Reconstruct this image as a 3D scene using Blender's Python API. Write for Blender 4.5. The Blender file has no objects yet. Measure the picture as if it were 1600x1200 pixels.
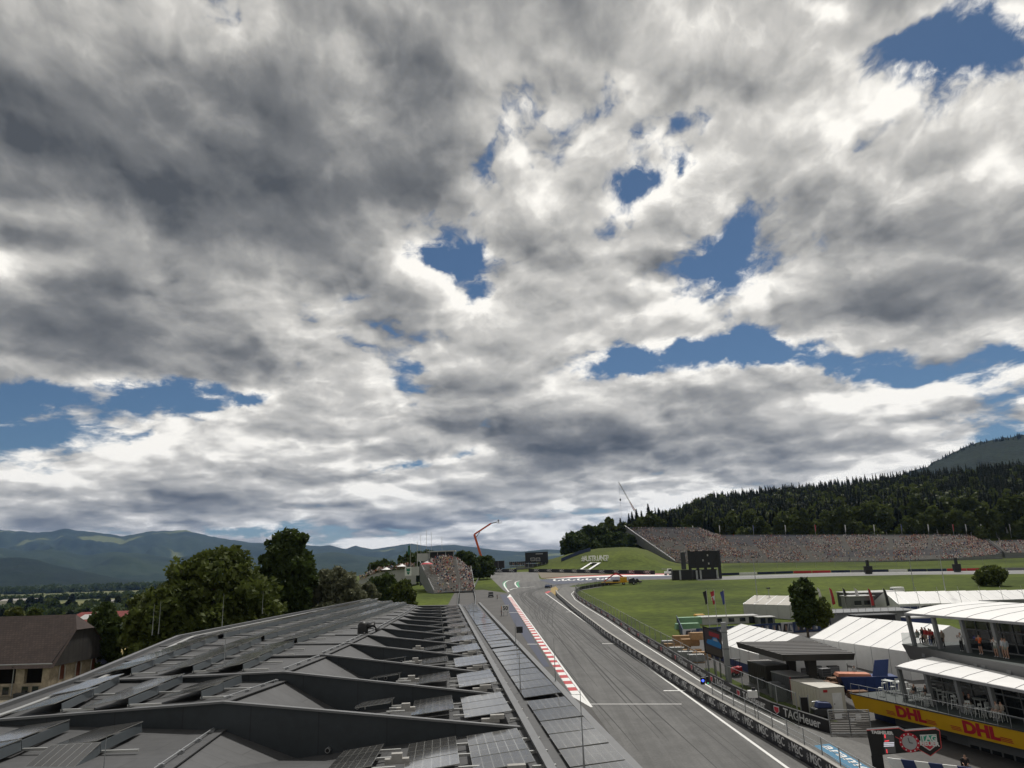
import bpy, math, random
from mathutils import Vector, Matrix
R=math.radians
S=bpy.context.scene
# ---------------------------------------------------------------- camera
F=1150.; PITCH=math.atan(285/1150.); ROLL=R(2.0); CAMH=19.0
cp,sp,cr,sr=math.cos(PITCH),math.sin(PITCH),math.cos(ROLL),math.sin(ROLL)
FW=Vector((0,cp,sp)); RT=Vector((cr,sr*sp,-sr*cp)); UP=Vector((sr,-cr*sp,cr*cp))
cd=bpy.data.cameras.new('camera'); cam=bpy.data.objects.new('camera',cd); S.collection.objects.link(cam)
m=Matrix((RT,UP,-FW)).transposed().to_4x4(); m.translation=(0,0,CAMH); cam.matrix_world=m
cd.sensor_fit='HORIZONTAL'; cd.sensor_width=36; cd.lens=36*F/1600; cd.clip_end=60000; cd.clip_start=.5
S.camera=cam
# ---------------------------------------------------------------- exposure
S.view_settings.view_transform='Standard'; S.view_settings.look='None'; S.view_settings.gamma=1
S.view_settings.exposure=0.12
# ---------------------------------------------------------------- sky
SUN_EL,SUN_AZ=R(58),R(20)      # azimuth from +Y towards +X
W=bpy.data.worlds.new('World'); S.world=W; W.use_nodes=True
nt=W.node_tree; nt.nodes.clear()
class X:
    "a socket with arithmetic"
    def __init__(s,o): s.o=o
    def m(s,op,b=None,c=None,clamp=False):
        n=nt.nodes.new('ShaderNodeMath'); n.operation=op; n.use_clamp=clamp
        for i,v in enumerate((s,b,c)):
            if v is None: continue
            if isinstance(v,X): nt.links.new(v.o,n.inputs[i])
            else: n.inputs[i].default_value=v
        return X(n.outputs[0])
    def __add__(s,b): return s.m('ADD',b)
    __radd__=__add__
    def __sub__(s,b): return s.m('SUBTRACT',b)
    def __rsub__(s,b): return (s*-1.0)+b
    def __mul__(s,b): return s.m('MULTIPLY',b)
    __rmul__=__mul__
    def __truediv__(s,b): return s.m('DIVIDE',b)
def vmath(op,a,b=None,scale=None):
    n=nt.nodes.new('ShaderNodeVectorMath'); n.operation=op
    for i,v in enumerate((a,b)):
        if v is None: continue
        if isinstance(v,X): nt.links.new(v.o,n.inputs[i])
        else: n.inputs[i].default_value=v
    if scale is not None:
        if isinstance(scale,X): nt.links.new(scale.o,n.inputs['Scale'])
        else: n.inputs['Scale'].default_value=scale
    return X(n.outputs[0])
def comb(a,b,c):
    n=nt.nodes.new('ShaderNodeCombineXYZ')
    for i,v in enumerate((a,b,c)):
        if isinstance(v,X): nt.links.new(v.o,n.inputs[i])
        else: n.inputs[i].default_value=v
    return X(n.outputs[0])
def noise(vec,scale,detail=6,rough=.55,lac=2.0,dist=0,col=False):
    n=nt.nodes.new('ShaderNodeTexNoise'); n.noise_dimensions='3D'
    nt.links.new(vec.o,n.inputs['Vector'])
    for k,v in dict(Scale=scale,Detail=detail,Roughness=rough,Lacunarity=lac,Distortion=dist).items(): n.inputs[k].default_value=v
    return X(n.outputs[1 if col else 0])
def sstep(v,a,b):
    n=nt.nodes.new('ShaderNodeMapRange'); n.interpolation_type='SMOOTHSTEP'
    nt.links.new(v.o,n.inputs[0])
    for i,q in ((1,a),(2,b)):
        if isinstance(q,X): nt.links.new(q.o,n.inputs[i])
        else: n.inputs[i].default_value=q
    return X(n.outputs[0])
def mixc(f,a,b):
    n=nt.nodes.new('ShaderNodeMix'); n.data_type='RGBA'
    for i,v in ((0,f),(6,a),(7,b)):
        if isinstance(v,X): nt.links.new(v.o,n.inputs[i])
        elif i==0: n.inputs[i].default_value=v
        else: n.inputs[i].default_value=(*v,1)
    return X(n.outputs[2])
tc=nt.nodes.new('ShaderNodeTexCoord'); D=X(tc.outputs['Generated'])
sx=nt.nodes.new('ShaderNodeSeparateXYZ'); nt.links.new(D.o,sx.inputs[0])
dx,dy,dz=(X(sx.outputs[i]) for i in range(3))
sk=nt.nodes.new('ShaderNodeTexSky'); sk.sky_type='NISHITA'; sk.sun_disc=False
sk.sun_elevation=SUN_EL; sk.sun_rotation=SUN_AZ; sk.altitude=700; sk.air_density=1.0; sk.dust_density=.6; sk.ozone_density=1.2
SKYK=.042
# large-scale weather: gaussian lobes on the sky dome (slopes u=x/y, v=z/y), warped by noise so that edges stay ragged
yy=dy.m('MAXIMUM',.12)
front=sstep(dy,.12,.4)
wn=noise(D,7.5,6,.62,col=True)
ws=nt.nodes.new('ShaderNodeSeparateXYZ'); nt.links.new(wn.o,ws.inputs[0])
u=dx/yy+(X(ws.outputs[0])-.5)*.13
v=dz/yy+(X(ws.outputs[1])-.5)*.10
def uv(px,py):
    d=FW+RT*((px-800)/F)+UP*((600-py)/F); return d.x/d.y,d.z/d.y
def lobe(px,py,rx,ry,rot=0):
    a,b=uv(px,py); sxx=rx/F*1.08; syy=ry/F*1.08
    c,s_=math.cos(R(rot)),math.sin(R(rot))
    du=u-a; dv=v-b
    p=(du*(c/sxx)+dv*(s_/sxx)); q=(dv*(c/syy)-du*(s_/syy))
    r=p*p+q*q
    return (r*-1.0).m('EXPONENT')
def field(L):
    t=None
    for w,*a in L:
        e=lobe(*a)*w
        t=e if t is None else t+e
    return t*front
COVER=[(-.30,1500,75,150,55,8),(-.12,1290,20,70,26,-20),(-.19,1000,280,32,45,0),(-.14,1070,262,16,32,0),(-.26,1125,365,42,75,-25),
 (-.2,690,412,85,22,-5),(.05,780,330,60,60,0),(-.12,748,468,26,22,0),
 (-.27,990,578,85,24,-5),(-.28,1110,551,100,22,0),(-.3,1260,562,160,26,0),(-.13,1410,590,60,18,0),(-.15,1590,540,50,16,0),
 (-.2,60,625,110,26,0),(-.2,280,612,130,24,-6),(-.16,395,635,40,16,0),(-.15,40,680,80,20,0),
 (-.17,660,720,90,13,0),(-.10,1510,410,50,14,0),(-.12,640,585,34,26,0),(-.13,350,829,190,9,0),(-.12,820,800,70,14,0),(-.08,480,560,30,14,0),
 (.10,350,180,420,190,0),(.06,1330,260,200,130,0),(.08,700,600,130,60,0),(.06,250,760,300,50,0),(.05,900,680,250,60,0),(.11,1360,680,240,45,0),(.07,1150,640,140,30,0),(.05,560,450,60,40,0),(.05,120,590,60,14,0)]
SHADE=[(.22,330,170,330,150,4),(.24,480,300,260,60,-6),(.20,250,330,120,50,-20),(.28,150,500,150,60,-12),(.2,430,570,120,40,-8),(.16,600,490,60,70,0),(.22,700,250,80,90,0),
 (.28,900,690,210,26,0),(.25,700,660,90,22,-8),(.22,220,780,260,20,0),(.16,400,745,140,18,-6),(.16,1300,330,120,70,10),(.13,850,370,90,60,0),(.12,1370,380,60,70,0),(.2,1250,700,220,14,0),(.08,560,800,200,10,0),(-.18,640,760,220,16,0),(-.2,1120,770,200,20,0),(-.15,90,800,120,12,0),(-.15,420,812,120,10,0),
 (-.36,800,110,80,140,0),(-.3,1290,200,150,60,10),(-.2,1050,60,150,60,0),(-.2,1560,260,70,90,0),(-.30,850,540,130,50,0),(-.2,1130,460,150,50,0),(-.36,330,400,170,40,-14),(-.3,60,420,110,30,0),(-.24,150,335,80,25,0),(-.25,450,680,160,40,0),(-.2,1350,620,220,40,0),(-.2,80,740,80,22,0),(-.15,640,440,60,40,0),(-.15,980,620,90,30,0)]

cov=field(COVER)
lum=field(SHADE)
zz=dz.m('MAXIMUM',.0)+.085
lat=dx.m('ARCTAN2',dy)*(1.0-dz*dz).m('MAXIMUM',0.0).m('SQRT')*3.3; rad=zz.m('LOGARITHM',math.e)*-1.75-dz*1.2
Q0=comb(lat,rad,0.0)
wq=noise(Q0,1.5,5,.6,col=True)
wv=vmath('SCALE',vmath('SUBTRACT',wq,(.5,.5,.5)),scale=.5)
Q=vmath('ADD',Q0,wv)
def puffs(vec,scale,detail,rough=.6):
    "cauliflower lumps: inverted cell distance, several octaves"
    n=nt.nodes.new('ShaderNodeTexVoronoi'); n.voronoi_dimensions='2D'; n.feature='F1'; n.normalize=True
    nt.links.new(vec.o,n.inputs['Vector'])
    for k,v_ in dict(Scale=scale,Detail=detail,Roughness=rough,Lacunarity=2.1).items(): n.inputs[k].default_value=v_
    return (X(n.outputs['Distance'])*-1.0)+.5
big=noise(Q,.6,3,.5)
mid=noise(Q,1.3,9,.6,2.05)
QP=vmath('ADD',Q0,vmath('SCALE',wv,scale=.45))
pf=puffs(QP,2.0,4.0,.46)
UPQ=(.03,-.085,0)
pf2=puffs(vmath('ADD',QP,UPQ),2.0,3.0,.46)
low=noise(Q,1.3,3,.55,2.05)
low2=noise(vmath('ADD',Q,(.08,-.26,0)),1.3,3,.55,2.05)
fz=noise(Q,5.5,7,.66)
d=big*.62+mid*.64+pf*.36+(fz-.5)*.24-.045+cov*.85
alpha=sstep(d,.478,.578)
thick=sstep(d,.5,.86)
soft=1.0-thick*.5
emb=((pf-pf2)*2.0+(low-low2)*1.6+pf*.45)*soft+(mid-.5)*.5*soft+(fz-.5)*.32*soft
lowz=sstep(dz,.26,.02)
B=.755-thick*.44+emb*(1.0+lowz*.5)-lum-(big-.5)*.5+lowz*.02
cr_=nt.nodes.new('ShaderNodeValToRGB'); nt.links.new(B.o,cr_.inputs[0])
e=cr_.color_ramp.elements
e[0].position=0.0; e[0].color=(.07,.075,.082,1); e[1].position=1.0; e[1].color=(.95,.935,.90,1)
for p,c in ((.3,(.17,.175,.18)),(.55,(.335,.335,.33)),(.78,(.56,.552,.535))):
    q=cr_.color_ramp.elements.new(p); q.color=(*c,1)
C=vmath('MULTIPLY',X(cr_.outputs[0]),(1.015,.995,.955))
skyc=vmath('MULTIPLY',X(sk.outputs[0]),(SKYK*.66,SKYK*.86,SKYK))
tot=mixc(alpha,skyc,C)
veil=sstep(dz,.13,-.02)
tot=mixc(veil*.18,tot,(.36,.39,.42))
bg=nt.nodes.new('ShaderNodeBackground'); nt.links.new(tot.o,bg.inputs[0]); bg.inputs[1].default_value=1.0
wo=nt.nodes.new('ShaderNodeOutputWorld'); nt.links.new(bg.outputs[0],wo.inputs[0])
W.cycles.sampling_method='MANUAL'; W.cycles.sample_map_resolution=512

# ---------------------------------------------------------------- sun
sl=bpy.data.lights.new('sun','SUN'); sl.energy=3.1; sl.angle=R(4); sl.color=(1,.96,.9)
so=bpy.data.objects.new('sun',sl); S.collection.objects.link(so)
sd=Vector((math.sin(SUN_AZ)*math.cos(SUN_EL),math.cos(SUN_AZ)*math.cos(SUN_EL),math.sin(SUN_EL)))
so.rotation_euler=sd.to_track_quat('Z','Y').to_euler(); so.location=(0,0,200)
# ---------------------------------------------------------------- helpers
import numpy as np
from mathutils import noise as mn
COL=S.collection
SL=.035                                   # the site climbs 3.5 % away from the camera
def ray(px,py): return FW+RT*((px-800)/F)+UP*((600-py)/F)
def gp(px,py,dz=0.):                       # survey point on the sloping site
    d=ray(px,py); t=(dz-CAMH)/(d.z-SL*d.y); return Vector((d.x*t,d.y*t,CAMH+d.z*t))
def oz(px,py,z):                           # survey point on a level z
    d=ray(px,py); t=(z-CAMH)/d.z; return Vector((d.x*t,d.y*t,z))
def at(px,py,Y):                           # survey point at distance Y
    d=ray(px,py); t=Y/d.y; return Vector((d.x*t,Y,CAMH+d.z*t))
def pz(y): return SL*min(max(y,-40),480)
def ss(v,a,b):
    t=min(max((v-a)/(b-a),0),1); return t*t*(3-2*t)
MATS={}
def mat(name,col,rough=.65,metal=0.,var=.18,vs=.6,bump=0.,bs=8.,spec=.4,fine=.0,alpha=1.,trans=0.,col2=None,mask=None):
    if name in MATS: return MATS[name]
    m=bpy.data.materials.new(name); m.use_nodes=True; MATS[name]=m
    t=m.node_tree; p=t.nodes['Principled BSDF']
    g=t.nodes.new('ShaderNodeNewGeometry')
    n=t.nodes.new('ShaderNodeTexNoise'); n.inputs['Scale'].default_value=vs; n.inputs['Detail'].default_value=6; n.inputs['Roughness'].default_value=.65
    t.links.new(g.outputs['Position'],n.inputs['Vector'])
    mr=t.nodes.new('ShaderNodeMapRange'); mr.inputs[1].default_value=.3; mr.inputs[2].default_value=.7
    t.links.new(n.outputs[0],mr.inputs[0])
    mx=t.nodes.new('ShaderNodeMix'); mx.data_type='RGBA'
    a=[max(c*(1-var),0) for c in col]; b=[min(c*(1+var),1) for c in (col2 or col)]
    mx.inputs[6].default_value=(*a,1); mx.inputs[7].default_value=(*b,1)
    t.links.new(mr.outputs[0],mx.inputs[0]); out=mx.outputs[2]
    if fine:
        n2=t.nodes.new('ShaderNodeTexNoise'); n2.inputs['Scale'].default_value=bs; n2.inputs['Detail'].default_value=4
        t.links.new(g.outputs['Position'],n2.inputs['Vector'])
        m2=t.nodes.new('ShaderNodeMapRange'); m2.inputs[1].default_value=.3; m2.inputs[2].default_value=.7; m2.inputs[3].default_value=1-fine; m2.inputs[4].default_value=1+fine
        t.links.new(n2.outputs[0],m2.inputs[0])
        vm=t.nodes.new('ShaderNodeVectorMath'); vm.operation='SCALE'; t.links.new(out,vm.inputs[0]); t.links.new(m2.outputs[0],vm.inputs['Scale']); out=vm.outputs[0]
    t.links.new(out,p.inputs['Base Color'])
    p.inputs['Roughness'].default_value=rough; p.inputs['Metallic'].default_value=metal; p.inputs['Specular IOR Level'].default_value=spec
    p.inputs['Alpha'].default_value=alpha; p.inputs['Transmission Weight'].default_value=trans
    if bump:
        nb=t.nodes.new('ShaderNodeTexNoise'); nb.inputs['Scale'].default_value=bs; nb.inputs['Detail'].default_value=5
        t.links.new(g.outputs['Position'],nb.inputs['Vector'])
        bp=t.nodes.new('ShaderNodeBump'); bp.inputs['Strength'].default_value=bump; bp.inputs['Distance'].default_value=.05
        t.links.new(nb.outputs[0],bp.inputs['Height']); t.links.new(bp.outputs[0],p.inputs['Normal'])
    return m
def glow(name,col,k=1.):
    m=mat(name,col,.4); p=m.node_tree.nodes['Principled BSDF']; p.inputs['Emission Color'].default_value=(*col,1); p.inputs['Emission Strength'].default_value=k; return m
class MB:
    "collects shapes, builds one mesh"
    def __init__(s): s.v=[]; s.f=[]
    def add(s,vs,fs):
        o=len(s.v); s.v+= [tuple(v) for v in vs]; s.f+=[tuple(i+o for i in f) for f in fs]; return s
    def quad(s,*p): return s.add(p,[tuple(range(len(p)))])
    def box(s,a,b):                                    # two corners
        (x0,y0,z0),(x1,y1,z1)=a,b
        return s.add([(x0,y0,z0),(x1,y0,z0),(x1,y1,z0),(x0,y1,z0),(x0,y0,z1),(x1,y0,z1),(x1,y1,z1),(x0,y1,z1)],
          [(0,3,2,1),(4,5,6,7),(0,1,5,4),(1,2,6,5),(2,3,7,6),(3,0,4,7)])
    def hexa(s,lo,hi):                                 # two quads of points
        return s.add(list(lo)+list(hi),[(3,2,1,0),(4,5,6,7),(0,1,5,4),(1,2,6,5),(2,3,7,6),(3,0,4,7)])
    def prism(s,pts,d):                                # polygon swept by vector d
        n=len(pts); d=Vector(d); a=[Vector(p) for p in pts]; b=[p+d for p in a]
        return s.add(a+b,[tuple(range(n-1,-1,-1)),tuple(range(n,2*n))]+[(i,(i+1)%n,n+(i+1)%n,n+i) for i in range(n)])
    def tube(s,pts,r,n=6,cap=True):
        pts=[Vector(p) for p in pts]; rs=r if isinstance(r,(list,tuple)) else [r]*len(pts)
        o=len(s.v)
        for i,p in enumerate(pts):
            d=(pts[min(i+1,len(pts)-1)]-pts[max(i-1,0)]).normalized()
            a=d.orthogonal().normalized() if abs(d.z)<.9 else Vector((1,0,0))
            a=(a-d*a.dot(d)).normalized(); b=d.cross(a)
            for k in range(n):
                an=2*math.pi*k/n; s.v.append(tuple(p+(a*math.cos(an)+b*math.sin(an))*rs[i]))
        for i in range(len(pts)-1):
            for k in range(n):
                s.f.append((o+i*n+k,o+i*n+(k+1)%n,o+(i+1)*n+(k+1)%n,o+(i+1)*n+k))
        if cap: s.f.append(tuple(o+k for k in range(n-1,-1,-1))); s.f.append(tuple(o+(len(pts)-1)*n+k for k in range(n)))
        return s
    def bar(s,a,b,w,h,up=(0,0,1)):                     # rectangular bar from a to b
        a,b=Vector(a),Vector(b); d=(b-a).normalized(); u=Vector(up); x=d.cross(u)
        if x.length<.01: x=d.cross(Vector((1,0,0)))
        x.normalize(); u=x.cross(d).normalized(); q=[x*(i*w/2)+u*(j*h/2) for i,j in ((-1,-1),(1,-1),(1,1),(-1,1))]
        return s.hexa([a+k for k in q],[b+k for k in q])
    def lathe(s,prof,n=12,c=(0,0,0)):
        o=len(s.v)
        for r,z in prof:
            for k in range(n): an=2*math.pi*k/n; s.v.append((c[0]+r*math.cos(an),c[1]+r*math.sin(an),c[2]+z))
        for i in range(len(prof)-1):
            for k in range(n): s.f.append((o+i*n+k,o+i*n+(k+1)%n,o+(i+1)*n+(k+1)%n,o+(i+1)*n+k))
        return s
    def mesh(s,name,m,smooth=False):
        me=bpy.data.meshes.new(name); me.from_pydata(s.v,[],s.f); me.update()
        if m: me.materials.append(m)
        if smooth: me.polygons.foreach_set('use_smooth',[True]*len(me.polygons))
        return me
    def build(s,name,m,parent=None,smooth=False,bevel=0,**kw):
        return obj(name,s.mesh(name,m,smooth),parent,bevel=bevel,**kw)
def obj(name,me,parent=None,loc=None,rz=None,bevel=0,label=None,cat=None,group=None,kind=None,rot=None):
    o=bpy.data.objects.new(name,me); COL.objects.link(o)
    if loc is not None: o.location=loc
    if rz is not None: o.rotation_euler=(0,0,rz)
    if rot is not None: o.rotation_euler=rot
    if parent: o.parent=parent
    if bevel:
        b=o.modifiers.new('bevel','BEVEL'); b.width=bevel; b.segments=2; b.limit_method='ANGLE'
    tag(o,label,cat,group,kind); return o
def tag(o,label=None,cat=None,group=None,kind=None):
    for k,v in (('label',label),('category',cat),('group',group),('kind',kind)):
        if v: o[k]=v
    return o
def thing(name,label,cat,loc=(0,0,0),rz=0,group=None):
    o=bpy.data.objects.new(name,None); o.empty_display_size=.3; COL.objects.link(o)
    o.location=loc; o.rotation_euler=(0,0,rz); return tag(o,label,cat,group)
def dup(root,loc,rz=None,label=None,group=None,scale=None):
    r=root.copy(); COL.objects.link(r); r.location=loc
    if rz is not None: r.rotation_euler=(0,0,rz)
    if label: r['label']=label
    if group: r['group']=group
    if scale: r.scale=scale
    for ch in list(root.children):
        c=ch.copy(); COL.objects.link(c); c.parent=r
        for g in list(ch.children):
            d=g.copy(); COL.objects.link(d); d.parent=c
    return r
def npmesh(name,verts,faces,m,colors=None,smooth=False):
    "verts (n,3), faces (m,k) with one k"
    me=bpy.data.meshes.new(name); verts=np.asarray(verts,np.float32); faces=np.asarray(faces,np.int32)
    me.vertices.add(len(verts)); me.vertices.foreach_set('co',verts.ravel())
    k=faces.shape[1]; me.loops.add(faces.size); me.loops.foreach_set('vertex_index',faces.ravel())
    me.polygons.add(len(faces)); me.polygons.foreach_set('loop_start',np.arange(0,faces.size,k,dtype=np.int32))
    if colors is not None:
        a=me.color_attributes.new('col','FLOAT_COLOR','POINT'); c=np.ones((len(verts),4),np.float32); c[:,:3]=colors; a.data.foreach_set('color',c.ravel())
    if smooth: me.polygons.foreach_set('use_smooth',[True]*len(faces))
    me.update(calc_edges=True); me.validate()
    if m: me.materials.append(m)
    return me
def attrmat(name,rough=.7):
    m=mat(name,(.5,.5,.5),rough); t=m.node_tree; a=t.nodes.new('ShaderNodeAttribute'); a.attribute_name='col'
    t.links.new(a.outputs[0],t.nodes['Principled BSDF'].inputs['Base Color']); return m
FONT_CACHE={}
def text_mesh(txt,size,m,depth=.01,shear=0.,width=None,bold=.0):
    key=(txt,size,m.name,depth,shear,width,bold)
    if key in FONT_CACHE: return FONT_CACHE[key]
    cu=bpy.data.curves.new('lettering','FONT'); cu.body=txt; cu.size=size; cu.align_x='CENTER'; cu.align_y='CENTER'; cu.extrude=depth; cu.shear=shear; cu.offset=bold; cu.resolution_u=3
    o=bpy.data.objects.new('lettering',cu); COL.objects.link(o)
    bpy.context.view_layer.update()
    me=bpy.data.meshes.new_from_object(o.evaluated_get(bpy.context.evaluated_depsgraph_get()))
    bpy.data.objects.remove(o); bpy.data.curves.remove(cu)
    me.name='lettering'; me.materials.clear(); me.materials.append(m)
    if width:
        xs=[v.co.x for v in me.vertices]; k=width/(max(xs)-min(xs))
        for v in me.vertices: v.co.x*=k
    FONT_CACHE[key]=me; return me
def face_rot(nrm,up=(0,0,1)):
    "rotation that turns a text mesh (XY plane, +Z out) to face along nrm"
    n=Vector(nrm).normalized(); u=Vector(up); x=u.cross(n).normalized(); y=n.cross(x)
    return Matrix((x,y,n)).transposed().to_euler()
# ---------------------------------------------------------------- materials
ASPH=mat('asphalt',(.108,.107,.104),.85,var=.16,vs=.35,fine=.12,bs=5)
ASPH2=mat('asphalt_old',(.14,.138,.132),.9,var=.14,vs=.25,fine=.12,bs=4)
ASPHD=mat('asphalt_dark',(.075,.072,.069),.85,var=.2,vs=.2,fine=.12,bs=4)
WHITE=mat('white_paint',(.70,.70,.68),.6,var=.08,vs=2)
RED=mat('red_paint',(.42,.02,.025),.55,var=.12,vs=2)
NAVY=mat('navy_paint',(.012,.02,.055),.6,var=.2,vs=1)
GREENP=mat('green_paint',(.03,.24,.11),.6,var=.12)
CONC=mat('concrete',(.33,.32,.30),.85,var=.15,vs=.8,fine=.1,bs=12)
STEEL=mat('galvanised_steel',(.34,.35,.36),.45,.7,var=.1)
ALU=mat('aluminium_rail',(.55,.55,.53),.4,.8,var=.08)
BLACK=mat('black_paint',(.012,.012,.013),.5,var=.2)
DGREY=mat('dark_grey_paint',(.035,.037,.04),.5,var=.2)
MGREY=mat('mid_grey_paint',(.16,.165,.17),.5,var=.12)
LGREY=mat('light_grey_panel',(.42,.42,.41),.5,var=.08)
TENT=mat('white_membrane',(.76,.755,.74),.5,var=.05,vs=.5,bump=.15,bs=1.2)
GLASS=mat('window_glass',(.02,.024,.028),.06,var=.1,spec=.6)
WOOD=mat('pale_timber',(.34,.21,.105),.75,var=.2,vs=3)
RUBBER=mat('tyre_rubber',(.015,.015,.015),.8)
def streaks(m,sx,sy,amt):
    "rubber laid down along the direction of travel"
    t=m.node_tree; p=t.nodes['Principled BSDF']; src=p.inputs['Base Color'].links[0].from_socket; g=t.nodes.new('ShaderNodeNewGeometry'); mp=t.nodes.new('ShaderNodeMapping'); mp.inputs['Rotation'].default_value=(0,0,-.06); mp.inputs['Scale'].default_value=(sx,sy,0)
    t.links.new(g.outputs[0],mp.inputs[0]); n=t.nodes.new('ShaderNodeTexNoise'); n.inputs['Scale'].default_value=1; n.inputs['Detail'].default_value=6; n.inputs['Roughness'].default_value=.7; t.links.new(mp.outputs[0],n.inputs['Vector'])
    r=t.nodes.new('ShaderNodeMapRange'); r.inputs[1].default_value=.3; r.inputs[2].default_value=.68; r.inputs[3].default_value=1-amt; r.inputs[4].default_value=1+amt*.6; t.links.new(n.outputs[0],r.inputs[0]); v=t.nodes.new('ShaderNodeVectorMath'); v.operation='SCALE'; t.links.new(src,v.inputs[0]); t.links.new(r.outputs[0],v.inputs['Scale']); t.links.new(v.outputs[0],p.inputs['Base Color'])
streaks(ASPH,.55,.012,.34); streaks(ASPH2,.7,.02,.2)
# ---------------------------------------------------------------- terrain
BL=(Vector((-9.7,454.7)),Vector((.683,-.731)),Vector((.731,.683)))
ST0=Vector((80,540)); SD=Vector((.922,-.386)); SN=Vector((.386,.922))
def hz(x,y):
    z=SL*min(max(y,-40),480)
    p=Vector((x,y))-BL[0]; s=p.dot(BL[2]); t=p.dot(BL[1])
    if s>0: z+=11.8*ss(s,5,60)*ss(t,-48,30)*(1-ss(t+.6*s,82,118))
    q=Vector((x,y))-ST0; s2=q.dot(SN); t2=q.dot(SD)
    fm=ss(t2,-75,10)
    if s2>-14: z+=fm*(14*ss(s2,-12,10)+.168*min(max(s2,0),430)*(.78+.16*ss(t2,0,350)))
    r=x/max(y,1.)
    w=max(ss(y,230,900)*ss(-r,.2,.32),ss(y,165,470)*ss(-r,.36,.5), ss(y,540,1000)*(1-ss(r,.06,.17)))
    z=z*(1-w)+(-22.)*w
    return z
def terrain():
    def ax(a,b,st,lo,hi,k):
        c=list(np.arange(a,b+.1,st)); d=st; v=b
        while v<hi: d*=k; v+=d; c.append(v)
        d=st; v=a; pre=[]
        while v>lo: d*=k; v-=d; pre.append(v)
        return pre[::-1]+c
    xs=ax(-120,420,9,-9000,9000,1.22); ys=ax(-40,680,9,-400,14000,1.2)
    nx,ny=len(xs),len(ys); V=[]
    for y in ys:
        for x in xs: V.append((x,y,hz(x,y)))
    Fc=[(j*nx+i,j*nx+i+1,(j+1)*nx+i+1,(j+1)*nx+i) for j in range(ny-1) for i in range(nx-1)]
    me=npmesh('ground',V,Fc,None,smooth=True)
    m=mat('grass_ground',(.044,.070,.006),.95,var=.40,vs=.028,col2=(.064,.084,.010),fine=.3,bs=.5,spec=.15,bump=.5)
    t=m.node_tree; p=t.nodes['Principled BSDF']; src=p.inputs['Base Color'].links[0].from_socket
    g=t.nodes.new('ShaderNodeNewGeometry'); sp_=t.nodes.new('ShaderNodeSeparateXYZ'); t.links.new(g.outputs[0],sp_.inputs[0])
    vo=t.nodes.new('ShaderNodeTexVoronoi'); vo.inputs['Scale'].default_value=.0035; vo.inputs['Randomness'].default_value=.8
    mp=t.nodes.new('ShaderNodeMapping'); mp.inputs['Scale'].default_value=(.35,2.2,1); t.links.new(g.outputs[0],mp.inputs[0]); t.links.new(mp.outputs[0],vo.inputs['Vector'])
    cr=t.nodes.new('ShaderNodeValToRGB'); sc=t.nodes.new('ShaderNodeSeparateColor'); t.links.new(vo.outputs['Color'],sc.inputs[0]); t.links.new(sc.outputs[0],cr.inputs[0])
    e=cr.color_ramp.elements; e[0].color=(.09,.10,.04,1); e[1].color=(.20,.175,.085,1)
    for q,c in ((.3,(.14,.14,.06)),(.6,(.07,.085,.035)),(.8,(.16,.16,.065))): k=e.new(q); k.color=(*c,1)
    mr=t.nodes.new('ShaderNodeMapRange'); mr.inputs[1].default_value=420; mr.inputs[2].default_value=700; t.links.new(sp_.outputs[1],mr.inputs[0])
    mx=t.nodes.new('ShaderNodeMix'); mx.data_type='RGBA'; t.links.new(mr.outputs[0],mx.inputs[0]); t.links.new(src,mx.inputs[6]); t.links.new(cr.outputs[0],mx.inputs[7])
    t.links.new(mx.outputs[2],p.inputs['Base Color'])
    me.materials.append(m); obj('ground',me,kind='structure')
terrain()
def sheet(name,pts,m,lift,n=None,kind='structure',parent=None):
    "flat ground sheet on the site plane from survey points (x,y)"
    b=MB(); b.quad(*[(p[0],p[1],pz(p[1])+lift) for p in pts])
    o=b.build(name,m,parent,kind=None if parent else kind)
    bm=bmesh.new(); bm.from_mesh(o.data); bmesh.ops.triangulate(bm,faces=bm.faces[:]); bm.normal_update()
    for f in bm.faces:
        if f.normal.z<0: f.normal_flip()
    bm.to_mesh(o.data); bm.free(); return o
def ribbon(name,pts,w,m,lift,kind='structure',parent=None,mb=None):
    b=mb or MB(); P=[Vector((p[0],p[1])) for p in pts]; o=len(b.v)
    for i,p in enumerate(P):
        d=(P[min(i+1,len(P)-1)]-P[max(i-1,0)]).normalized(); nn=Vector((-d.y,d.x)); ww=w[i] if isinstance(w,(list,tuple)) else w
        for s_ in (1,-1): q=p+nn*(ww/2*s_); b.v.append((q.x,q.y,pz(q.y)+lift))
    for i in range(len(P)-1): b.f.append((o+2*i,o+2*i+1,o+2*i+3,o+2*i+2))
    if mb is None: return b.build(name,m,parent,kind=None if parent else kind)
import bmesh
def spl(pts,n=8):
    "catmull-rom through points"
    P=[Vector(p) for p in pts]; out=[]
    for i in range(len(P)-1):
        a=P[max(i-1,0)]; b=P[i]; c=P[i+1]; d=P[min(i+2,len(P)-1)]
        for k in range(n):
            t=k/n; out.append(.5*((2*b)+(c-a)*t+(2*a-5*b+4*c-d)*t*t+(3*b-a-3*c+d)*t**3))
    return out+[P[-1]]
def G2(*pp): return [gp(*p).to_2d() for p in pp]
LE=lambda y:13.2-.0617*y      # left edge of the straight
RE=lambda y:25.2-.0595*y      # right white line
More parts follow.
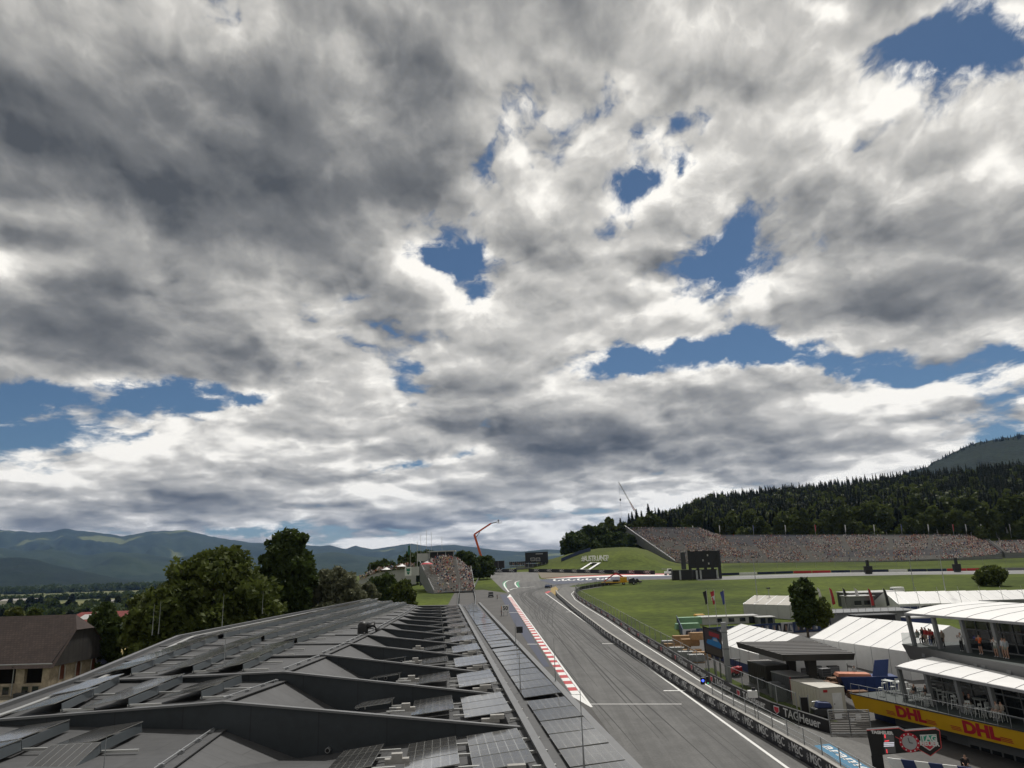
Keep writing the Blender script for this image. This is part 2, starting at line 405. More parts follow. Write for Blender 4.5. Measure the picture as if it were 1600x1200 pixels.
# service apron left of the track, track, run-off, pit exit lane, paddock
sheet('paddock_ground',[(28.5,20),(120,20),(118,120),(70,150),(34,150),(25.5,140),(24.6,112),(25,96),(27.2,79)],ASPHD,.02)
sheet('service_road',[(-16,40),(LE(40),40),(LE(276),276),(-14,300),(-25,300),(-22,235),(-17,170)],ASPHD,.02)
sheet('run_off_area',G2((757,893.5),(840,893.5),(843,904),(866,912),(852,930),(795,928),(786,922)),ASPH2,.03)
pit_w=[(24.6,40),(23.3,65.7),(20.6,89.6),(17.9,122.9),(16.2,148),(14.0,198.6),(12.4,250),(12.6,268)]
tag_w=[(28.8,75.6),(26.8,79.3),(24.7,94.4),(24.0,104),(23.3,121.1),(22.1,144.4),(20.7,182.2),(19.1,213.2),(18.1,237.9),(18.7,262.1),(22,279.9),(32,296.7),(43.5,315.8)]
track_pts=[(LE(y),y) for y in (10,60,120,180,240,276)]+[tuple(p) for p in G2((797,918),(812,911),(846,907),(930,902.5),(1040,899.5),(1110,898.5),(1110,904),(1040,905.5),(975,907),(935,909),(895,915),(874,921))]+[(RE(y)+2.2,y) for y in (262,240,180,120,60,10)]
sheet('track',track_pts,ASPH,.045)
sheet('pit_lane',pit_w+[tuple(p) for p in G2((868,927),(880,917))]+[(32,293),(22,277),(18.7,262.1)]+tag_w[8::-1]+[(31,70),(34,55),(40,40)],ASPH2,.06)

# ---------------------------------------------------------------- the long hall with the saw-tooth roof
def seam_mat(name,col,sx,sy,var=.12,rough=.62):
    m=mat(name,col,rough,var=var*1.8,vs=.22,fine=.1,bs=2.2,bump=.15); t=m.node_tree; p=t.nodes['Principled BSDF']; src=p.inputs['Base Color'].links[0].from_socket
    g=t.nodes.new('ShaderNodeNewGeometry'); b=t.nodes.new('ShaderNodeTexBrick'); t.links.new(g.outputs[0],b.inputs['Vector'])
    b.inputs['Scale'].default_value=1; b.inputs['Brick Width'].default_value=sx; b.inputs['Row Height'].default_value=sy; b.inputs['Mortar Size'].default_value=.035; b.inputs['Mortar Smooth'].default_value=.3
    b.inputs['Color1'].default_value=(1,1,1,1); b.inputs['Color2'].default_value=(.9,.9,.9,1); b.inputs['Mortar'].default_value=(.62,.62,.62,1)
    v=t.nodes.new('ShaderNodeVectorMath'); v.operation='MULTIPLY'; t.links.new(src,v.inputs[0]); t.links.new(b.outputs[0],v.inputs[1]); t.links.new(v.outputs[0],p.inputs['Base Color']); return m
ROOF=seam_mat('roof_membrane',(.064,.065,.067),6.5,1.6)
UPST=seam_mat('dark_upstand_membrane',(.034,.041,.047),3.4,30,.1,.5)
CAP=mat('capping_strip',(.15,.153,.157),.5,.2,var=.1)
PLATE=mat('wind_plate',(.105,.12,.13),.38,.35,var=.08)
def panel_mat():
    m=bpy.data.materials.new('solar_glass'); m.use_nodes=True; t=m.node_tree; p=t.nodes['Principled BSDF']
    tc=t.nodes.new('ShaderNodeTexCoord'); b=t.nodes.new('ShaderNodeTexBrick'); t.links.new(tc.outputs['Generated'],b.inputs['Vector'])
    b.offset=0; b.squash=1
    b.inputs['Scale'].default_value=1; b.inputs['Brick Width'].default_value=1/6; b.inputs['Row Height'].default_value=1/2; b.inputs['Mortar Size'].default_value=.0075; b.inputs['Mortar Smooth'].default_value=0
    b.inputs['Color1'].default_value=(.050,.049,.047,1); b.inputs['Color2'].default_value=(.058,.056,.053,1); b.inputs['Mortar'].default_value=(.21,.21,.2,1)
    oi=t.nodes.new('ShaderNodeObjectInfo'); mr=t.nodes.new('ShaderNodeMapRange'); mr.inputs[3].default_value=.65; mr.inputs[4].default_value=1.5; t.links.new(oi.outputs['Random'],mr.inputs[0]); vs_=t.nodes.new('ShaderNodeVectorMath'); vs_.operation='SCALE'; t.links.new(b.outputs[0],vs_.inputs[0]); t.links.new(mr.outputs[0],vs_.inputs['Scale'])
    t.links.new(vs_.outputs[0],p.inputs['Base Color']); p.inputs['Roughness'].default_value=.17; p.inputs['Specular IOR Level'].default_value=.6
    p.inputs['Coat Weight'].default_value=.6; p.inputs['Coat Roughness'].default_value=.08
    return m
PANEL=panel_mat()
KT=13; BAY=9.2; Y0=39.5
RX=[-13.9,-14.97,-14.77,-14.65,-14.9,-15.25,-15.5,-16.15,-16.7,-17.3,-17.95,-18.65,-19.35,-20.1]
RZ=[11.75,12.87,13.07,13.06,12.99,12.92,12.84,12.74,12.62,12.5,12.38,12.27,12.18,12.12]
RF=[10.2,11.6,12.57,12.95,12.93,12.87,12.8,12.7,12.58,12.46,12.34,12.23,12.14,12.08]   # ridge foot below each tooth
VZ=[9.6,10.2,10.6,11.0,11.05,11.05,11.08,11.1,11.12,11.15,11.18,11.2,11.22,11.25]
def lin(tab,v):
    for (a,b),(c,d) in zip(tab,tab[1:]):
        if v<=c: return b+(d-b)*max(v-a,0)/(c-a)
    return tab[-1][1]
EX=lambda y: lin([(20,-28.6),(42.6,-28.2),(49.3,-27.8),(74.6,-32.8),(154,-30)],y)
EZ=lambda y: lin([(20,11.5),(30,11.9),(42.6,12.45),(49.3,12.95),(74.6,13.45),(154,13.5)],y)
TX=lambda y: 1.1-.108*(y-28.7)
TZ=lambda y: 11.2+.0065*(y-38)
GX=lambda y: 4.5-.1*(y-28)
hall=thing('exhibition_hall','long hall with grey saw-tooth roof carrying rows of solar panels','building',(-14,90,3))
HM=Matrix.Translation((14,-90,-3))
def hp(o): o.parent=hall; o.matrix_parent_inverse=HM; return o
YK=[Y0+BAY*(k-1) for k in range(14)]       # tooth positions, index 0 lies nearest
def tooth(k):
    y=YK[k]
    return dict(p=Vector((RX[k],y,RZ[k])),f=Vector((RX[k],y,RF[k])),e=Vector((EX(y),y,EZ(y))),v=Vector((RX[k]+3.7,y,VZ[k])),r=Vector((TX(y),y,TZ(y))),g=Vector((GX(y),y,TZ(y)-.04)))
TT=[tooth(k) for k in range(14)]
E5=Vector((0,0,0))
# near bay behind tooth 0, then one roof surface per bay
def bay(a,b,name='roof_deck'):
    m=MB()
    m.quad(a['e'],a['p'],b['f'],b['e'])               # slope with the tilted rows
    m.quad(a['p'],b['v'],b['f'])                      # triangular valley face
    m.quad(a['p'],a['r'],b['v']); m.quad(a['r'],b['r'],b['v'])   # folded right-hand slope
    m.quad(a['r'],a['g'],b['g'],b['r'])
    return hp(m.build(name,ROOF))
near={k:Vector((v.x,v.y-BAY*1.6,v.z-.1)) for k,v in TT[0].items()}; near['p'].z=11.2; near['e']=Vector((EX(15),TT[0]['e'].y-BAY*1.6,11.3))
bay(near,TT[0])
yend=154.5
end={k:Vector((v.x-(.9 if k in('r','g') else .3),yend,v.z+(-.1 if k in('p','f') else 0))) for k,v in TT[13].items()}
for k in range(13): bay(TT[k],TT[k+1])
end['f']=end['p']; end['v']=end['p'].lerp(end['r'],.25)
bay(TT[13],end)
for k in range(14):
    t=TT[k]; m=MB()
    m.quad(t['e'],t['f'],t['p']); m.quad(t['f'],t['v'],t['r'],t['p'])
    hp(m.build('tooth_face',UPST))
    c=MB(); o=Vector((0,-.03,.04))
    c.bar(t['e']+o,t['p']+o,.3,.1); c.bar(t['p']+o,t['r']+o,.3,.1); hp(c.build('capping',CAP))
    if 0<k<5:
        q=t['v']+Vector((1.6 if k==1 else .9,-.02,.35)); n=MB(); n.tube([q,q-Vector((0,.22,0))],.13,10); hp(n.build('overflow_pipe',STEEL))
        n=MB(); n.tube([q-Vector((0,.225,0)),q-Vector((0,.23,0))],.09,10); hp(n.build('pipe_mouth',BLACK))
# outer walls
w=MB(); L=[EX(y) for y in (15,45,75,154.5)]
for i,(ya,yb) in enumerate(((15,45),(45,75),(75,154.5))):
    w.quad((EX(ya),ya,-1),(EX(yb),yb,-1),(EX(yb),yb,EZ(yb)-.02),(EX(ya),ya,EZ(ya)-.02))
w.quad((GX(15),15,-1),(GX(15),15,TZ(15)-.08),(GX(yend)-.03,yend,TZ(yend)-.08),(GX(yend)-.03,yend,-1))
w.quad((EX(154),yend-.05,-1),(GX(yend),yend-.05,-1),(GX(yend),yend-.05,11.85),end['r']-Vector((0,.05,.05)),end['p']-Vector((0,.05,.05)),(EX(154),yend-.05,13.4))
hp(w.build('outer_wall',MGREY))
# edges
m=MB()
ys=[15,30,42,49,74,100,130,154.4]
for a,b in zip(ys,ys[1:]): m.bar((EX(a)-.1,a,EZ(a)+.1),(EX(b)-.1,b,EZ(b)+.1),.35,.3)
hp(m.build('eave_upstand',CAP))
m=MB()
for a,b in zip(ys,ys[1:]): m.bar((EX(a)+1.35,a,EZ(a)+.12),(EX(b)+1.35,b,EZ(b)+.12),.32,.07)
hp(m.build('eave_gutter_strip',ALU))
m=MB(); m.bar((GX(15),15,TZ(15)+.1),(GX(154.4),154.4,TZ(154.4)+.1),.4,.36); hp(m.build('edge_parapet',CAP))
m=MB(); m.bar((TX(15)+.12,15,TZ(15)+.3),(TX(149)+.12,149,TZ(149)+.3),.36,.14); hp(m.build('cable_tray',CAP))
for k in range(13):
    m=MB(); a=TT[k]['p'].lerp(TT[k+1]['f'],.08)+Vector((-.35,0,.16)); b=TT[k+1]['f']+Vector((-.35,-.25,.16))
    m.tube([a,b],.035,5)
    for q in (.1,.4,.7,.97):
        c=a.lerp(b,q); m.box((c.x-.12,c.y-.08,c.z-.17),(c.x+.12,c.y+.08,c.z-.0))
    hp(m.build('ridge_cable',STEEL))
    m=MB(); m.bar(TT[k]['p']+Vector((0,.2,.03)),TT[k+1]['f']+Vector((0,-.05,.03)),.42,.05); hp(m.build('ridge_capping',ROOF))
def roofz(x,y):
    k=min(max(int((y-YK[0])//BAY),0),12); t=(y-YK[k])/BAY; a,b=TT[k],TT[k+1]
    if y>YK[13]: a,b,t=TT[13],end,(y-YK[13])/(yend-YK[13])
    if y<YK[0]: a,b,t=near,TT[0],(y-near['p'].y)/(YK[0]-near['p'].y)
    rx=a['p'].x+(b['f'].x-a['p'].x)*t; rz=a['p'].z+(b['f'].z-a['p'].z)*t
    e=a['e'].lerp(b['e'],t); r=a['r'].lerp(b['r'],t)
    if x<=rx: return rz+(e.z-rz)*(rx-x)/(rx-e.x)
    if x>=r.x: return r.z
    v=a['p'].lerp(b['v'],t)
    if x<v.x: return rz+(v.z-rz)*(x-rx)/max(v.x-rx,.01)
    return v.z+(r.z-v.z)*(x-v.x)/(r.x-v.x)
# left-hand rows: tilted panels with a wind plate along the high edge
PW=2.15
rows=[[(-21.6,27,-22.2,38.6),(-23.6,40.2,-25.0,48.4),(-25.4,50.6,-28.2,71.8),(-28.3,73.4,-28.0,150)],
      [(-17.8,26,-18.6,38.5),(-20.2,40.2,-21.0,48.2),(-21.3,50.4,-23.4,69.5),(-23.6,71,-25.0,150.5)],
      [(-16.9,41.2,-17.2,47.8),(-18.0,50.2,-19.4,66.0),(-19.6,67.6,-22.4,151)]]
unit=MB().box((-.5,-.5,-.02),(.5,.5,.02)).mesh('solar_panel',PANEL)
def place_unit(name,me,o,ex,ey,sx,sy,sz=1):
    ex=ex.normalized(); ez=ex.cross(ey).normalized(); ey=ez.cross(ex)
    ob=obj(name,me); M=Matrix((ex*sx,ey*sy,ez*sz)).transposed().to_4x4(); M.translation=o-Vector((-14,90,3)); ob.parent=hall; ob.matrix_local=M; return ob
rnd=random.Random(4)
railm=MB().box((-.5,-.5,-.5),(.5,.5,.5)).mesh('mounting_rail',ALU)
blockm=MB().box((-.5,-.5,-.5),(.5,.5,.5)).mesh('ballast_block',CONC)
for ri,row in enumerate(rows):
    for (xa,ya,xb,yb) in row:
        L=math.hypot(xb-xa,yb-ya); n=max(1,round(L/4.0)); pl=MB()
        for i in range(n):
            q=[Vector((xa+(xb-xa)*t,ya+(yb-ya)*t,0)) for t in ((i+.006)/n,(i+.994)/n)]
            hi=[Vector((p.x,p.y,roofz(p.x,p.y)+.5)) for p in q]
            lo=[Vector((p.x-PW,p.y,roofz(p.x-PW,p.y)+.2)) for p in q]
            c=(hi[0]+hi[1]+lo[0]+lo[1])/4
            place_unit('solar_panel',unit,c,hi[0]-lo[0],(hi[1]-hi[0])+Vector((0,0,rnd.uniform(-.04,.04))),(hi[0]-lo[0]).length,(hi[1]-hi[0]).length)
            b0=Vector((q[0].x+.07,q[0].y,roofz(q[0].x,q[0].y)+.05)); b1=Vector((q[1].x+.07,q[1].y,roofz(q[1].x,q[1].y)+.05))
            pl.hexa([b0,b0+Vector((.05,0,0)),b1+Vector((.05,0,0)),b1],[hi[0]+Vector((.03,0,-.05)),hi[0]+Vector((.06,0,-.05)),hi[1]+Vector((.06,0,-.05)),hi[1]+Vector((.03,0,-.05))])
            z=roofz(q[0].x+1,q[0].y)+.09
            place_unit('mounting_rail',railm,Vector((q[0].x+.85,q[0].y+.1,z)),Vector((1,0,.0)),Vector((0,1,0)),1.7,.14,.1)
        hp(pl.build('wind_plate',PLATE))
# right-hand blocks: three columns in every bay and a long column beyond the cable tray
AX=Vector((-.107,.994,0)); AC=Vector((.994,.107,0))
def rpanel(p,w,d,tilt,fall=0.):
    "p: low near corner; panel runs w across and d along the hall"
    ex=AC*w+Vector((0,0,tilt)); ey=AX*d+Vector((0,0,fall))
    place_unit('solar_panel',unit,p+(ex+ey)/2,ex,ey,ex.length-.04,ey.length-.13)
for k in range(0,13):
    y0=YK[k]+.85; dy=(BAY-2.1)/3
    for ci,(off,w) in enumerate(((-8.7,1.9),(-5.6,2.25),(-2.85,2.45))):
        if ci==0 and k>3: continue
        p=Vector((TX(y0)+off,y0,0)); fall=(-.1,-.06,-.02)[ci]*dy; p.z=roofz(p.x,p.y)+(.02,.03,.10)[ci]; tilt=(.2,.22,.24)[ci]+rnd.uniform(-.03,.03)
        for j in range(3):
            if ci==0 and j==0 and k>0: continue
            rpanel(p+AX*(dy*j)+Vector((0,0,fall*j)),w,dy,tilt,fall)
        for lx in (.15,w-.15):
            q=p+AX*(dy*3-.15)+AC*lx; zt=p.z+tilt*lx/w+fall*3-.04; zr=roofz(q.x,q.y)
            if zt-zr>.12: place_unit('rack_leg',railm,Vector((q.x,q.y,(zt+zr)/2)),AC,AX,.07,.07,zt-zr)
        for j in range(3 if k<7 else 1):
            q=p+AX*(dy*j+.6)+AC*(w+.4); place_unit('mounting_rail',railm,Vector((q.x,q.y,roofz(q.x,q.y)+.1)),AC,AX,.95,.13,.1)
        yc=YK[k]+.6
        if ci==2 and k<8:
            for bx,bz,bw in ((1.3,.14,.9),(1.65,.34,.7)):
                x=TX(yc)+off+bx; place_unit('ballast_block',blockm,Vector((x,yc,roofz(x,yc)+bz)),AC,AX,bw,.3,.2)
        if ci==1 and k<5:
            for bx,bz,bw in ((-.6,.12,1.0),(-.6,.32,.45)):
                x=TX(yc)+off+bx; place_unit('ballast_block',blockm,Vector((x,yc+2.6,roofz(x,yc+2.6)+bz)),AC,AX,bw,.3,.2)
y=20.; i=0
while y<150:
    rpanel(Vector((TX(y)+.95,y,TZ(y)+.14)),2.25,2.9,.16+rnd.uniform(-.03,.03)); y+=2.9*.994; i+=1
    if i%9==0: y+=1.0
# lightning rods, a roof vent and the seat rail
for px,py,h in ((236,1012,3.),(246,1010,3.2),(346,995,3.6),(409,950+25,3.),(163,1190,2.8),(349,1059,2.4),(813,1075,3.),(868,1066,3.),(806,1010,2.6),(912,1190,3),(740,965,2.4)):
    q=oz(px,py,12.4 if px<600 else 11.5); q.z=roofz(q.x,q.y); m=MB(); m.tube([q,q+Vector((0,0,.9)),q+Vector((0,0,h))],[.05,.03,.012],5); hp(m.build('lightning_rod',STEEL))
q=at(567,981,78); q.z=roofz(q.x,q.y); m=MB(); m.lathe([(.55,0),(.55,.5),(.5,.9),(.3,1.15),(.05,1.2)],12,q); m.tube([q+Vector((.3,0,.7)),q+Vector((1.1,0,.9)),q+Vector((1.5,0,.25))],.28,8); hp(m.build('roof_vent',BLACK,smooth=True))

# ---------------------------------------------------------------- kerbs, lines, painted areas
def gh(px,py,far=2500):
    "survey point on the terrain"
    d=ray(px,py); t=40.; st=2.
    while t<far:
        p=Vector((0,0,CAMH))+d*t
        if p.z<hz(p.x,p.y): break
        t+=st
    a,b=t-st,t
    for _ in range(12):
        c=(a+b)/2; p=Vector((0,0,CAMH))+d*c
        if p.z<hz(p.x,p.y): b=c
        else: a=c
    return Vector((0,0,CAMH))+d*b
kerb=ribbon('kerb',[(LE(y)-.65,y) for y in (96,140,180,220,262)],1.3,MGREY,.055)
kr=MB().box((-.5,-.5,0),(.5,.5,.06)).mesh('kerb_block',RED); kw=MB().box((-.5,-.5,0),(.5,.5,.06)).mesh('kerb_block',WHITE)
y=97.; i=0
while y<256:
    o=obj('kerb_block',kr if i%2 else kw,kerb); c=Vector((LE(y+1.1)-.68,y+1.1,pz(y+1.1)+.057))
    M=Matrix.Translation(c)@Matrix.Rotation(.0617,4,'Z')@Matrix.Rotation(math.atan(SL),4,'X')@Matrix.Diagonal((1.05,2.2,1,1)); o.matrix_local=M; y+=2.2; i+=1
sheet('kerb_taper',[(LE(90),90),(LE(97)-.1,97),(LE(97)-1.5,97)],WHITE,.06)
sheet('kerb_taper',[(LE(256)-.1,256),(LE(270),270),(LE(256)-1.6,256)],WHITE,.06)
sheet('painted_strip',[(LE(118)-1.7,118),(LE(270)-1.2,270),(LE(270)-3.4,271),(LE(180)-3.6,180),(LE(118)-2.6,118)],NAVY,.05)
ln=MB()
ribbon('x',[(LE(y)+.1,y) for y in (90,150,210,270)],.28,None,.065,mb=ln)
ribbon('x',[(RE(y),y) for y in (10,80,150,210,268)],.3,None,.065,mb=ln)
for a,b in (((922,1101),(1065,1101)),((941,1006.3),(964,1006.3)),((884,956.5),(898,956.5)),((1037,1080),(1072,1080)),((824,1007),(840,1007)),((796,957.5),(809,957.5))):
    ribbon('x',[gp(*a).to_2d(),gp(*b).to_2d()],.22 if b[0]==1065 else .45,None,.068,mb=ln)
ribbon('x',[(p[0]-.9,p[1]) for p in tag_w[1:10]]+[(20.6,280)],.22,None,.075,mb=ln)
ribbon('x',G2((1192,1141),(1212,1141)),.3,None,.075,mb=ln)
for P in (((795,925),(789,917),(788,912),(793,908),(800,906.5)),((809,918),(805,913),(806,909.5),(812,907.5)),((797,922),(806,919.5),(835,917)),((1150,902),(1300,896.5),(1440,894.5),(1600,892))):
    ribbon('x',spl(G2(*P),6),.55,None,.07,mb=ln)
ln.build('lane_lines',WHITE,kind='structure')
sheet('green_kerb',G2((793,923),(789,919),(785.5,915),(785.5,911),(788.5,908.5),(793,907),(790,911.5),(791.5,917)),GREENP,.052)
sheet('green_kerb',G2((808.5,917.8),(806,913.5),(808,910),(812,908.4),(810,912),(812.5,917.5)),GREENP,.052)
GRAV=mat('gravel_bed',(.17,.145,.11),.95,var=.15,vs=.3)
sheet('gravel_bed',G2((838,893.5),(1040,897.5),(1052,897.2),(1052,896),(960,895),(838,892)),GRAV,.05)
sheet('gravel_bed',G2((839,893.6),(960,896),(846,903.5)),GRAV,.055)
sheet('painted_strip',G2((846,904.2),(900,900.2),(965,897.4),(1050,896.4),(1050,897.8),(965,898.8),(900,901.6)),RED,.062)
sheet('painted_strip',G2((846,905),(900,901.6),(965,898.8),(1050,897.8),(1060,899.6),(965,901),(900,903.2)),WHITE,.062)
sheet('painted_run_off',G2((842,906),(900,903.2),(1000,900.4),(1060,900),(1040,903),(960,906.6),(935,908),(866,913.6)),NAVY,.068)
TK=mat('old_track_asphalt',(.2,.2,.195),.9,var=.1)
sheet('back_straight',G2((1090,903),(1150,899.5),(1300,894.8),(1440,893),(1640,890.5),(1640,896.5),(1440,898),(1300,900.5),(1150,905.5),(1090,907)),TK,.03)
wr=MB()
for cx,w in ((870,9),(882,6),(893,10),(907,8),(920,7),(938,9),(950,6)):
    pts=[gp(cx+w*math.cos(a)*.5,906.6-(cx-870)*.028+1.4*math.sin(a)).to_2d() for a in [i*.5 for i in range(10)]]
    ribbon('x',pts,1.0,None,.08,mb=wr)
wr.build('painted_lettering',WHITE,kind='structure')
# tyre marks on the braking zone
SKID=mat('tyre_marks',(.030,.030,.030),.8,var=.3,vs=.4)
sk_=MB(); rs=random.Random(8)
for i in range(46):
    xs=rs.uniform(.5,10.5); y0=rs.uniform(60,200); y1=min(y0+rs.uniform(35,110),262); dr=rs.gauss(0,2.2); w=rs.uniform(.06,.16)
    P=[(min(max(LE(y0+(y1-y0)*t)+xs+dr*t*t,LE(y0+(y1-y0)*t)+.4),RE(y0+(y1-y0)*t)-.4),y0+(y1-y0)*t) for t in [j/8 for j in range(9)]]
    ribbon('x',P,[w*(.25+min(t,8-t)/3.2) for t in range(9)],None,.0485+.0004*(i%7),mb=sk_)
for i in range(22):
    o=rs.uniform(-3,4); q=rs.uniform(-2,2); a0=rs.uniform(190,225)
    P=spl([(LE(a0)+5+o,a0),(LE(250)+4.5+o*.8,250),(LE(276)+7+o*.5+q,279),(gp(870,912).x+2+q,gp(870,912).y-6+o),(gp(935,905.5).x,gp(935,905.5).y-3+o)],6)
    ribbon('x',P,rs.uniform(.1,.24),None,.0488+.0004*(i%7),mb=sk_)
for i in range(9):
    P=spl([gp(835+i*4,960+i*3).to_2d(),gp(846+i*3,935+i*2).to_2d(),gp(880+i*1.5,922).to_2d()] if i%2 else [gp(833+i*3,968).to_2d(),gp(828+i*4,950).to_2d(),gp(848+i*3,930).to_2d()],6)
    ribbon('x',P,.13,None,.053,mb=sk_)
sk_.build('tyre_marks',SKID,kind='stuff')
# ---------------------------------------------------------------- barrier walls with advertising
INK=mat('board_black',(.008,.008,.010),.45,var=.2); NAVB=mat('board_navy',(.008,.009,.016),.45,var=.2)
LET=mat('white_lettering',(.62,.62,.62),.5,var=.05); LETG=mat('grey_lettering',(.36,.36,.37),.5,var=.05)
SHR=mat('shield_red',(.5,.03,.05),.5); SHG=mat('shield_green',(.02,.3,.2),.5)
def shield(w,h,inv=False):
    me=MB(); me.prism([(-w/2,h/2,0),(w/2,h/2,0),(w/2,-h*.1,0),(0,-h/2,0),(-w/2,-h*.1,0)][::-1],(0,0,.012)); return me
shm=shield(.9,.8).mesh('shield_emblem',LET); shr=shield(.74,.62).mesh('shield_field',SHR)
def resample(P,L):
    P=[Vector(p) for p in P]; out=[P[0]]; acc=0
    for a,b in zip(P,P[1:]):
        d=(b-a).length; t=L-acc
        while t<=d: out.append(a+(b-a)*(t/d)); t+=L
        acc=(acc+d)%L if d>=L-acc else acc+d
    return out
def wall(name,label,cat,P,L,hgt,thick,mboard,decor,side=-1,extras=None,group=None):
    Q=resample([Vector((p[0],p[1])) for p in P],L)
    base=Vector((Q[0].x,Q[0].y,pz(Q[0].y))); th=thing(name,label,cat,base,0,group)
    for i,(a,b) in enumerate(zip(Q,Q[1:])):
        d=(b-a).normalized(); n=Vector((d.y,-d.x))*side    # n points to the readable side
        A=Vector((a.x,a.y,pz(a.y)))-base; Bv=Vector((b.x,b.y,pz(b.y)))-base; n3=Vector((n.x,n.y,0)); U=Vector((0,0,1))
        m=MB(); m.hexa([A,A-n3*thick,Bv-n3*thick,Bv] if side<0 else [Bv,Bv-n3*thick,A-n3*thick,A],[v+U*hgt for v in ([A,A-n3*thick,Bv-n3*thick,Bv] if side<0 else [Bv,Bv-n3*thick,A-n3*thick,A])])
        pan=m.build('advertising_panel',mboard,th)
        c=MB(); c.hexa([v+U*hgt+n3*.03 for v in (A,)]+[A-n3*(thick+.03)+U*hgt,Bv-n3*(thick+.03)+U*hgt,Bv+n3*.03+U*hgt],[A+n3*.03+U*(hgt+.06),A-n3*(thick+.03)+U*(hgt+.06),Bv-n3*(thick+.03)+U*(hgt+.06),Bv+n3*.03+U*(hgt+.06)])
        c.build('coping',extras or STEEL,pan)
        mid=(A+Bv)/2+U*(hgt*.52)+n3*.012
        rot=face_rot(n3,(U-n3*0)); dirv=(Bv-A).normalized() if side<0 else (A-Bv).normalized()
        X_=-dirv if (dirv.cross(U)).dot(n3)>0 else dirv
        Mx=Matrix((X_*1,(n3.cross(X_))*1,n3)).transposed().to_4x4()
        if (n3.cross(X_)).z<0: Mx=Matrix((-X_,n3.cross(-X_),n3)).transposed().to_4x4()
        for me,off,nm in decor:
            o=obj(nm,me,pan); o.matrix_local=Matrix.Translation(mid)@Mx@Matrix.Translation(off)
    return th
msc=text_mesh('MSC',1.02,LET,.006,bold=.012); crs=text_mesh('CRUISES',.2,LETG,.006)
star=MB()
for k in range(8):
    a=k*math.pi/4; star.prism([(0.03*math.cos(a+1.57),.03*math.sin(a+1.57),0),(.18*math.cos(a+.2),.3*math.sin(a+.2),0),(.24*math.cos(a),.4*math.sin(a),0),(.18*math.cos(a-.2),.3*math.sin(a-.2),0)],(0,0,.01))
star=star.mesh('compass_emblem',LETG)
PW_=[(25.9,28),(24.9,40)]+pit_w[1:]
wall('pit_wall','low pit wall of navy boards lettered MSC between track and pit exit lane','barrier',PW_,3.25,1.25,.35,NAVB,[(msc,(.42,.1,0),'lettering'),(crs,(.42,-.42,0),'lettering'),(star,(-.95,.02,0),'emblem')],extras=CONC)
tagt=text_mesh('TAGHeuer',1.15,LET,.006,width=5.6,bold=.015)
wall('pit_exit_wall','black boards lettered TAGHeuer along the grass side of the pit exit lane','barrier',tag_w,9.0,1.15,.25,INK,[(tagt,(.5,.0,0),'lettering'),(shm,(-3.4,0,0),'shield_emblem'),(shr,(-3.4,0,.008),'shield_field')],side=-1,extras=BLACK)
mscf=text_mesh('MSC',1.9,LET,.01,bold=.02)
fb=G2((826,894.3),(850,894.4),(900,895.4),(960,896.6),(1034,898))
wall('turn_barrier','far navy barrier with MSC boards below the grass hill','barrier',fb,10.4,1.9,.4,NAVB,[(mscf,(.9,.05,0),'lettering'),(star,(-1.6,.05,0),'emblem')],side=1,extras=BLACK)
wall('turn_barrier','short navy barrier with MSC boards closing the run-off below the black tower','barrier',G2((752,894.6),(812,894.3)),8.6,1.9,.4,NAVB,[(mscf,(.9,.05,0),'lettering'),(star,(-1.6,.05,0),'emblem')],side=1,extras=BLACK)
# catch fence behind the pit exit wall and railing on the pit wall
def meshmat(name,col,a):
    m=mat(name,col,.7,var=.1); m.node_tree.nodes['Principled BSDF'].inputs['Alpha'].default_value=a; return m
NET=meshmat('wire_mesh',(.12,.14,.12),.2)
def fence(name,label,P,sp,hgt,base_h=0.,mesh=True,rails=(.98,),post_r=.05,mat_=STEEL,group=None):
    Q=resample([Vector((p[0],p[1])) for p in P],sp); b0=Vector((Q[0].x,Q[0].y,pz(Q[0].y)+base_h)); th=thing(name,label,'fence',b0,0,group)
    W3=[Vector((q.x,q.y,pz(q.y)+base_h))-b0 for q in Q]; U=Vector((0,0,hgt))
    pm=MB().tube([(0,0,0),(0,0,hgt)],post_r,5).mesh('post',mat_)
    for q in W3: obj('post',pm,th,loc=q)
    for a,b in zip(W3,W3[1:]):
        if rails:
            m=MB()
            for r in rails: m.tube([a+U*r,b+U*r],post_r*.55,4)
            m.build('rail',mat_,th)
        if mesh: m=MB(); m.quad(a+U*.02,b+U*.02,b+U,a+U); m.build('mesh_panel',NET,th)
    return th
fence('catch_fence','tall wire fence behind the black TAGHeuer boards',[(p[0]+.5,p[1]) for p in tag_w[1:11]],4.2,3.0)
fence('catch_fence','wire fence curving behind the boards towards the parked recovery truck',[(p[0]+.7,p[1]+.2) for p in tag_w[10:]],3.5,2.4)
fence('pit_railing','steel railing with mesh standing on the pit wall',[(p[0]+.6,p[1]) for p in ((25.6,32),(24.6,45),(23.3,65.7),(21.8,79),(20.6,89.6))],3.0,1.5,1.0,True,(.98,.6,.3),.045)
fence('catch_fence','tall wire fence with posts along the left service road',[(-13.8,165),(-16.5,205),(-19.5,250),(-23.5,300),(-30,380)],6,3.5)
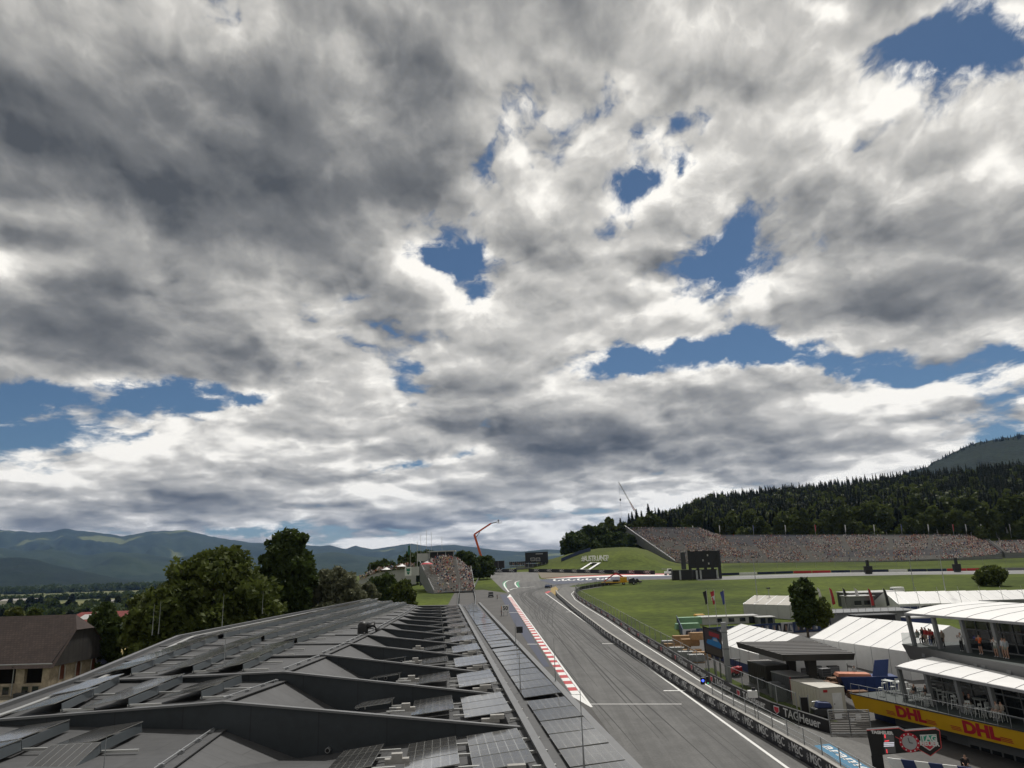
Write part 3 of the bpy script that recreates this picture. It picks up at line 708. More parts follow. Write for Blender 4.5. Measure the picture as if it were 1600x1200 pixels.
# guard rail beside the service road
Q=resample([Vector(p) for p in ((-9.5,150),(-11.5,195),(-14,245),(-18,300),(-20,380))],6.); b0=Vector((Q[0].x,Q[0].y,pz(Q[0].y)))
gr=thing('guard_rail','grey steel guard rail between service road and track','guard rail',b0)
for a,b in zip(Q,Q[1:]):
    A=Vector((a.x,a.y,pz(a.y)))-b0; B_=Vector((b.x,b.y,pz(b.y)))-b0; m=MB()
    for h in (.35,.7,1.05): m.bar(A+Vector((0,0,h)),B_+Vector((0,0,h)),.08,.26)
    m.build('beam',STEEL,gr); m=MB(); m.box((A.x-.08,A.y-.08,A.z-.1),(A.x+.08,A.y+.08,A.z+1.2)); m.build('post',STEEL,gr)
# white distance board 50 and black light panel on a post
g=gp(790,962); t=thing('distance_board','white distance board reading 50 beside the painted kerb','sign',g)
MB().box((-.9,-.04,1.0),(.9,.04,2.6)).build('board',WHITE,t); MB().tube([(-.5,.1,0),(-.5,.1,1.6)],.05,6).tube([(.5,.1,0),(.5,.1,1.6)],.05,6).build('post',STEEL,t)
o=obj('lettering',text_mesh('50',1.3,NAVB,.01,bold=.03),t,loc=(0,-.05,1.8),rot=(R(90),0,0))
g=gp(806,1010); t=thing('marshal_signal','black marshal light panel on a slim post beside the navy strip','signal',g)
MB().tube([(0,0,0),(0,0,3.6)],.06,6).build('post',STEEL,t); MB().box((.2,-.15,2.3),(1.35,.15,3.4)).build('housing',BLACK,t,bevel=.04); MB().box((.32,-.17,2.42),(1.23,-.15,3.28)).build('screen',DGREY,t); MB().bar((0,0,3.1),(.25,0,3.1),.06,.06).build('bracket',STEEL,t)
# hashtag letters and frame on the hill
LETW=mat('letter_white',(.85,.85,.84),.5,var=.04)
txt='#AUSTRIANGP'
a0=gh(911,877.2); a1=gh(949.5,876); nrm=Vector((a0.y-a1.y,a1.x-a0.x,0)).normalized(); nrm=nrm if nrm.y<0 else -nrm
dirx=(a1-a0); dirx.z=0; Lw=dirx.length; dirx.normalize()
for i,ch in enumerate(txt):
    p=a0+(a1-a0)*(i/(len(txt)-1)); me=text_mesh(ch,4.5,LETW,.15,bold=.09)
    o=obj('hill_letter',me,loc=p+Vector((0,0,1.35)),label='white standing letter %s of the hashtag sign on the grass hill'%ch if ch not in 'A' else 'white standing letter A of the hashtag sign on the grass hill',cat='letter',group='hashtag letters on the hill'); X_=Vector((.985,-.17,0)); n=Vector((X_.y,-X_.x,0)); o.matrix_world=Matrix.Translation(p+Vector((0,0,1.35)))@Matrix((X_*.66,Vector((0,0,1)),n)).transposed().to_4x4()
P=[gh(*q)+Vector((0,0,.35)) for q in ((908,890.5),(921,890.8),(937,880.3),(925,880))]
fr=thing('hill_frame','white slanted frame lying on the grass hill below the letters','sign',P[0])
for a,b,w in ((P[0],P[1],1.0),(P[1],P[2],1.5),(P[2],P[3],1.6),(P[3],P[0],1.5)): m=MB(); m.bar(a-P[0],b-P[0],w,.2); m.build('frame_bar',LETW,fr)
m=MB(); c=(P[2]+P[3])/2*.8+(P[0]+P[1])/2*.2-P[0]; m.bar(c-(P[2]-P[3])*.33,c+(P[2]-P[3])*.33,2.0,.25); m.build('dark_patch',BLACK,fr)  # black bar for the dark mark inside the frame

P=[gh(877,877.5),gh(890,872),gh(905,866),gh(923,860.5)]; nf=thing('navy_screen_fence','navy screen fence climbing the left flank of the grass hill','fence',P[0])
for a,b in zip(P,P[1:]): m=MB(); a,b=a-P[0],b-P[0]; m.hexa([a-Vector((0,0,.4)),b-Vector((0,0,.4)),b+Vector((0,.15,-.4)),a+Vector((0,.15,-.4))],[a+Vector((0,0,2.0)),b+Vector((0,0,2.0)),b+Vector((0,.15,2.0)),a+Vector((0,.15,2.0))]); m.build('screen_panel',mat('navy_screen',(.03,.045,.1),.7),nf)

# ---------------------------------------------------------------- far ridges
def fbm(x,y,o=5,h=.9): return mn.fractal(Vector((x,y,3.7)),h,2.0,o)
def forest_mat(name,c1,c2,c3,s,meadow=.72):
    m=bpy.data.materials.new(name); m.use_nodes=True; t=m.node_tree; p=t.nodes['Principled BSDF']; p.inputs['Roughness'].default_value=.95; p.inputs['Specular IOR Level'].default_value=.1
    g=t.nodes.new('ShaderNodeNewGeometry'); n=t.nodes.new('ShaderNodeTexNoise'); n.inputs['Scale'].default_value=s; n.inputs['Detail'].default_value=8; n.inputs['Roughness'].default_value=.6; t.links.new(g.outputs[0],n.inputs['Vector'])
    r=t.nodes.new('ShaderNodeValToRGB'); t.links.new(n.outputs[0],r.inputs[0]); e=r.color_ramp.elements; e[0].position=.35; e[0].color=(*c1,1); e[1].position=.6; e[1].color=(*c2,1)
    n2=t.nodes.new('ShaderNodeTexNoise'); n2.inputs['Scale'].default_value=s*.55; n2.inputs['Detail'].default_value=3; t.links.new(g.outputs[0],n2.inputs['Vector'])
    k=t.nodes.new('ShaderNodeMapRange'); k.inputs[1].default_value=meadow*.86; k.inputs[2].default_value=meadow*.9; t.links.new(n2.outputs[0],k.inputs[0])
    mx=t.nodes.new('ShaderNodeMix'); mx.data_type='RGBA'; t.links.new(k.outputs[0],mx.inputs[0]); t.links.new(r.outputs[0],mx.inputs[6]); mx.inputs[7].default_value=(*c3,1); t.links.new(mx.outputs[2],p.inputs['Base Color'])
    b=t.nodes.new('ShaderNodeBump'); b.inputs['Strength'].default_value=1; b.inputs['Distance'].default_value=12; n3=t.nodes.new('ShaderNodeTexNoise'); n3.inputs['Scale'].default_value=s*9; n3.inputs['Detail'].default_value=5; t.links.new(g.outputs[0],n3.inputs['Vector']); t.links.new(n3.outputs[0],b.inputs['Height']); t.links.new(b.outputs[0],p.inputs['Normal'])
    return m
FM1=forest_mat('far_forest',(.010,.020,.010),(.024,.038,.018),(.11,.125,.05),.0012)
FM2=forest_mat('hill_forest',(.008,.016,.007),(.016,.028,.010),(.055,.07,.03),.004,.78)
FM3=forest_mat('near_ridge_forest',(.005,.011,.006),(.011,.020,.009),(.03,.042,.018),.006,.8)
def ridge(name,prof,D,depth,m,zb=-24,seed=0,amp=.16,n=150,rows=26,back=.6):
    "a mountain: crest through the surveyed skyline, spurs running down to the valley"
    X=[];Zc=[]
    for i in range(n):
        x=prof[0][0]+(prof[-1][0]-prof[0][0])*i/(n-1)
        y=lin(prof,x); q=at(x,y,D); X.append(q.x); Zc.append(q.z)
    V=[];Fq=[]
    for j in range(rows):
        t=j/(rows-1); s=t*(1+back)-back if False else t
        for i in range(n):
            yy_=D-depth*(1-t) if t<=1 else D
            h=zb+(Zc[i]-zb)*(t**1.15)
            nz=fbm(X[i]/D*14+seed,t*3.5+seed*1.7,6)
            ridg=1-abs(fbm(X[i]/D*22+seed*2,t*1.2+seed,4))
            h+=(Zc[i]-zb)*amp*(nz+.6*(ridg-.8))*math.sin(math.pi*min(t,1))
            h+=(Zc[i]-zb)*.018*fbm(X[i]/D*90+seed,t*6,3)
            V.append((X[i]*(yy_/D),yy_,h))
    for i in range(n): V.append((X[i]*1.25,D+depth*.8,zb))
    for j in range(rows):
        for i in range(n-1): Fq.append((j*n+i,j*n+i+1,(j+1)*n+i+1,(j+1)*n+i))
    obj(name,npmesh(name,V,Fq,m,smooth=True),kind='structure')
ridge('mountains',[(-160,838),(0,828),(50,832),(80,830),(105,826),(130,830),(195,838),(240,829),(262,830),(290,828),(330,838),(390,848),(450,850),(500,853),(515,852),(540,858),(555,852),(580,858),(605,855),(640,849),(668,854),(690,852),(712,851),(740,855),(780,860),(820,862),(850,858),(900,860),(960,866)],13000,4500,FM1,-30,1,.2,220,34)
ridge('mountains',[(-160,850),(-60,858),(0,856),(40,861),(80,858),(130,868),(180,862),(230,866),(270,872),(330,862),(400,872),(470,868),(520,862),(570,869),(620,874),(700,873),(760,876),(860,880)],8500,2600,FM1,-26,4.3,.22,200,30)
ridge('mountains',[(-160,868),(-60,872),(0,872),(30,871),(55,874),(85,883),(120,890),(180,903),(240,911),(290,916)],5600,1500,FM3,-25,9.1,.1,120,22)
ridge('mountains',[(1380,760),(1405,744),(1425,736),(1450,728),(1470,716),(1500,702),(1520,693),(1550,688),(1600,679),(1650,668),(1800,660)],2900,1500,FM3,40,6.2,.06,140,24)
# ---------------------------------------------------------------- leaves and trees
def leaf_mat(name,c1,c2,s=.35):
    m=mat(name,c1,.7,var=.25,vs=s,col2=c2,spec=.25); t=m.node_tree; p=t.nodes['Principled BSDF']
    tr=t.nodes.new('ShaderNodeBsdfTranslucent'); t.links.new(p.inputs['Base Color'].links[0].from_socket,tr.inputs[0]); mx=t.nodes.new('ShaderNodeMixShader'); mx.inputs[0].default_value=.3
    o=t.nodes['Material Output']; t.links.new(p.outputs[0],mx.inputs[1]); t.links.new(tr.outputs[0],mx.inputs[2]); t.links.new(mx.outputs[0],o.inputs[0]); return m
LF={'oak':leaf_mat('leaf_mid_green',(.050,.072,.014),(.095,.115,.026)),'dark':leaf_mat('leaf_dark_green',(.030,.050,.012),(.058,.082,.020)),
    'willow':leaf_mat('leaf_willow',(.10,.11,.062),(.155,.16,.095)),'birch':leaf_mat('leaf_birch',(.040,.058,.013),(.075,.092,.023),.06),'fir':leaf_mat('leaf_fir',(.008,.014,.005),(.018,.026,.009),.03),'lime':leaf_mat('leaf_lime',(.06,.075,.014),(.10,.11,.025))}
BARK=mat('bark',(.09,.07,.05),.9,var=.25,vs=3); BARKW=mat('birch_bark',(.45,.43,.4),.8,var=.3,vs=4)
def quads(C,size,rng,flat=.0,stretch=1.7):
    "one leaf-spray quad at each centre, random orientation"
    n=len(C); a=rng.normal(size=(n,3)); a[:,2]-=.25; a/=np.linalg.norm(a,axis=1)[:,None]
    b=rng.normal(size=(n,3)); b-=a*(a*b).sum(1)[:,None]; b/=np.linalg.norm(b,axis=1)[:,None]
    s=size*(.4+1.2*rng.random((n,1))**1.6)*1.1; a=a*s*stretch*.5; b=b*s*.5
    V=np.stack([C-a-b*.35,C+b,C+a+b*.2,C-b],1).reshape(-1,3); return V
def crown_pts(lobes,n,rng,shell=.55):
    w=np.array([l[3]*l[4]*l[3] for l in lobes],float)**.75; w/=w.sum(); idx=rng.choice(len(lobes),n,p=w)
    L=np.array(lobes,float)[idx]; d=rng.normal(size=(n,3)); d/=np.linalg.norm(d,axis=1)[:,None]
    r=shell+(1-shell)*rng.random(n)**.6; lump=1+.12*np.sin(d[:,0]*5+L[:,0]*3)*np.cos(d[:,1]*6+L[:,1]*2)
    P=L[:,:3]+d*np.stack([L[:,3],L[:,3],L[:,4]],1)*(r*lump)[:,None]; return P
def make_lobes(rng,h,rad,base,k,shape='round'):
    out=[(0,0,base+(h-base)*.47,rad*.66,(h-base)*.43)]
    for i in range(int(k*2.2)):
        z=rng.uniform(0,1); a=rng.uniform(0,6.283)
        env={'round':math.sqrt(max(1-(2*z-1)**2,.05)),'cone':(1-z)*.95+.08,'wide':math.sqrt(max(1-(1.6*z-.6)**2,.06)),'col':.86*math.sqrt(max(1-abs(2*z-1)**3.2,.08))}[shape]
        rr=rad*env*rng.uniform(.45,.90); lr=rad*rng.uniform(.13,.27)*(.5+.5*env)
        out.append((math.cos(a)*rr,math.sin(a)*rr,base+(h-base)*(.06+.86*z),lr,lr*rng.uniform(.7,1.0)))
    return out
def tree_meshes(seed,h,rad,base,leaf,n,size,k=26,shape='round',bark=None):
    rng=np.random.default_rng(seed); lob=make_lobes(rng,h,rad,base,k,shape)
    C=crown_pts(lob,n,rng); V=quads(C,size,rng); Fq=np.arange(len(V)).reshape(-1,4)
    crown=npmesh('crown',V,Fq,leaf)
    m=MB(); m.tube([(0,0,-.3),(.05*rad*.2,0,base*.6),(0,.05,base+(h-base)*.35),(0,0,base+(h-base)*.8)],[.035*h*.75,.026*h*.75,.016*h*.75,.005*h],8)
    for l in lob[1:14]:
        z0=base*.7+(l[2]-base*.7)*.35; m.tube([(0,0,z0),(l[0]*.5,l[1]*.5,z0+(l[2]-z0)*.6),(l[0],l[1],l[2])],[.010*h,.007*h,.003*h],5,False)
    trunk=m.mesh('trunk',bark or BARK); return crown,trunk
def plant_tree(name,label,cat,loc,meshes,rz=0,scale=1.,group=None):
    t=thing(name,label,cat,loc,rz,group); t.scale=(scale,)*3 if not isinstance(scale,tuple) else scale
    obj('trunk',meshes[1],t); obj('crown',meshes[0],t); return t
def gz(x,y): return Vector((x,y,hz(x,y)))
# left-hand trees behind the hall
def tree_at(name,label,px_c,py_top,px_half,Y,leaf,n,size,seed,shape='round',k=30,base=.12,cat='tree',group=None,zb=None):
    top=at(px_c,py_top,Y); z0=hz(top.x,Y) if zb is None else zb; h=(top.z-z0)*1.02; rad=px_half/F*math.hypot(Y,top.x)*1.04
    return plant_tree(name,label,cat,Vector((top.x,Y,z0)),tree_meshes(seed,h,rad,h*base,leaf,n,size,k,shape),group=group)
tree_at('broadleaf_tree','wide mid-green broadleaf tree behind the left eave of the hall',338,853,98,128,LF['oak'],24000,.52,3,'wide',46,.06)
tree_at('broadleaf_tree','lower spreading bush tree at the foot of the wide broadleaf tree',262,915,48,118,LF['oak'],9500,.5,13,'wide',24,.05)
tree_at('broadleaf_tree','tallest dark-green broadleaf tree with a rounded square crown',452,821,50,150,LF['dark'],22000,.55,5,'col',44,.05)
tree_at('willow_tree','grey-green willow beside the tall dark tree',518,886,52,158,LF['willow'],15000,.48,7,'wide',30,.04)
tree_at('willow_tree','small pale willow behind the far corner of the hall roof',575,905,22,185,LF['willow'],3500,.5,17,'wide',16,.04)
tree_at('broadleaf_tree','dark round tree next to the grass bank of the small grandstand',606,893,26,215,LF['dark'],5500,.6,9,'round',22,.03)
tree_at('broadleaf_tree','bushy light-green tree nearest the small grandstand bank',630,903,21,205,LF['oak'],4500,.55,11,'round',20,.03)
tree_at('broadleaf_tree','slim dark tree between the willows and the grandstand bank',585,898,16,225,LF['dark'],2600,.6,19,'round',14,.03)
tree_at('conical_tree','dense conical tree beside the old barn gable',166,938,33,122,LF['dark'],13000,.5,21,'cone',34,.04)
tree_at('broadleaf_tree','round bright-green tree behind the red-roofed house',227,926,25,175,LF['oak'],6500,.6,23,'round',24,.05)
tree_at('broadleaf_tree','small yellowish bush tree over the barn ridge',27,946,13,260,LF['lime'],1800,.8,25,'round',12,.05,zb=2)
tree_at('broadleaf_tree','small green bush tree right of the yellowish one over the barn ridge',55,949,13,265,LF['oak'],1800,.8,26,'round',12,.05,zb=2)
# belt of trees in the valley
vb=[tree_meshes(100+i,h,r,h*.05,LF[k],900,1.7,14,sh) for i,(h,r,k,sh) in enumerate(((12,5.5,'dark','round'),(15,4.2,'fir','cone'),(11,6,'oak','wide'),(13,5,'dark','round')))]
rs=random.Random(31)
for i in range(125):
    px=rs.uniform(-40,300); Y=rs.uniform(380,1350); q=at(px,945,Y); k=rs.randrange(4) if px>70 else rs.choice((0,1,1,3)); z=hz(q.x,Y)
    nm=['broadleaf_tree','fir_tree','broadleaf_tree','broadleaf_tree'][k]; lb=['dark rounded tree in the valley tree belt beyond the barn','pointed dark fir in the valley tree belt beyond the barn','wide mid-green tree in the valley tree belt beyond the barn','dark rounded tree in the valley tree belt beyond the barn'][k]
    plant_tree(nm,lb,'tree',Vector((q.x,Y,z)),vb[k],rs.uniform(0,6),rs.uniform(.65,1.15)*(1.+Y/4000),group='valley tree belt')
rng=np.random.default_rng(9); vp=[]
for i in range(900):      # far wood along the valley edge and hedges between the fields
    px=rng.uniform(-60,330)
    if i<520: Y=rng.uniform(3000,3900); h=rng.uniform(16,28); r=rng.uniform(9,16)
    elif i<700: Y=rng.uniform(1750,1850)+px*.3; h=rng.uniform(9,15); r=rng.uniform(5,8)
    else: Y=rng.uniform(780,1050); h=rng.uniform(8,15); r=rng.uniform(4,7)
    q=at(px,920,Y); lob=[(0,0,h*.5,r,h*.5),(r*.5,0,h*.35,r*.7,h*.35),(-r*.5,.5,h*.4,r*.7,h*.4)]
    C=crown_pts(lob,60,rng,.8); vp.append(quads(C,r*.75,rng)+np.array((q.x,Y,hz(q.x,Y)))[None])
V=np.concatenate(vp); obj('valley_woods',npmesh('valley_woods',V,np.arange(len(V)).reshape(-1,4),LF['dark']),kind='stuff')
# trees on the hill top above the hashtag letters and behind the small grandstand
hb=[tree_meshes(140+i,h,r,h*.04,LF[k],2600,1.0,20,sh) for i,(h,r,k,sh) in enumerate(((17,7.5,'dark','round'),(15,7,'dark','wide'),(18,6.5,'dark','round')))]
for i,(px,pt,Y) in enumerate(((893,829,505),(905,821,515),(922,818,520),(938,819,525),(952,824,520),(966,829,520),(980,832,525),(912,832,500),(948,834,505),(887,840,508),(930,838,500),(972,842,510))):
    q=at(px,pt,Y); z=min(hz(q.x,Y),q.z-14); plant_tree('broadleaf_tree','dark dense tree of the clump on the grass hill above the hashtag letters','tree',Vector((q.x,Y,z)),hb[i%3],i*1.3,(q.z-z)/17.,group='hilltop clump')
for i,(px,pt,Y) in enumerate(((600,872,330),(612,868,335),(588,876,328),(640,860,350),(652,856,360),(664,857,365),(700,860,370),(712,862,372),(725,858,375),(735,862,372),(748,861,378),(760,866,382),(690,866,365),(630,866,345),(676,862,365))):
    q=at(px,pt,Y); z=min(hz(q.x,Y),q.z-7); plant_tree('broadleaf_tree','dark tree on the skyline behind the small grandstand','tree',Vector((q.x,Y,z)),hb[i%3],i*1.1,(q.z-z)/17.,group='skyline trees')
# right-hand paddock trees
tree_at('broadleaf_tree','slender leafy tree standing among the paddock tents',1251,900,22,140,LF['dark'],3400,.5,41,'col',34,.12)
tree_at('broadleaf_tree','thin pale sapling next to the slender paddock tree',1283,932,13,139,LF['oak'],700,.5,43,'col',12,.2)
tree_at('broadleaf_tree','round bush-like tree alone on the grass near the back straight',1545,884,20,236,LF['oak'],4200,.6,45,'round',20,.03)
# ---------------------------------------------------------------- forest on the right-hand hill
def fir_arrays(rng,h,r,n):
    t=rng.random(n)**.85*.97; ang=rng.uniform(0,6.283,n); rad=r*(1-t)*(0.55+.45*rng.random(n))+.08; z=h*(.08+.92*t)
    C=np.stack([np.cos(ang)*rad,np.sin(ang)*rad,z-rad*.25],1); out=np.stack([np.cos(ang),np.sin(ang),-.45+0*ang],1); tan=np.stack([-np.sin(ang),np.cos(ang),0*ang],1)
    L=(r*.40*(1-t)+.45)[:,None]; W_=L*.8
    Q=np.stack([C-out*L,C+tan*W_,C+out*L,C-tan*W_],1).reshape(-1,3)
    cone=[]
    for z0,z1,r0 in ((.05,.5,.8),(.3,.75,.58),(.55,.97,.36)):
        for i in range(6):
            a,b=i*1.0472+z0,(i+1)*1.0472+z0; ra=r*r0*rng.uniform(.75,1.05)
            cone+=[(ra*math.cos(a),ra*math.sin(a),h*z0),(ra*math.cos(b),ra*math.sin(b),h*z0),(.05*math.cos(b),.05*math.sin(b),h*z1),(.05*math.cos(a),.05*math.sin(a),h*z1)]
    return np.concatenate([Q,np.array(cone)])
def fir_meshes(seed,h,r,n=420):
    rng=np.random.default_rng(seed); V=fir_arrays(rng,h,r,n); c=npmesh('crown',V,np.arange(len(V)).reshape(-1,4),LF['fir'])
    m=MB(); m.tube([(0,0,-.3),(0,0,h*.5),(0,0,h*.97)],[.012*h,.009*h,.002*h],6); return c,m.mesh('trunk',BARK)
firs=[fir_meshes(200+i,h,r) for i,(h,r) in enumerate(((21,4.6),(24,4.8),(18,4.4),(22,4.2)))]
birs=[tree_meshes(220+i,h,r,h*.10,LF[k],1700,1.2,20,'col' if i%2 else 'round',BARKW) for i,(h,r,k) in enumerate(((19,5.2,'birch'),(21,4.6,'birch'),(17,5.5,'oak'),(20,5,'birch')))]
rs=random.Random(77); NF=0
def on_hill(s2,t2): p=ST0+SN*s2+SD*t2; return gz(p.x,p.y)
spots=[]
t2=-35.
while t2<470:
    spots.append((rs.uniform(-4,6),t2,'b')); t2+=rs.uniform(4.2,7.5)
t2=-45.
while t2<470:
    spots.append((rs.uniform(8,20),t2,'b' if rs.random()<.45 else 'f')); t2+=rs.uniform(4,7)
for row in range(3):
    t2=-50.
    while t2<500:
        spots.append((22+row*10+rs.uniform(-5,5),t2,'f')); t2+=rs.uniform(6,10)
for s2,t2,k in spots[:296]:
    p=on_hill(s2,t2); NF+=1
    j=rs.randrange(4); sc=rs.uniform(.8,1.15) if k=='b' else rs.uniform(.6,.88)
    if k=='b': plant_tree('birch_tree','%s %s at the forest edge behind the big grandstand'%('tall' if sc>.97 else 'lower',['rounded light-green birch','narrow light-green birch','wide mid-green broadleaf tree','slim pale-trunked birch'][j]),'tree',p,birs[j],rs.uniform(0,6),sc,group='forest edge trees')
    else: plant_tree('fir_tree','%s dark fir with %s crown near the forest edge behind the big grandstand'%('tall' if sc>.74 else 'short',['broad','widest','squat','slender'][j]),'tree',p,firs[j],rs.uniform(0,6),sc,group='forest firs')
rng=np.random.default_rng(5); parts=[]
def add_firs(spots_,n,h0=12,h1=18.5,far=.72):
    for p in spots_:
        h=rng.uniform(h0,h1); parts.append(fir_arrays(rng,h,rng.uniform(3.4,5.2)*far,n)+np.array(p)[None])
add_firs([tuple(on_hill(*s[:2])) for s in spots[296:]],120)
extra=[]
for i in range(4200):
    s2=48+390*rng.random()**.9; t2=rng.uniform(-60,560); extra.append(tuple(on_hill(s2,t2)))
add_firs(extra,44)
for i in range(420):        # crest of the mountain behind
    px=rng.uniform(1400,1640); Dm=2900; y=lin([(1380,760),(1405,744),(1425,736),(1450,728),(1470,716),(1500,702),(1520,693),(1550,688),(1600,679),(1650,668)],px); q=at(px,y+rng.uniform(-.5,12),Dm-rng.uniform(0,60)); parts.append(fir_arrays(rng,rng.uniform(18,30),6,40)+np.array((q.x,q.y,q.z-14))[None])
bl=[]
for i in range(520):
    p=on_hill(30+330*rng.random()**1.2,rng.uniform(-60,560)); h=rng.uniform(11,16.5); r=rng.uniform(3.0,5.2)
    lob=[(0,0,h*.62,r,h*.36)]+[(rng.uniform(-.6,.6)*r,rng.uniform(-.6,.6)*r,h*rng.uniform(.4,.85),r*.5,r*.5) for _ in range(4)]
    bl.append(quads(crown_pts(lob,120,rng,.75),1.7,rng)+np.array(p)[None])
V=np.concatenate(bl); obj('forest_understorey',npmesh('forest_understorey',V,np.arange(len(V)).reshape(-1,4),LF['birch']),kind='stuff')
V=np.concatenate(parts); obj('forest',npmesh('forest',V,np.arange(len(V)).reshape(-1,4),LF['fir']),kind='stuff')

# ---------------------------------------------------------------- old barn
PLAST=mat('weathered_plaster',(.30,.255,.19),.9,var=.28,vs=.7,fine=.15,bs=3,col2=(.36,.30,.22))
SHING=mat('barn_shingles',(.062,.043,.037),.85,var=.25,vs=.4)
def add_rows(m,w,h):
    t=m.node_tree; p=t.nodes['Principled BSDF']; src=p.inputs['Base Color'].links[0].from_socket; tc=t.nodes.new('ShaderNodeTexCoord'); b=t.nodes.new('ShaderNodeTexBrick'); t.links.new(tc.outputs['UV'],b.inputs[0])
    b.inputs['Scale'].default_value=1; b.inputs['Brick Width'].default_value=w; b.inputs['Row Height'].default_value=h; b.inputs['Mortar Size'].default_value=.03; b.inputs['Color1'].default_value=(1,1,1,1); b.inputs['Color2'].default_value=(.72,.72,.74,1); b.inputs['Mortar'].default_value=(.5,.5,.5,1)
    v=t.nodes.new('ShaderNodeVectorMath'); v.operation='MULTIPLY'; t.links.new(src,v.inputs[0]); t.links.new(b.outputs[0],v.inputs[1]); t.links.new(v.outputs[0],p.inputs['Base Color'])
add_rows(SHING,.45,.35)
def uv_quad(o,us):
    l=o.data.uv_layers.new(name='UV')
    for i,q in enumerate(us): l.data[i].uv=q
BOARD=mat('barn_boards',(.055,.05,.047),.9,var=.3,vs=.5); add_rows(BOARD,.22,30)
WREAR=mat('barn_shutter',(.11,.035,.02),.8,var=.2); DARKI=mat('dark_interior',(.02,.017,.014),.9)
bC=Vector((-66,109,3.7)); ba=Vector((-.998,.06,0)); bg_=Vector((.06,.998,0)); bz=Vector((0,0,1))
barn=thing('old_barn','old stone barn with brown shingled roof and boarded gable','barn',bC)
def bp(u,v,z): return ba*u+bg_*v+bz*z          # local: u along the front, v into the depth
EV,RG=4.4,10.5
m=MB()   # lower front wall, gable wall
m.hexa([bp(0,0,-.5),bp(26,0,-.5),bp(26,.5,-.5),bp(0,.5,-.5)],[bp(0,0,1.75),bp(26,0,1.75),bp(26,.5,1.75),bp(0,.5,1.75)])
m.hexa([bp(-.02,.5,-.5),bp(.5,.5,-.5),bp(.5,12.5,-.5),bp(-.02,12.5,-.5)],[bp(-.02,.5,EV),bp(.5,.5,EV),bp(.5,12.5,EV),bp(-.02,12.5,EV)])
m.hexa([bp(0,12.0,-.5),bp(26,12.0,-.5),bp(26,12.5,-.5),bp(0,12.5,-.5)],[bp(0,12.0,EV),bp(26,12.0,EV),bp(26,12.5,EV),bp(0,12.5,EV)])
m.build('wall',PLAST,barn)
for u,w in ((0,1.0),(3.6,1.3),(8.2,1.2),(12.8,1.2),(17.4,1.2)):
    m=MB(); m.hexa([bp(u,-.06,1.75),bp(u+w,-.06,1.75),bp(u+w,.5,1.75),bp(u,.5,1.75)],[bp(u,-.06,EV),bp(u+w,-.06,EV),bp(u+w,.5,EV),bp(u,.5,EV)]); m.build('pillar',PLAST,barn)
m=MB(); m.quad(bp(.5,2.6,-.2),bp(26,2.6,-.2),bp(26,2.6,EV),bp(.5,2.6,EV)); m.build('inner_wall',DARKI,barn)
WFR=mat('old_window_frame',(.28,.25,.2),.8)
for u in (1.3,3.15-.35,5.6,7.0,10.2,11.6):
    m=MB(); m.hexa([bp(u,-.03,.35),bp(u+1,-.03,.35),bp(u+1,.02,.35),bp(u,.02,.35)],[bp(u,-.03,1.35),bp(u+1,-.03,1.35),bp(u+1,.02,1.35),bp(u,.02,1.35)]); w=m.build('window',GLASS,barn)
    m=MB()
    for a,b in (((u-.08,.27),(u+1.08,.27)),((u-.08,1.43),(u+1.08,1.43)),((u-.0,.3),(u-.0,1.4)),((u+1,.3),(u+1,1.4))): m.bar(bp(a[0],-.04,a[1]),bp(b[0],-.04,b[1]),.05,.05)
    m.build('frame',WFR,w)
for v in (2.6,6.2,9.8):
    arch=[bp(-.05,v-.45,1.9),bp(-.05,v+.45,1.9)]+[bp(-.05,v+.45*math.cos(a),3.3+.75*math.sin(a)) for a in [i*math.pi/8 for i in range(9)]]
    m=MB(); m.prism(arch[::-1],ba*-.0+ba*.03); w=m.build('arched_window',WREAR,barn)
    m=MB(); ar=[bp(-.07,v-.62,1.75),bp(-.07,v-.6,3.3)]+[bp(-.07,v-.6*math.cos(a),3.3+.9*math.sin(a)) for a in [i*math.pi/8 for i in range(9)]]+[bp(-.07,v+.62,1.75)]; m.tube(ar,.1,4,False); m.build('surround',CONC,w)
m=MB(); m.hexa([bp(-.05,1.6,.2),bp(.02,1.6,.2),bp(.02,2.5,.2),bp(-.05,2.5,.2)],[bp(-.05,1.6,1.0),bp(.02,1.6,1.0),bp(.02,2.5,1.0),bp(-.05,2.5,1.0)]); m.build('window',GLASS,barn)
ov=.7; hipz=RG-2.1; k_=(RG-EV)/6.25
def rp(u,v): return bp(u,v,EV+.05+k_*(v if v<6.25 else 12.5-v))
hv=(hipz-EV)/k_
f=MB(); f.quad(rp(27,-ov),rp(-.9,-ov),rp(-.6,hv),rp(1.2,6.25),rp(27,6.25)); o=f.build('roof',SHING,barn); uv_quad(o,[(0,0),(27.9,0),(27.6,5.2),(25.1,9),(0,9)])
f=MB(); f.quad(rp(27,6.25),rp(1.2,6.25),rp(-.6,12.5-hv),rp(-.9,12.5+ov),rp(27,12.5+ov)); o=f.build('roof',SHING,barn); uv_quad(o,[(0,9),(25.1,9),(27.6,5.2),(27.9,0),(0,0)])
f=MB(); f.quad(rp(-.6,hv),rp(-.6,12.5-hv),rp(1.2,6.25)); o=f.build('roof_hip',SHING,barn); uv_quad(o,[(0,0),(6,0),(3,4)])
f=MB(); f.quad(bp(-.35,-.3,EV-.5),bp(-.35,12.8,EV-.5),bp(-.35,12.8,EV+.1),bp(-.35,12.5-hv,hipz),bp(-.35,hv,hipz),bp(-.35,-.3,EV+.1)); o=f.build('gable_boards',BOARD,barn); uv_quad(o,[(0,0),(13,0),(13,1),(9,4),(4,4),(0,1)])
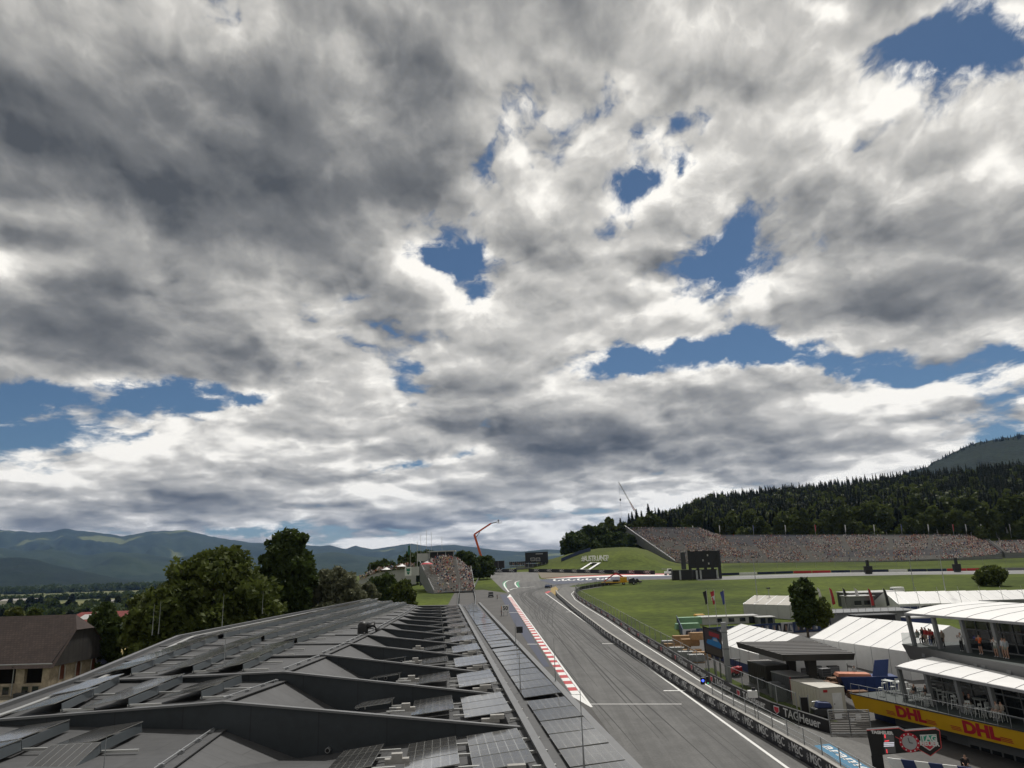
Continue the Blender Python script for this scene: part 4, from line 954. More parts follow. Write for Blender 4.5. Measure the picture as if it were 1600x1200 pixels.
m=MB(); m.tube([bp(5.1,-.75,EV-.1),bp(5.1,-.25,EV-.5),bp(5.1,-.2,-.3)],.07,6); m.build('downpipe',STEEL,barn); m=MB(); m.tube([bp(-.8,-.8,EV-.05),bp(27,-.8,EV-.05)],.09,6); m.build('gutter',STEEL,barn)
g=gp(26,1096); m=MB(); m.hexa([(-.8,-.4,0),(.8,-.4,0),(.8,.4,0),(-.8,.4,0)],[(-.9,-.45,.8),(.9,-.45,.8),(.9,.45,.8),(-.9,.45,.8)]); m.build('water_trough',DGREY,label='dark trough standing below the barn windows',cat='trough',loc=bC+bp(2.9,-1.2,-.1),bevel=.05)
# pop-up tents beside the barn
NVT=mat('navy_tent_fabric',(.035,.042,.085),.7,var=.2,vs=1.5,col2=(.06,.068,.12)); 
def popup(loc,label):
    t=thing('canopy_tent',label,'tent',loc,.4,'navy pop-up tents'); m=MB(); s=2.1
    q=[(-s,-s,2.3),(s,-s,2.3),(s,s,2.3),(-s,s,2.3)]
    for i in range(4): m.quad(q[i],q[(i+1)%4],(0,0,3.5)); a,b=q[i],q[(i+1)%4]; m.quad(a,b,(b[0],b[1],1.9),(a[0],a[1],1.9))
    m.build('canopy',NVT,t)
    for x,y,_ in q: MB().tube([(x*.97,y*.97,0),(x*.97,y*.97,2.3)],.03,5).build('leg',STEEL,t)
    m=MB()
    for i in range(3): m.box((-1.6+i*1.1,-s-.02,1.98),(-.8+i*1.1,-s-.01,2.2))
    m.build('print',LET,t)
for i,(px,Y) in enumerate(((146,121),(158,125),(172,123))):
    q=at(px,1021+i%2*2,Y); popup(Vector((q.x,Y,q.z-3.4)),['navy pop-up tent half hidden by the barn gable','middle navy pop-up tent between its two neighbours','navy pop-up tent with peaked top beside the hall eave'][i])
# house with red roof, tanks, camping tent
REDR=mat('red_sheet_roof',(.16,.022,.018),.6,var=.2,vs=.4); HW=mat('house_wall',(.42,.47,.52),.8,var=.12)
hb_=Vector((-98,186,6.6)); hs=thing('farm_house','low pale house with red sheet roof behind the conical tree','house',hb_)
MB().box((-12,0,-1),(9,9,3.0)).build('wall',HW,hs)
f=MB(); f.quad((-13,-1.2,3.0),(10.2,-1.2,3.0),(8.2,4.5,5.0),(-11,4.5,5.0)); f.quad((10.2,-1.2,3.0),(10.2,10.2,3.0),(8.2,4.5,5.0)); f.quad((10.2,10.2,3),(-13,10.2,3),(-11,4.5,5),(8.2,4.5,5)); f.quad((-13,10.2,3),(-13,-1.2,3),(-11,4.5,5)); rf=f.build('roof',REDR,hs)
for x0,x1 in ((-9.5,-2.5),(2,7)):
    f=MB(); z=lambda y:3.0+(y+1.2)/5.7*2+.06; f.quad((x0,0,z(0)),(x1,0,z(0)),(x1-.3,2.9,z(2.9)),(x0+.3,2.9,z(2.9))); f.build('skylight_sheet',LGREY,rf)
for x in (-9,-5,-1,3.5,6.3): w=MB().box((x,-.06,.9),(x+1.3,.02,2.3)).build('window',WREAR if x>0 else GLASS,hs); MB().box((x-.1,-.09,.78),(x+1.4,-.02,.9)).build('sill',CONC,w)
IBC=mat('white_tank',(.62,.62,.6),.5,var=.1)
for i,(px,py,Y) in enumerate(((224,970,178),(231,971,177),(227,962,178.5),(235,968,180))):
    q=at(px,py+8,Y); z=hz(q.x,Y) if i!=2 else hz(q.x,Y)+1.25
    t=thing('liquid_tank',['white liquid tank on the ground, first beside the house corner','white liquid tank on the ground, in front of the others','white liquid tank on top of the stack','white liquid tank at the far end of the group'][i],'tank',Vector((q.x,Y,z))); MB().box((-.58,-.5,.15),(.58,.5,1.15)).build('container',IBC,t,bevel=.08); MB().box((-.6,-.52,0),(.6,.52,.14)).build('pallet',WOOD,t)
    m=MB()
    for x in (-.59,-.2,.2,.59): m.tube([(x,-.53,.1),(x,-.53,1.18)],.02,4)
    m.build('cage',STEEL,t)
q=at(205,992,172); m=MB(); m.lathe([(1.7,0),(1.65,.6),(1.3,1.2),(.7,1.6),(.02,1.75)],14); m.build('camping_tent',mat('green_tent',(.18,.26,.2),.7),smooth=True,loc=Vector((q.x,172,hz(q.x,172))),label='pale green dome tent on dry grass beside the house',cat='tent')
DRY=mat('dry_grass',(.20,.155,.06),.95,var=.25,vs=.3); sheet('dry_grass_field',[(-105,160),(-88,150),(-62,140),(-60,165),(-75,178),(-90,184)],DRY,.04)
sheet('yard_ground',[(-95,104),(-52,100),(-50,140),(-64,142),(-90,130)],mat('yard_gravel',(.17,.15,.11),.95,var=.3,vs=.3),.03)
# a few far sheds and parked caravans in the valley
for i,(px,py,Y,w,h) in enumerate(((42,951,420,14,3),(75,953,430,16,2.6),(98,951,440,14,2.6),(28,928,1500,70,9),(180,934,900,22,6),(172,931,1300,40,7),(205,937,800,20,5),(255,932,900,22,6))):
    q=at(px,py+2,Y); z=hz(q.x,Y); t=thing('valley_shed',['long white shed roof behind the yellowish bush tree','row of parked white caravans behind the barn ridge','second row of white caravans behind the barn ridge','wide cream factory hall at the foot of the dark hill','small pale shed among valley trees behind the house','low pale building at the far field edge','pale cottage above the red-roofed house','pale shed behind the round green tree'][i],'shed',Vector((q.x,Y,z)))
    wm=mat('pale_shed_wall',(.5,.48,.42),.8); MB().box((-w/2,0,-3),(w/2,w*.35,h)).build('wall',wm,t); f=MB(); f.prism([(-w/2-.5,-.5,h),(-w/2-.5,w*.35+.5,h),(-w/2-.5,w*.17,h*1.35)],(w+1,0,0)); f.build('roof',LGREY if i<3 else mat('grey_roof',(.3,.28,.26),.8),t)
# ---------------------------------------------------------------- grandstands and crowds
CROWD=attrmat('clothing')
def person_tmpl():
    B=[]
    def bx(x0,x1,y0,y1,z0,z1,tx=1.): 
        c=(x0+x1)/2
        B.append([(x0,y0,z0),(x1,y0,z0),(x1,y1,z0),(x0,y1,z0)]+[(c+(x-c)*tx,y,z1) for x,y in ((x0,y0),(x1,y0),(x1,y1),(x0,y1))])
    bx(-.17,.17,-.5,.05,.28,.46); bx(-.24,.24,-.12,.12,.42,1.0,.85); bx(-.1,.1,-.11,.1,1.02,1.28,.75)
    return np.array(B).reshape(-1,3)
PT=person_tmpl(); PF=np.array([(0,3,2,1),(4,5,6,7),(0,1,5,4),(1,2,6,5),(2,3,7,6),(3,0,4,7)])
PFA=np.concatenate([PF+8*i for i in range(3)])
CL=[(.62,.6,.57)]*8+[(.03,.03,.035)]*5+[(.30,.05,.05)]*2+[(.03,.05,.13)]*5+[(.42,.16,.07)]*2+[(.26,.24,.22)]*4+[(.46,.33,.29)]*8+[(.2,.14,.1)]*3+[(.12,.22,.33),(.45,.38,.15),(.07,.14,.09)]
SKN=[(.42,.25,.18),(.36,.2,.14),(.5,.32,.24)]; HAIR=[(.05,.03,.02),(.2,.12,.05),(.5,.5,.48),(.35,.02,.02),(.02,.03,.1)]
def crowd(name,pos,nrm,label,rng,standing=.0):
    n=len(pos); V=np.zeros((n,24,3)); C=np.zeros((n,24,3))
    for i,(p,d) in enumerate(zip(pos,nrm)):
        s=rng.uniform(.88,1.08); a=math.atan2(d[0],-d[1])+rng.uniform(-.4,.4); c,s_=math.cos(a),math.sin(a); T=PT*s
        if rng.random()<standing: T=T.copy(); T[8:,2]+=.4
        V[i,:,0]=T[:,0]*c-T[:,1]*s_+p[0]; V[i,:,1]=T[:,0]*s_+T[:,1]*c+p[1]; V[i,:,2]=T[:,2]+p[2]
        k=CL[rng.integers(len(CL))]; C[i,:8]=CL[rng.integers(len(CL))] if rng.random()<.6 else SKN[0]; C[i,8:16]=k; C[i,16:]=SKN[rng.integers(3)] if rng.random()<.5 else HAIR[rng.integers(5)]
    Fq=(PFA[None]+24*np.arange(n)[:,None,None]).reshape(-1,4)
    return obj(name,npmesh(name,V.reshape(-1,3),Fq,CROWD,C.reshape(-1,3)),kind='stuff',label=label)
def interp(P,u):
    u=min(max(u,0),1)*(len(P)-1); i=min(int(u),len(P)-2); return P[i].lerp(P[i+1],u-i)
SEATG=mat('grey_seats',(.30,.295,.29),.7,var=.15,vs=.3); SEATB=mat('blue_seats',(.06,.075,.16),.6,var=.2,vs=.2)
def grandstand(name,label,B,T,nr,seatmat,density,rng,crowd_label,cuts=24,pitch=.62,standing=.1):
    base=B[0].copy(); th=thing(name,label,'grandstand',base); pos=[];nr_=[]
    L=sum((b-a).length for a,b in zip(B,B[1:]))
    st=MB(); us=[i/cuts for i in range(cuts+1)]
    def pt(u,r): return interp(B,u).lerp(interp(T,u),r)-base
    for r in range(nr):
        lo=[pt(u,r/nr) for u in us]; hi=[pt(u,(r+1)/nr) for u in us]
        for i in range(cuts):
            a,b,c,d=lo[i],lo[i+1],hi[i+1],hi[i]
            A2,B2=Vector((a.x,a.y,d.z)),Vector((b.x,b.y,c.z))
            st.quad(a,b,B2,A2); st.quad(A2,B2,c,d)
    st.build('stepped_terrace',CONC,th)
    sk=MB()
    for i in range(cuts): a,b=pt(us[i],0),pt(us[i+1],0); sk.quad(a-Vector((0,0,2.5)),b-Vector((0,0,2.5)),b+Vector((0,0,.9)),a+Vector((0,0,.9)))
    sk.build('front_parapet',MGREY,th)
    for u in (0,1):
        m=MB(); a,b=pt(u,0),pt(u,1); m.quad(a-Vector((0,0,3)),b-Vector((0,0,6)),b+Vector((0,0,1.1)),a+Vector((0,0,1.1))); m.build('side_wall',MGREY,th)
        m=MB(); m.tube([a+Vector((0,0,2)),b+Vector((0,0,2))],.06,4)
        for q in range(9): c=a.lerp(b,q/8); m.tube([c,c+Vector((0,0,2))],.04,4)
        m.build('side_railing',STEEL,th)
    m=MB(); a=[pt(u,1) for u in us]
    for i in range(cuts): m.quad(a[i]-Vector((0,0,8)),a[i+1]-Vector((0,0,8)),a[i+1]+Vector((0,0,1.0)),a[i]+Vector((0,0,1.0)))
    m.build('back_wall',MGREY,th)
    for r in range(nr):
        for sec in range(6):
            m=MB()
            for i in range(cuts*sec//6,cuts*(sec+1)//6):
                a,b=pt(us[i],(r+.55)/nr),pt(us[i+1],(r+.55)/nr); z=(pt(us[i],(r+1)/nr).z+pt(us[i+1],(r+1)/nr).z)/2
                a.z=pt(us[i],(r+1)/nr).z; b.z=pt(us[i+1],(r+1)/nr).z; g=(b-a)*.03
                m.bar(a+g+Vector((0,0,.36)),b-g+Vector((0,0,.36)),.34,.12)
            m.build('seat_row',seatmat(sec,r),th)
        n=int(L/pitch)
        for i in range(n):
            u=(i+rng.uniform(.2,.8))/n
            if (u*L)%(17. if L>60 else 9.)<1.7 or rng.random()>density(u,r/nr)*(.45+.95*max(0,min(1,.5+1.6*mn.noise(Vector((u*L*.12,r*.35,L)))))): continue
            q=pt(u,(r+.5)/nr); q.z=pt(u,(r+1)/nr).z; d=pt(u,0)-pt(u,1); pos.append(tuple(q+base)); nr_.append((d.x,d.y))
    crowd('crowd',pos,nr_,crowd_label,rng,standing); return th
rng=np.random.default_rng(11)
LB=[at(678,930,287),at(742,926,287)]; LT=[at(656,884,309),at(690,871,312),at(712,873,312),at(736,892,309)]
def dl(u,r): return .25 if (r<.28 and u<.45) else (.5 if r<.1 else .93)
grandstand('grandstand','small crowded grandstand on the grass bank left of the track',LB,LT,22,lambda s,r:SEATG,dl,rng,'spectators filling the small grandstand left of the track',12,.55,.35)
RB=[at(1055,880.5,490),at(1110,881.5,474),at(1170,881.5,462),at(1300,880.5,435),at(1400,878.5,412),at(1500,874.5,405),at(1566,868,402)]
RTp=[at(977,826,535),at(1092,826.5,512),at(1124,838,506),at(1260,838,484),at(1400,838,464),at(1510,838,454),at(1540,846,452)]
def dr(u,r):
    v=.5+.5*math.sin(u*31+r*7)*math.sin(u*13-r*9+1.3); d=.74-.45*(v>.75)
    if .5<u<.62 and r<.35: d=.35
    if .72<u<.9 and .1<r<.4: d=.3
    if u<.28 and r<.2: d=.4
    return d
grandstand('grandstand','long crowded grandstand below the forest on the right',RB,RTp,30,lambda s,r:SEATB if (s in (3,4) and 4<r<12) or (s in (0,2) and r>17) else SEATG,dr,rng,'dense crowd seated in the long grandstand below the forest',60,.72,.06)
RB2=[at(1570,866,408),at(1660,866,404)]; RT2=[at(1546,848,440),at(1660,844,436)]
grandstand('grandstand','separate grandstand block beyond the end of the long one',RB2,RT2,14,lambda s,r:SEATG,lambda u,r:.75,rng,'crowd seated in the separate end grandstand',8,.7,.06)
# flag masts behind the long grandstand
FLR=mat('flag_red',(.4,.03,.04),.7); FLW=mat('flag_white',(.6,.6,.6),.7); FLN=mat('flag_navy',(.05,.07,.22),.7); FLK=mat('flag_black',(.02,.02,.02),.7)
def mast(loc,h,m_,label,r=.07,fl=(1.1,3.4),group=None,lean=0):
    t=thing('flag_mast',label,'flag',loc,group=group); MB().tube([(0,0,0),(0,0,h)],[r,r*.55],6).build('pole',LGREY,t)
    f=MB(); n=6
    for i in range(n):
        z0=h-.2-fl[1]*i/n; z1=h-.2-fl[1]*(i+1)/n; w=lambda k:fl[0]*(1-.5*k/n); y=lambda k:.12*math.sin(k*1.3)
        f.quad((0,0,z0),(w(i),y(i),z0-.3),(w(i+1),y(i+1),z1-.3),(0,0,z1))
    f.build('flag',m_,t); return t
for i,px in enumerate((1083,1125,1178,1228,1275,1322,1367,1410,1452,1491,1511,1535,1558,1580)):
    u=(px-1000)/560; q=at(px,838,lin([(1083,515),(1124,508),(1260,486),(1400,466),(1600,448)],px)); mast(q-Vector((0,0,1)),8.5,[FLW,FLW,FLN,FLW,FLR][i%5],'slim mast with %s flag behind the long grandstand'%['white','white','navy','white','red'][i%5],.09,(.7,4.2),'masts behind the long grandstand')

# ---------------------------------------------------------------- people
def body_mesh(pose,shirt,legs,skin=(.42,.25,.18),hair=(.05,.03,.02),shorts=False,key={}):
    "one continuous skinned figure, 1.75 m tall standing"
    J={'pel':(0,0,.95),'wai':(0,.01,1.12),'che':(0,.02,1.36),'nec':(0,.02,1.5),'hea':(0,0,1.6),'top':(0,0,1.72),
       'hl':(-.1,0,.9),'hr':(.1,0,.9),'kl':(-.11,-.02,.5),'kr':(.11,-.02,.5),'al':(-.11,.03,.08),'ar':(.11,.03,.08),'fl':(-.12,-.14,.04),'fr':(.12,-.14,.04),
       'sl':(-.19,.02,1.42),'sr':(.19,.02,1.42),'el':(-.25,.03,1.13),'er':(.25,.03,1.13),'wl':(-.24,-.1,.9),'wr':(.24,-.1,.9),'dl':(-.235,-.15,.82),'dr':(.235,-.15,.82)}
    if pose=='photo': J.update(el=(-.23,-.12,1.18),er=(.23,-.12,1.18),wl=(-.1,-.3,1.42),wr=(.1,-.3,1.42),dl=(-.05,-.33,1.5),dr=(.05,-.33,1.5))
    if pose=='lean': J.update(che=(0,-.08,1.33),nec=(0,-.12,1.46),hea=(0,-.17,1.55),top=(0,-.18,1.67),sl=(-.19,-.1,1.39),sr=(.19,-.1,1.39),el=(-.25,-.2,1.14),er=(.25,-.2,1.14),wl=(-.12,-.42,1.1),wr=(.12,-.42,1.1),dl=(-.06,-.48,1.1),dr=(.06,-.48,1.1))
    if pose=='sit':
        for k in ('pel','wai','che','nec','hea','top','sl','sr','el','er','hl','hr'): J[k]=(J[k][0],J[k][1],J[k][2]-.45)
        J.update(kl=(-.13,-.45,.5),kr=(.13,-.45,.5),al=(-.13,-.42,.08),ar=(.13,-.42,.08),fl=(-.13,-.58,.04),fr=(.13,-.58,.04),wl=(-.14,-.3,.62),wr=(.14,-.3,.62),dl=(-.1,-.38,.6),dr=(.1,-.38,.6))
    N=list(J); I={k:i for i,k in enumerate(N)}
    Ed=[('pel','wai'),('wai','che'),('che','nec'),('nec','hea'),('hea','top'),('pel','hl'),('hl','kl'),('kl','al'),('al','fl'),('pel','hr'),('hr','kr'),('kr','ar'),('ar','fr'),('che','sl'),('sl','el'),('el','wl'),('wl','dl'),('che','sr'),('sr','er'),('er','wr'),('wr','dr')]
    rad=dict(pel=.15,wai=.135,che=.15,nec=.06,hea=.095,top=.075,hl=.1,hr=.1,kl=.07,kr=.07,al=.05,ar=.05,fl=.045,fr=.045,sl=.075,sr=.075,el=.052,er=.052,wl=.038,wr=.038,dl=.035,dr=.035)
    if pose not in key:
        me=bpy.data.meshes.new('body'); me.from_pydata([J[n] for n in N],[(I[a],I[b]) for a,b in Ed],[]); o=bpy.data.objects.new('body',me); COL.objects.link(o)
        md=o.modifiers.new('skin','SKIN'); sv=me.skin_vertices[0].data
        for n in N: sv[I[n]].radius=(rad[n],rad[n]*(.8 if n in('pel','wai','che') else 1)); sv[I[n]].use_root=(n=='pel')
        o.modifiers.new('sub','SUBSURF').levels=1; bpy.context.view_layer.update()
        key[pose]=bpy.data.meshes.new_from_object(o.evaluated_get(bpy.context.evaluated_depsgraph_get())); bpy.data.objects.remove(o); bpy.data.meshes.remove(me)
    src=key[pose]; me=src.copy(); me.name='body'; a=me.color_attributes.new('col','FLOAT_COLOR','POINT'); c=[]
    for v in me.vertices:
        p=v.co; best=min(J,key=lambda k:(Vector(J[k])-p).length)
        if best=='top' or (best=='hea' and p.y>J['hea'][1]+.03): q=hair
        elif best in('hea','nec'): q=skin
        elif best in('el','er','wl','wr','dl','dr'): q=skin if best[0]!='e' else shirt
        elif best in('che','wai','sl','sr'): q=shirt
        elif best in('fl','fr'): q=(.5,.5,.5)
        elif best in('al','ar') or (shorts and best in('kl','kr')): q=skin if shorts else legs
        else: q=legs
        c+=[*q,1]
    a.data.foreach_set('color',c); me.materials.clear(); me.materials.append(CROWD); me.polygons.foreach_set('use_smooth',[True]*len(me.polygons)); return me
def person(loc,face,pose,shirt,legs,label,shorts=False,hair=(.05,.03,.02),group=None,s=1.):
    d=Vector(face); o=obj('person',body_mesh(pose,shirt,legs,hair=hair,shorts=shorts),loc=loc,rz=math.atan2(d.x,-d.y),label=label,cat='person',group=group); o.scale=(s,s,s); return o
# ---------------------------------------------------------------- turn one: lift, tower, screen, vehicles
ORG=mat('orange_paint',(.55,.09,.02),.45,var=.1)
q0=at(757,889,400); L0=q0.copy(); lift=thing('boom_lift','orange telescopic boom lift raised high beside the run-off','boom lift',L0)
e1=at(741,835,400)-L0; e2=at(767,818,400)-L0; e3=at(777,815.5,400)-L0
MB().bar((0,0,1),e1,.95,1.1).build('lower_boom',ORG,lift); MB().bar(e1,e2,.7,.8).build('upper_boom',ORG,lift); MB().bar(e2,e3,.35,.4).build('jib',DGREY,lift)
MB().bar(e1+Vector((.6,0,-2)),e1.lerp(e2,.35)+Vector((0,0,-.5)),.3,.3).build('hydraulic_ram',DGREY,lift)
m=MB(); b=e3+Vector((1,0,0)); m.box((b.x-1.2,b.y-.6,b.z-.7),(b.x+1.2,b.y+.6,b.z-.6))
for x in (-1.2,-.4,.4,1.2):
    for y in (-.6,.6): m.tube([(b.x+x,b.y+y,b.z-.7),(b.x+x,b.y+y,b.z+.5)],.05,4)
for y in (-.6,.6): m.tube([(b.x-1.2,b.y+y,b.z+.5),(b.x+1.2,b.y+y,b.z+.5)],.05,4)
m.build('basket',DGREY,lift); m=MB(); m.box((-1.6,-1.2,.6),(1.6,2.2,1.7)); m.build('chassis',DGREY,lift)
for x in (-1.5,1.5):
    for y in (-.8,1.8): m=MB(); m.tube([(x-.2,y,.1),(x+.2,y,.1)],.6,12); m.build('wheel',RUBBER,lift)
person(L0+b+Vector((-.4,0,-.6)),(0,-1,0),'stand',(.03,.03,.04),(.03,.03,.04),'person in dark clothes standing in the lift basket',s=1.15)
# black hospitality tower beyond turn one
tw=at(838,890,468); T0=Vector((tw.x,468,tw.z)); tower=thing('race_tower','black multi-level tower with white trimmed windows beyond turn one','tower',T0)
def tb(x0,x1,y0,y1,Yo=0,d=6): a=at(x0,y1,468)-T0; b=at(x1,y0,468)-T0; return (a.x,Yo,a.z),(b.x,Yo+d,b.z)
MB().box(*tb(821,856,862,880,0,9)).build('upper_level',BLACK,tower); MB().box(*tb(819,859,860.5,862,-.6,10)).build('flat_roof',DGREY,tower); MB().box(*tb(821,858,879.8,890,-2,11)).build('lower_level',DGREY,tower)
for a,b in ((829.5,835.5),(837.5,843.5)):
    w=MB().box(*tb(a,b,872,876,-.15,.1)).build('window',GLASS,tower); m=MB(); (x0,y,z0),(x1,_,z1)=tb(a,b,871.6,876.4,-.25,.1)
    for p,q in (((x0,z0),(x1,z0)),((x0,z1),(x1,z1)),((x0,z0),(x0,z1)),((x1,z0),(x1,z1))): m.bar((p[0],y,p[1]),(q[0],y,q[1]),.18,.18,(0,1,0))
    m.build('frame',LET,w)
p=at(842,865.5,467.6)-T0; obj('lettering',text_mesh('ARENA',1.8,LETG,.02,bold=.05),tower,loc=p,rot=(R(90),0,0)) if False else MB().box(*tb(837,848,864.5,866.2,-.15,.1)).build('light_strip',LETG,tower)
for x in (826,833,840,847,853): m=MB(); a=at(x,890,465)-T0; m.tube([a,a+Vector((0,0,4.2))],.12,5); m.build('column',STEEL,tower)
MB().box(*tb(796,822,877,883,1,5)).build('terrace_roof',DGREY,tower); MB().box(*tb(797,822,884,886,0,6)).build('terrace_deck',MGREY,tower); MB().box(*tb(806,836,885.5,891.5,-3,.5)).build('plinth_wall',MGREY,tower)
m=MB()
for x in range(798,822,3): a=at(x,884,468)-T0; m.tube([a,a+Vector((0,0,2.6))],.07,4)
m.build('terrace_posts',STEEL,tower)
rt=random.Random(3); pos=[];nn=[]
for i in range(26): q=at(rt.uniform(797,834),rt.uniform(882,883.5),467); pos.append(tuple(q-Vector((0,0,.6)))); nn.append((0,-1))
crowd('crowd',pos,nn,'people standing on the terraces of the black tower',np.random.default_rng(2),.8)
# black mesh-covered trailers left of the tower
t0=at(773,891,430); t=thing('covered_trailer','black covered trailer with ribbed sides beside the orange lift','trailer',t0)
a=at(759,891,430)-t0; b=at(788,876,430)-t0; MB().box((a.x,0,a.z+.9),(b.x,4,b.z)).build('body',BLACK,t)
for i in range(4): x=a.x+(b.x-a.x)*(i+.0)/3; MB().box((x-.1,-.12,a.z+.9),(x+.1,-.02,b.z+.05)).build('rib',MGREY,t)
for x in (.2,.35,.65,.8): m=MB(); X0=a.x+(b.x-a.x)*x; m.tube([(X0,-.1,a.z+.55),(X0,.4,a.z+.55)],.55,10); m.build('wheel',RUBBER,t)
# mobile crane behind the hilltop trees
cb=at(992,805,575); cr_b=thing('mobile_crane','slim lattice crane boom leaning over the trees beside the long grandstand','crane',Vector((cb.x,575,hz(cb.x,575))))
c0=cb-cr_b.location; tip=at(966.5,753,575)-cr_b.location; foot=Vector((c0.x+9,0,1.5))
def lattice(a,b,w,n):
    m=MB(); d=(b-a).normalized(); x=Vector((0,1,0)); u=d.cross(x).normalized()
    cs=[x*w*i+u*w*j for i,j in ((-.5,-.5),(.5,-.5),(.5,.5),(-.5,.5))]
    for c in cs: m.tube([a+c,b+c*.5],.09,4)
    for i in range(n):
        p,q=a.lerp(b,i/n),a.lerp(b,(i+1)/n)
        for k in range(4): m.tube([p+cs[k]*(1-.5*i/n),q+cs[(k+1)%4]*(1-.5*i/n)],.06,3,False)
    return m
lattice(foot,tip,1.0,26).build('boom',mat('crane_white',(.5,.5,.5),.5),cr_b); lattice(foot.lerp(tip,.45),foot.lerp(tip,.62),1.15,5).build('boom_section',ORG,cr_b)
m=MB(); hk=at(969.5,800,575)-cr_b.location; m.tube([tip,Vector((tip.x+.4,tip.y,hk.z+10))],.05,4); m.build('cable',DGREY,cr_b)
m=MB(); m.lathe([(.05,1.4),(.5,.9),(.6,.2),(.35,-.5),(.05,-.7)],8,(tip.x+.4,tip.y,hk.z+9)); m.build('hook_block',DGREY,cr_b); MB().tube([(tip.x+.4,tip.y,hk.z+9),(tip.x+.4,tip.y,hk.z-9)],.05,4).build('lower_cable',DGREY,cr_b)
MB().box((foot.x-2,-1.4,0),(foot.x+7,1.4,2.6)).build('carrier',mat('crane_yellow',(.5,.33,.03),.5),cr_b,bevel=.15)
# giant screen seen from behind
sg=gp(1100,905); scr=thing('video_screen','huge black video screen seen from behind on black containers','screen',sg)
def sb(x0,y0,x1,y1,o=0,d=1.): a=at(x0,y1,sg.y)-sg; b=at(x1,y0,sg.y)-sg; return (a.x,o,a.z),(b.x,o+d,b.z)
MB().box(*sb(1078,860,1125,888,.6,1.2)).build('screen_back',BLACK,scr)
for i in range(7): (x0,y,z0),(x1,_,z1)=sb(1079,861+i*3.9,1124,861.5+i*3.9,.5,.1); MB().box((x0,y,z0),(x1,.58,z1)).build('frame_rib',BLACK,scr)
for x in (1078,1090,1102,1113,1124): (x0,y,z0),(x1,_,z1)=sb(x,860,x+.5,904,.45,.1); MB().box((x0,y,z0),(x1,.62,z1)).build('mast',BLACK,scr)
for x,y in ((1098,874),(1107,879),(1105,866)): MB().box(*sb(x,y,x+1.6,y+3,.3,.2)).build('control_box',LGREY,scr)
MB().box(*sb(1052,890,1080,907,0,3)).build('container',BLACK,scr); MB().box(*sb(1084,889,1120,905,.2,3)).build('container',BLACK,scr)
MB().box(*sb(1066,863,1070.5,890,.4,1)).build('speaker_mast',DGREY,scr)
for x in (1062,1088,1094,1120): MB().box(*sb(x,891,x+1.4,906,-.3,.2)).build('leg',STEEL,scr)
# white truck beside the screen
def wheels(th,xs,ys,r,z0=0,w=.3):
    for x in xs:
        for y in ys:
            m=MB(); m.tube([(x,y-w/2,z0+r),(x,y+w/2,z0+r)],r,12); wo_=m.build('wheel',RUBBER,th); m=MB(); m.tube([(x,y-w/2-.01,z0+r),(x,y+w/2+.01,z0+r)],r*.5,8); m.build('rim',STEEL,wo_)
def ang(v): return math.atan2(v.y,v.x)
g=gp(1040,899); t=thing('white_truck','white box truck with open tail lift left of the giant screen','truck',g,math.pi)
MB().box((-3.0,-1.1,.8),(.3,1.1,1.9)).build('load_bed',WHITE,t); MB().hexa([(-3.0+0,-1.1,.6),(-1.0,-1.1,.6),(-1.0,1.1,.6),(-3.0,1.1,.6)],[(-2.9,-1.05,3.0),(-1.1,-1.05,3.0),(-1.1,1.05,3.0),(-2.9,1.05,3.0)]).build('cab',WHITE,t,bevel=.1); MB().box((-2.8,1.06,1.9),(-1.3,1.12,2.7)).build('window',GLASS,t); MB().bar((-.6,0,2.8),(1.6,0,3.0),.3,.2).build('tail_lift',LGREY,t); wheels(t,(-2.2,-.1),(-1,1),.45)
# recovery truck carrying a red arm, with a black pickup beside it
YEL=mat('yellow_paint',(.55,.30,.01),.45,var=.1)
g=gp(968,914); t=thing('recovery_truck','yellow and black recovery truck with folded red crane arm','truck',g,R(-4))
MB().box((-7,-1.3,.9),(3.5,1.3,1.25)).build('load_bed',YEL,t); MB().box((-7.2,-1.35,.5),(-.5,1.35,.9)).build('chassis',BLACK,t)
MB().hexa([(3.6,-1.3,.5),(7,-1.3,.5),(7,1.3,.5),(3.6,1.3,.5)],[(3.7,-1.2,2.0),(5.7,-1.2,2.6),(5.7,1.2,2.6),(3.7,1.2,2.6)]).build('cab',BLACK,t,bevel=.12); MB().box((4.0,-1.32,1.6),(5.4,-1.22,2.2)).build('window',GLASS,t)
MB().box((.3,-1.0,1.25),(3.0,1.0,3.0)).build('machine_body',YEL,t,bevel=.15); MB().bar((2.2,0,2.6),(-1.2,0,4.6),.45,.5).bar((-1.2,0,4.6),(-6.0,0,1.5),.4,.4).build('crane_arm',RED,t); MB().box((-2.5,-1.0,1.26),(-.4,1.0,2.0)).build('toolbox',BLACK,t)
wheels(t,(-5.6,-4.3,1.6,5.5),(-1.15,1.15),.55)
def car(name,label,loc,rz,mt,L=4.6,W=1.85,H=1.5,pick=False,cat='car'):
    t=thing(name,label,cat,loc,rz); h=H
    prof=[(-L/2,.35),(-L/2,.8),(-L/2+.1,.95),(-L*.30 if not pick else L*.02,.98),(-L*.18 if not pick else L*.05,h),(L*.12 if not pick else L*.2,h),(L*.27,1.0),(L/2-.1,.88),(L/2,.6),(L/2,.35)]
    m=MB(); m.prism([(x,-W/2,z) for x,z in prof],(0,W,0)); m.build('body',mt,t,bevel=.06)
    m=MB(); a=(-L*.16 if not pick else L*.06); b=(L*.12 if not pick else L*.19)
    for s_ in (-1,1): m.prism([(a-.25,s_*(W/2+.004),1.02),(b+.45,s_*(W/2+.004),1.02),(b,s_*(W/2+.004),h-.08),(a,s_*(W/2+.004),h-.08)],(0,-s_*.01,0))
    m.build('side_window',GLASS,t); wheels(t,(-L*.31,L*.31),(-W/2+.08,W/2-.08),.34,0,.22); return t
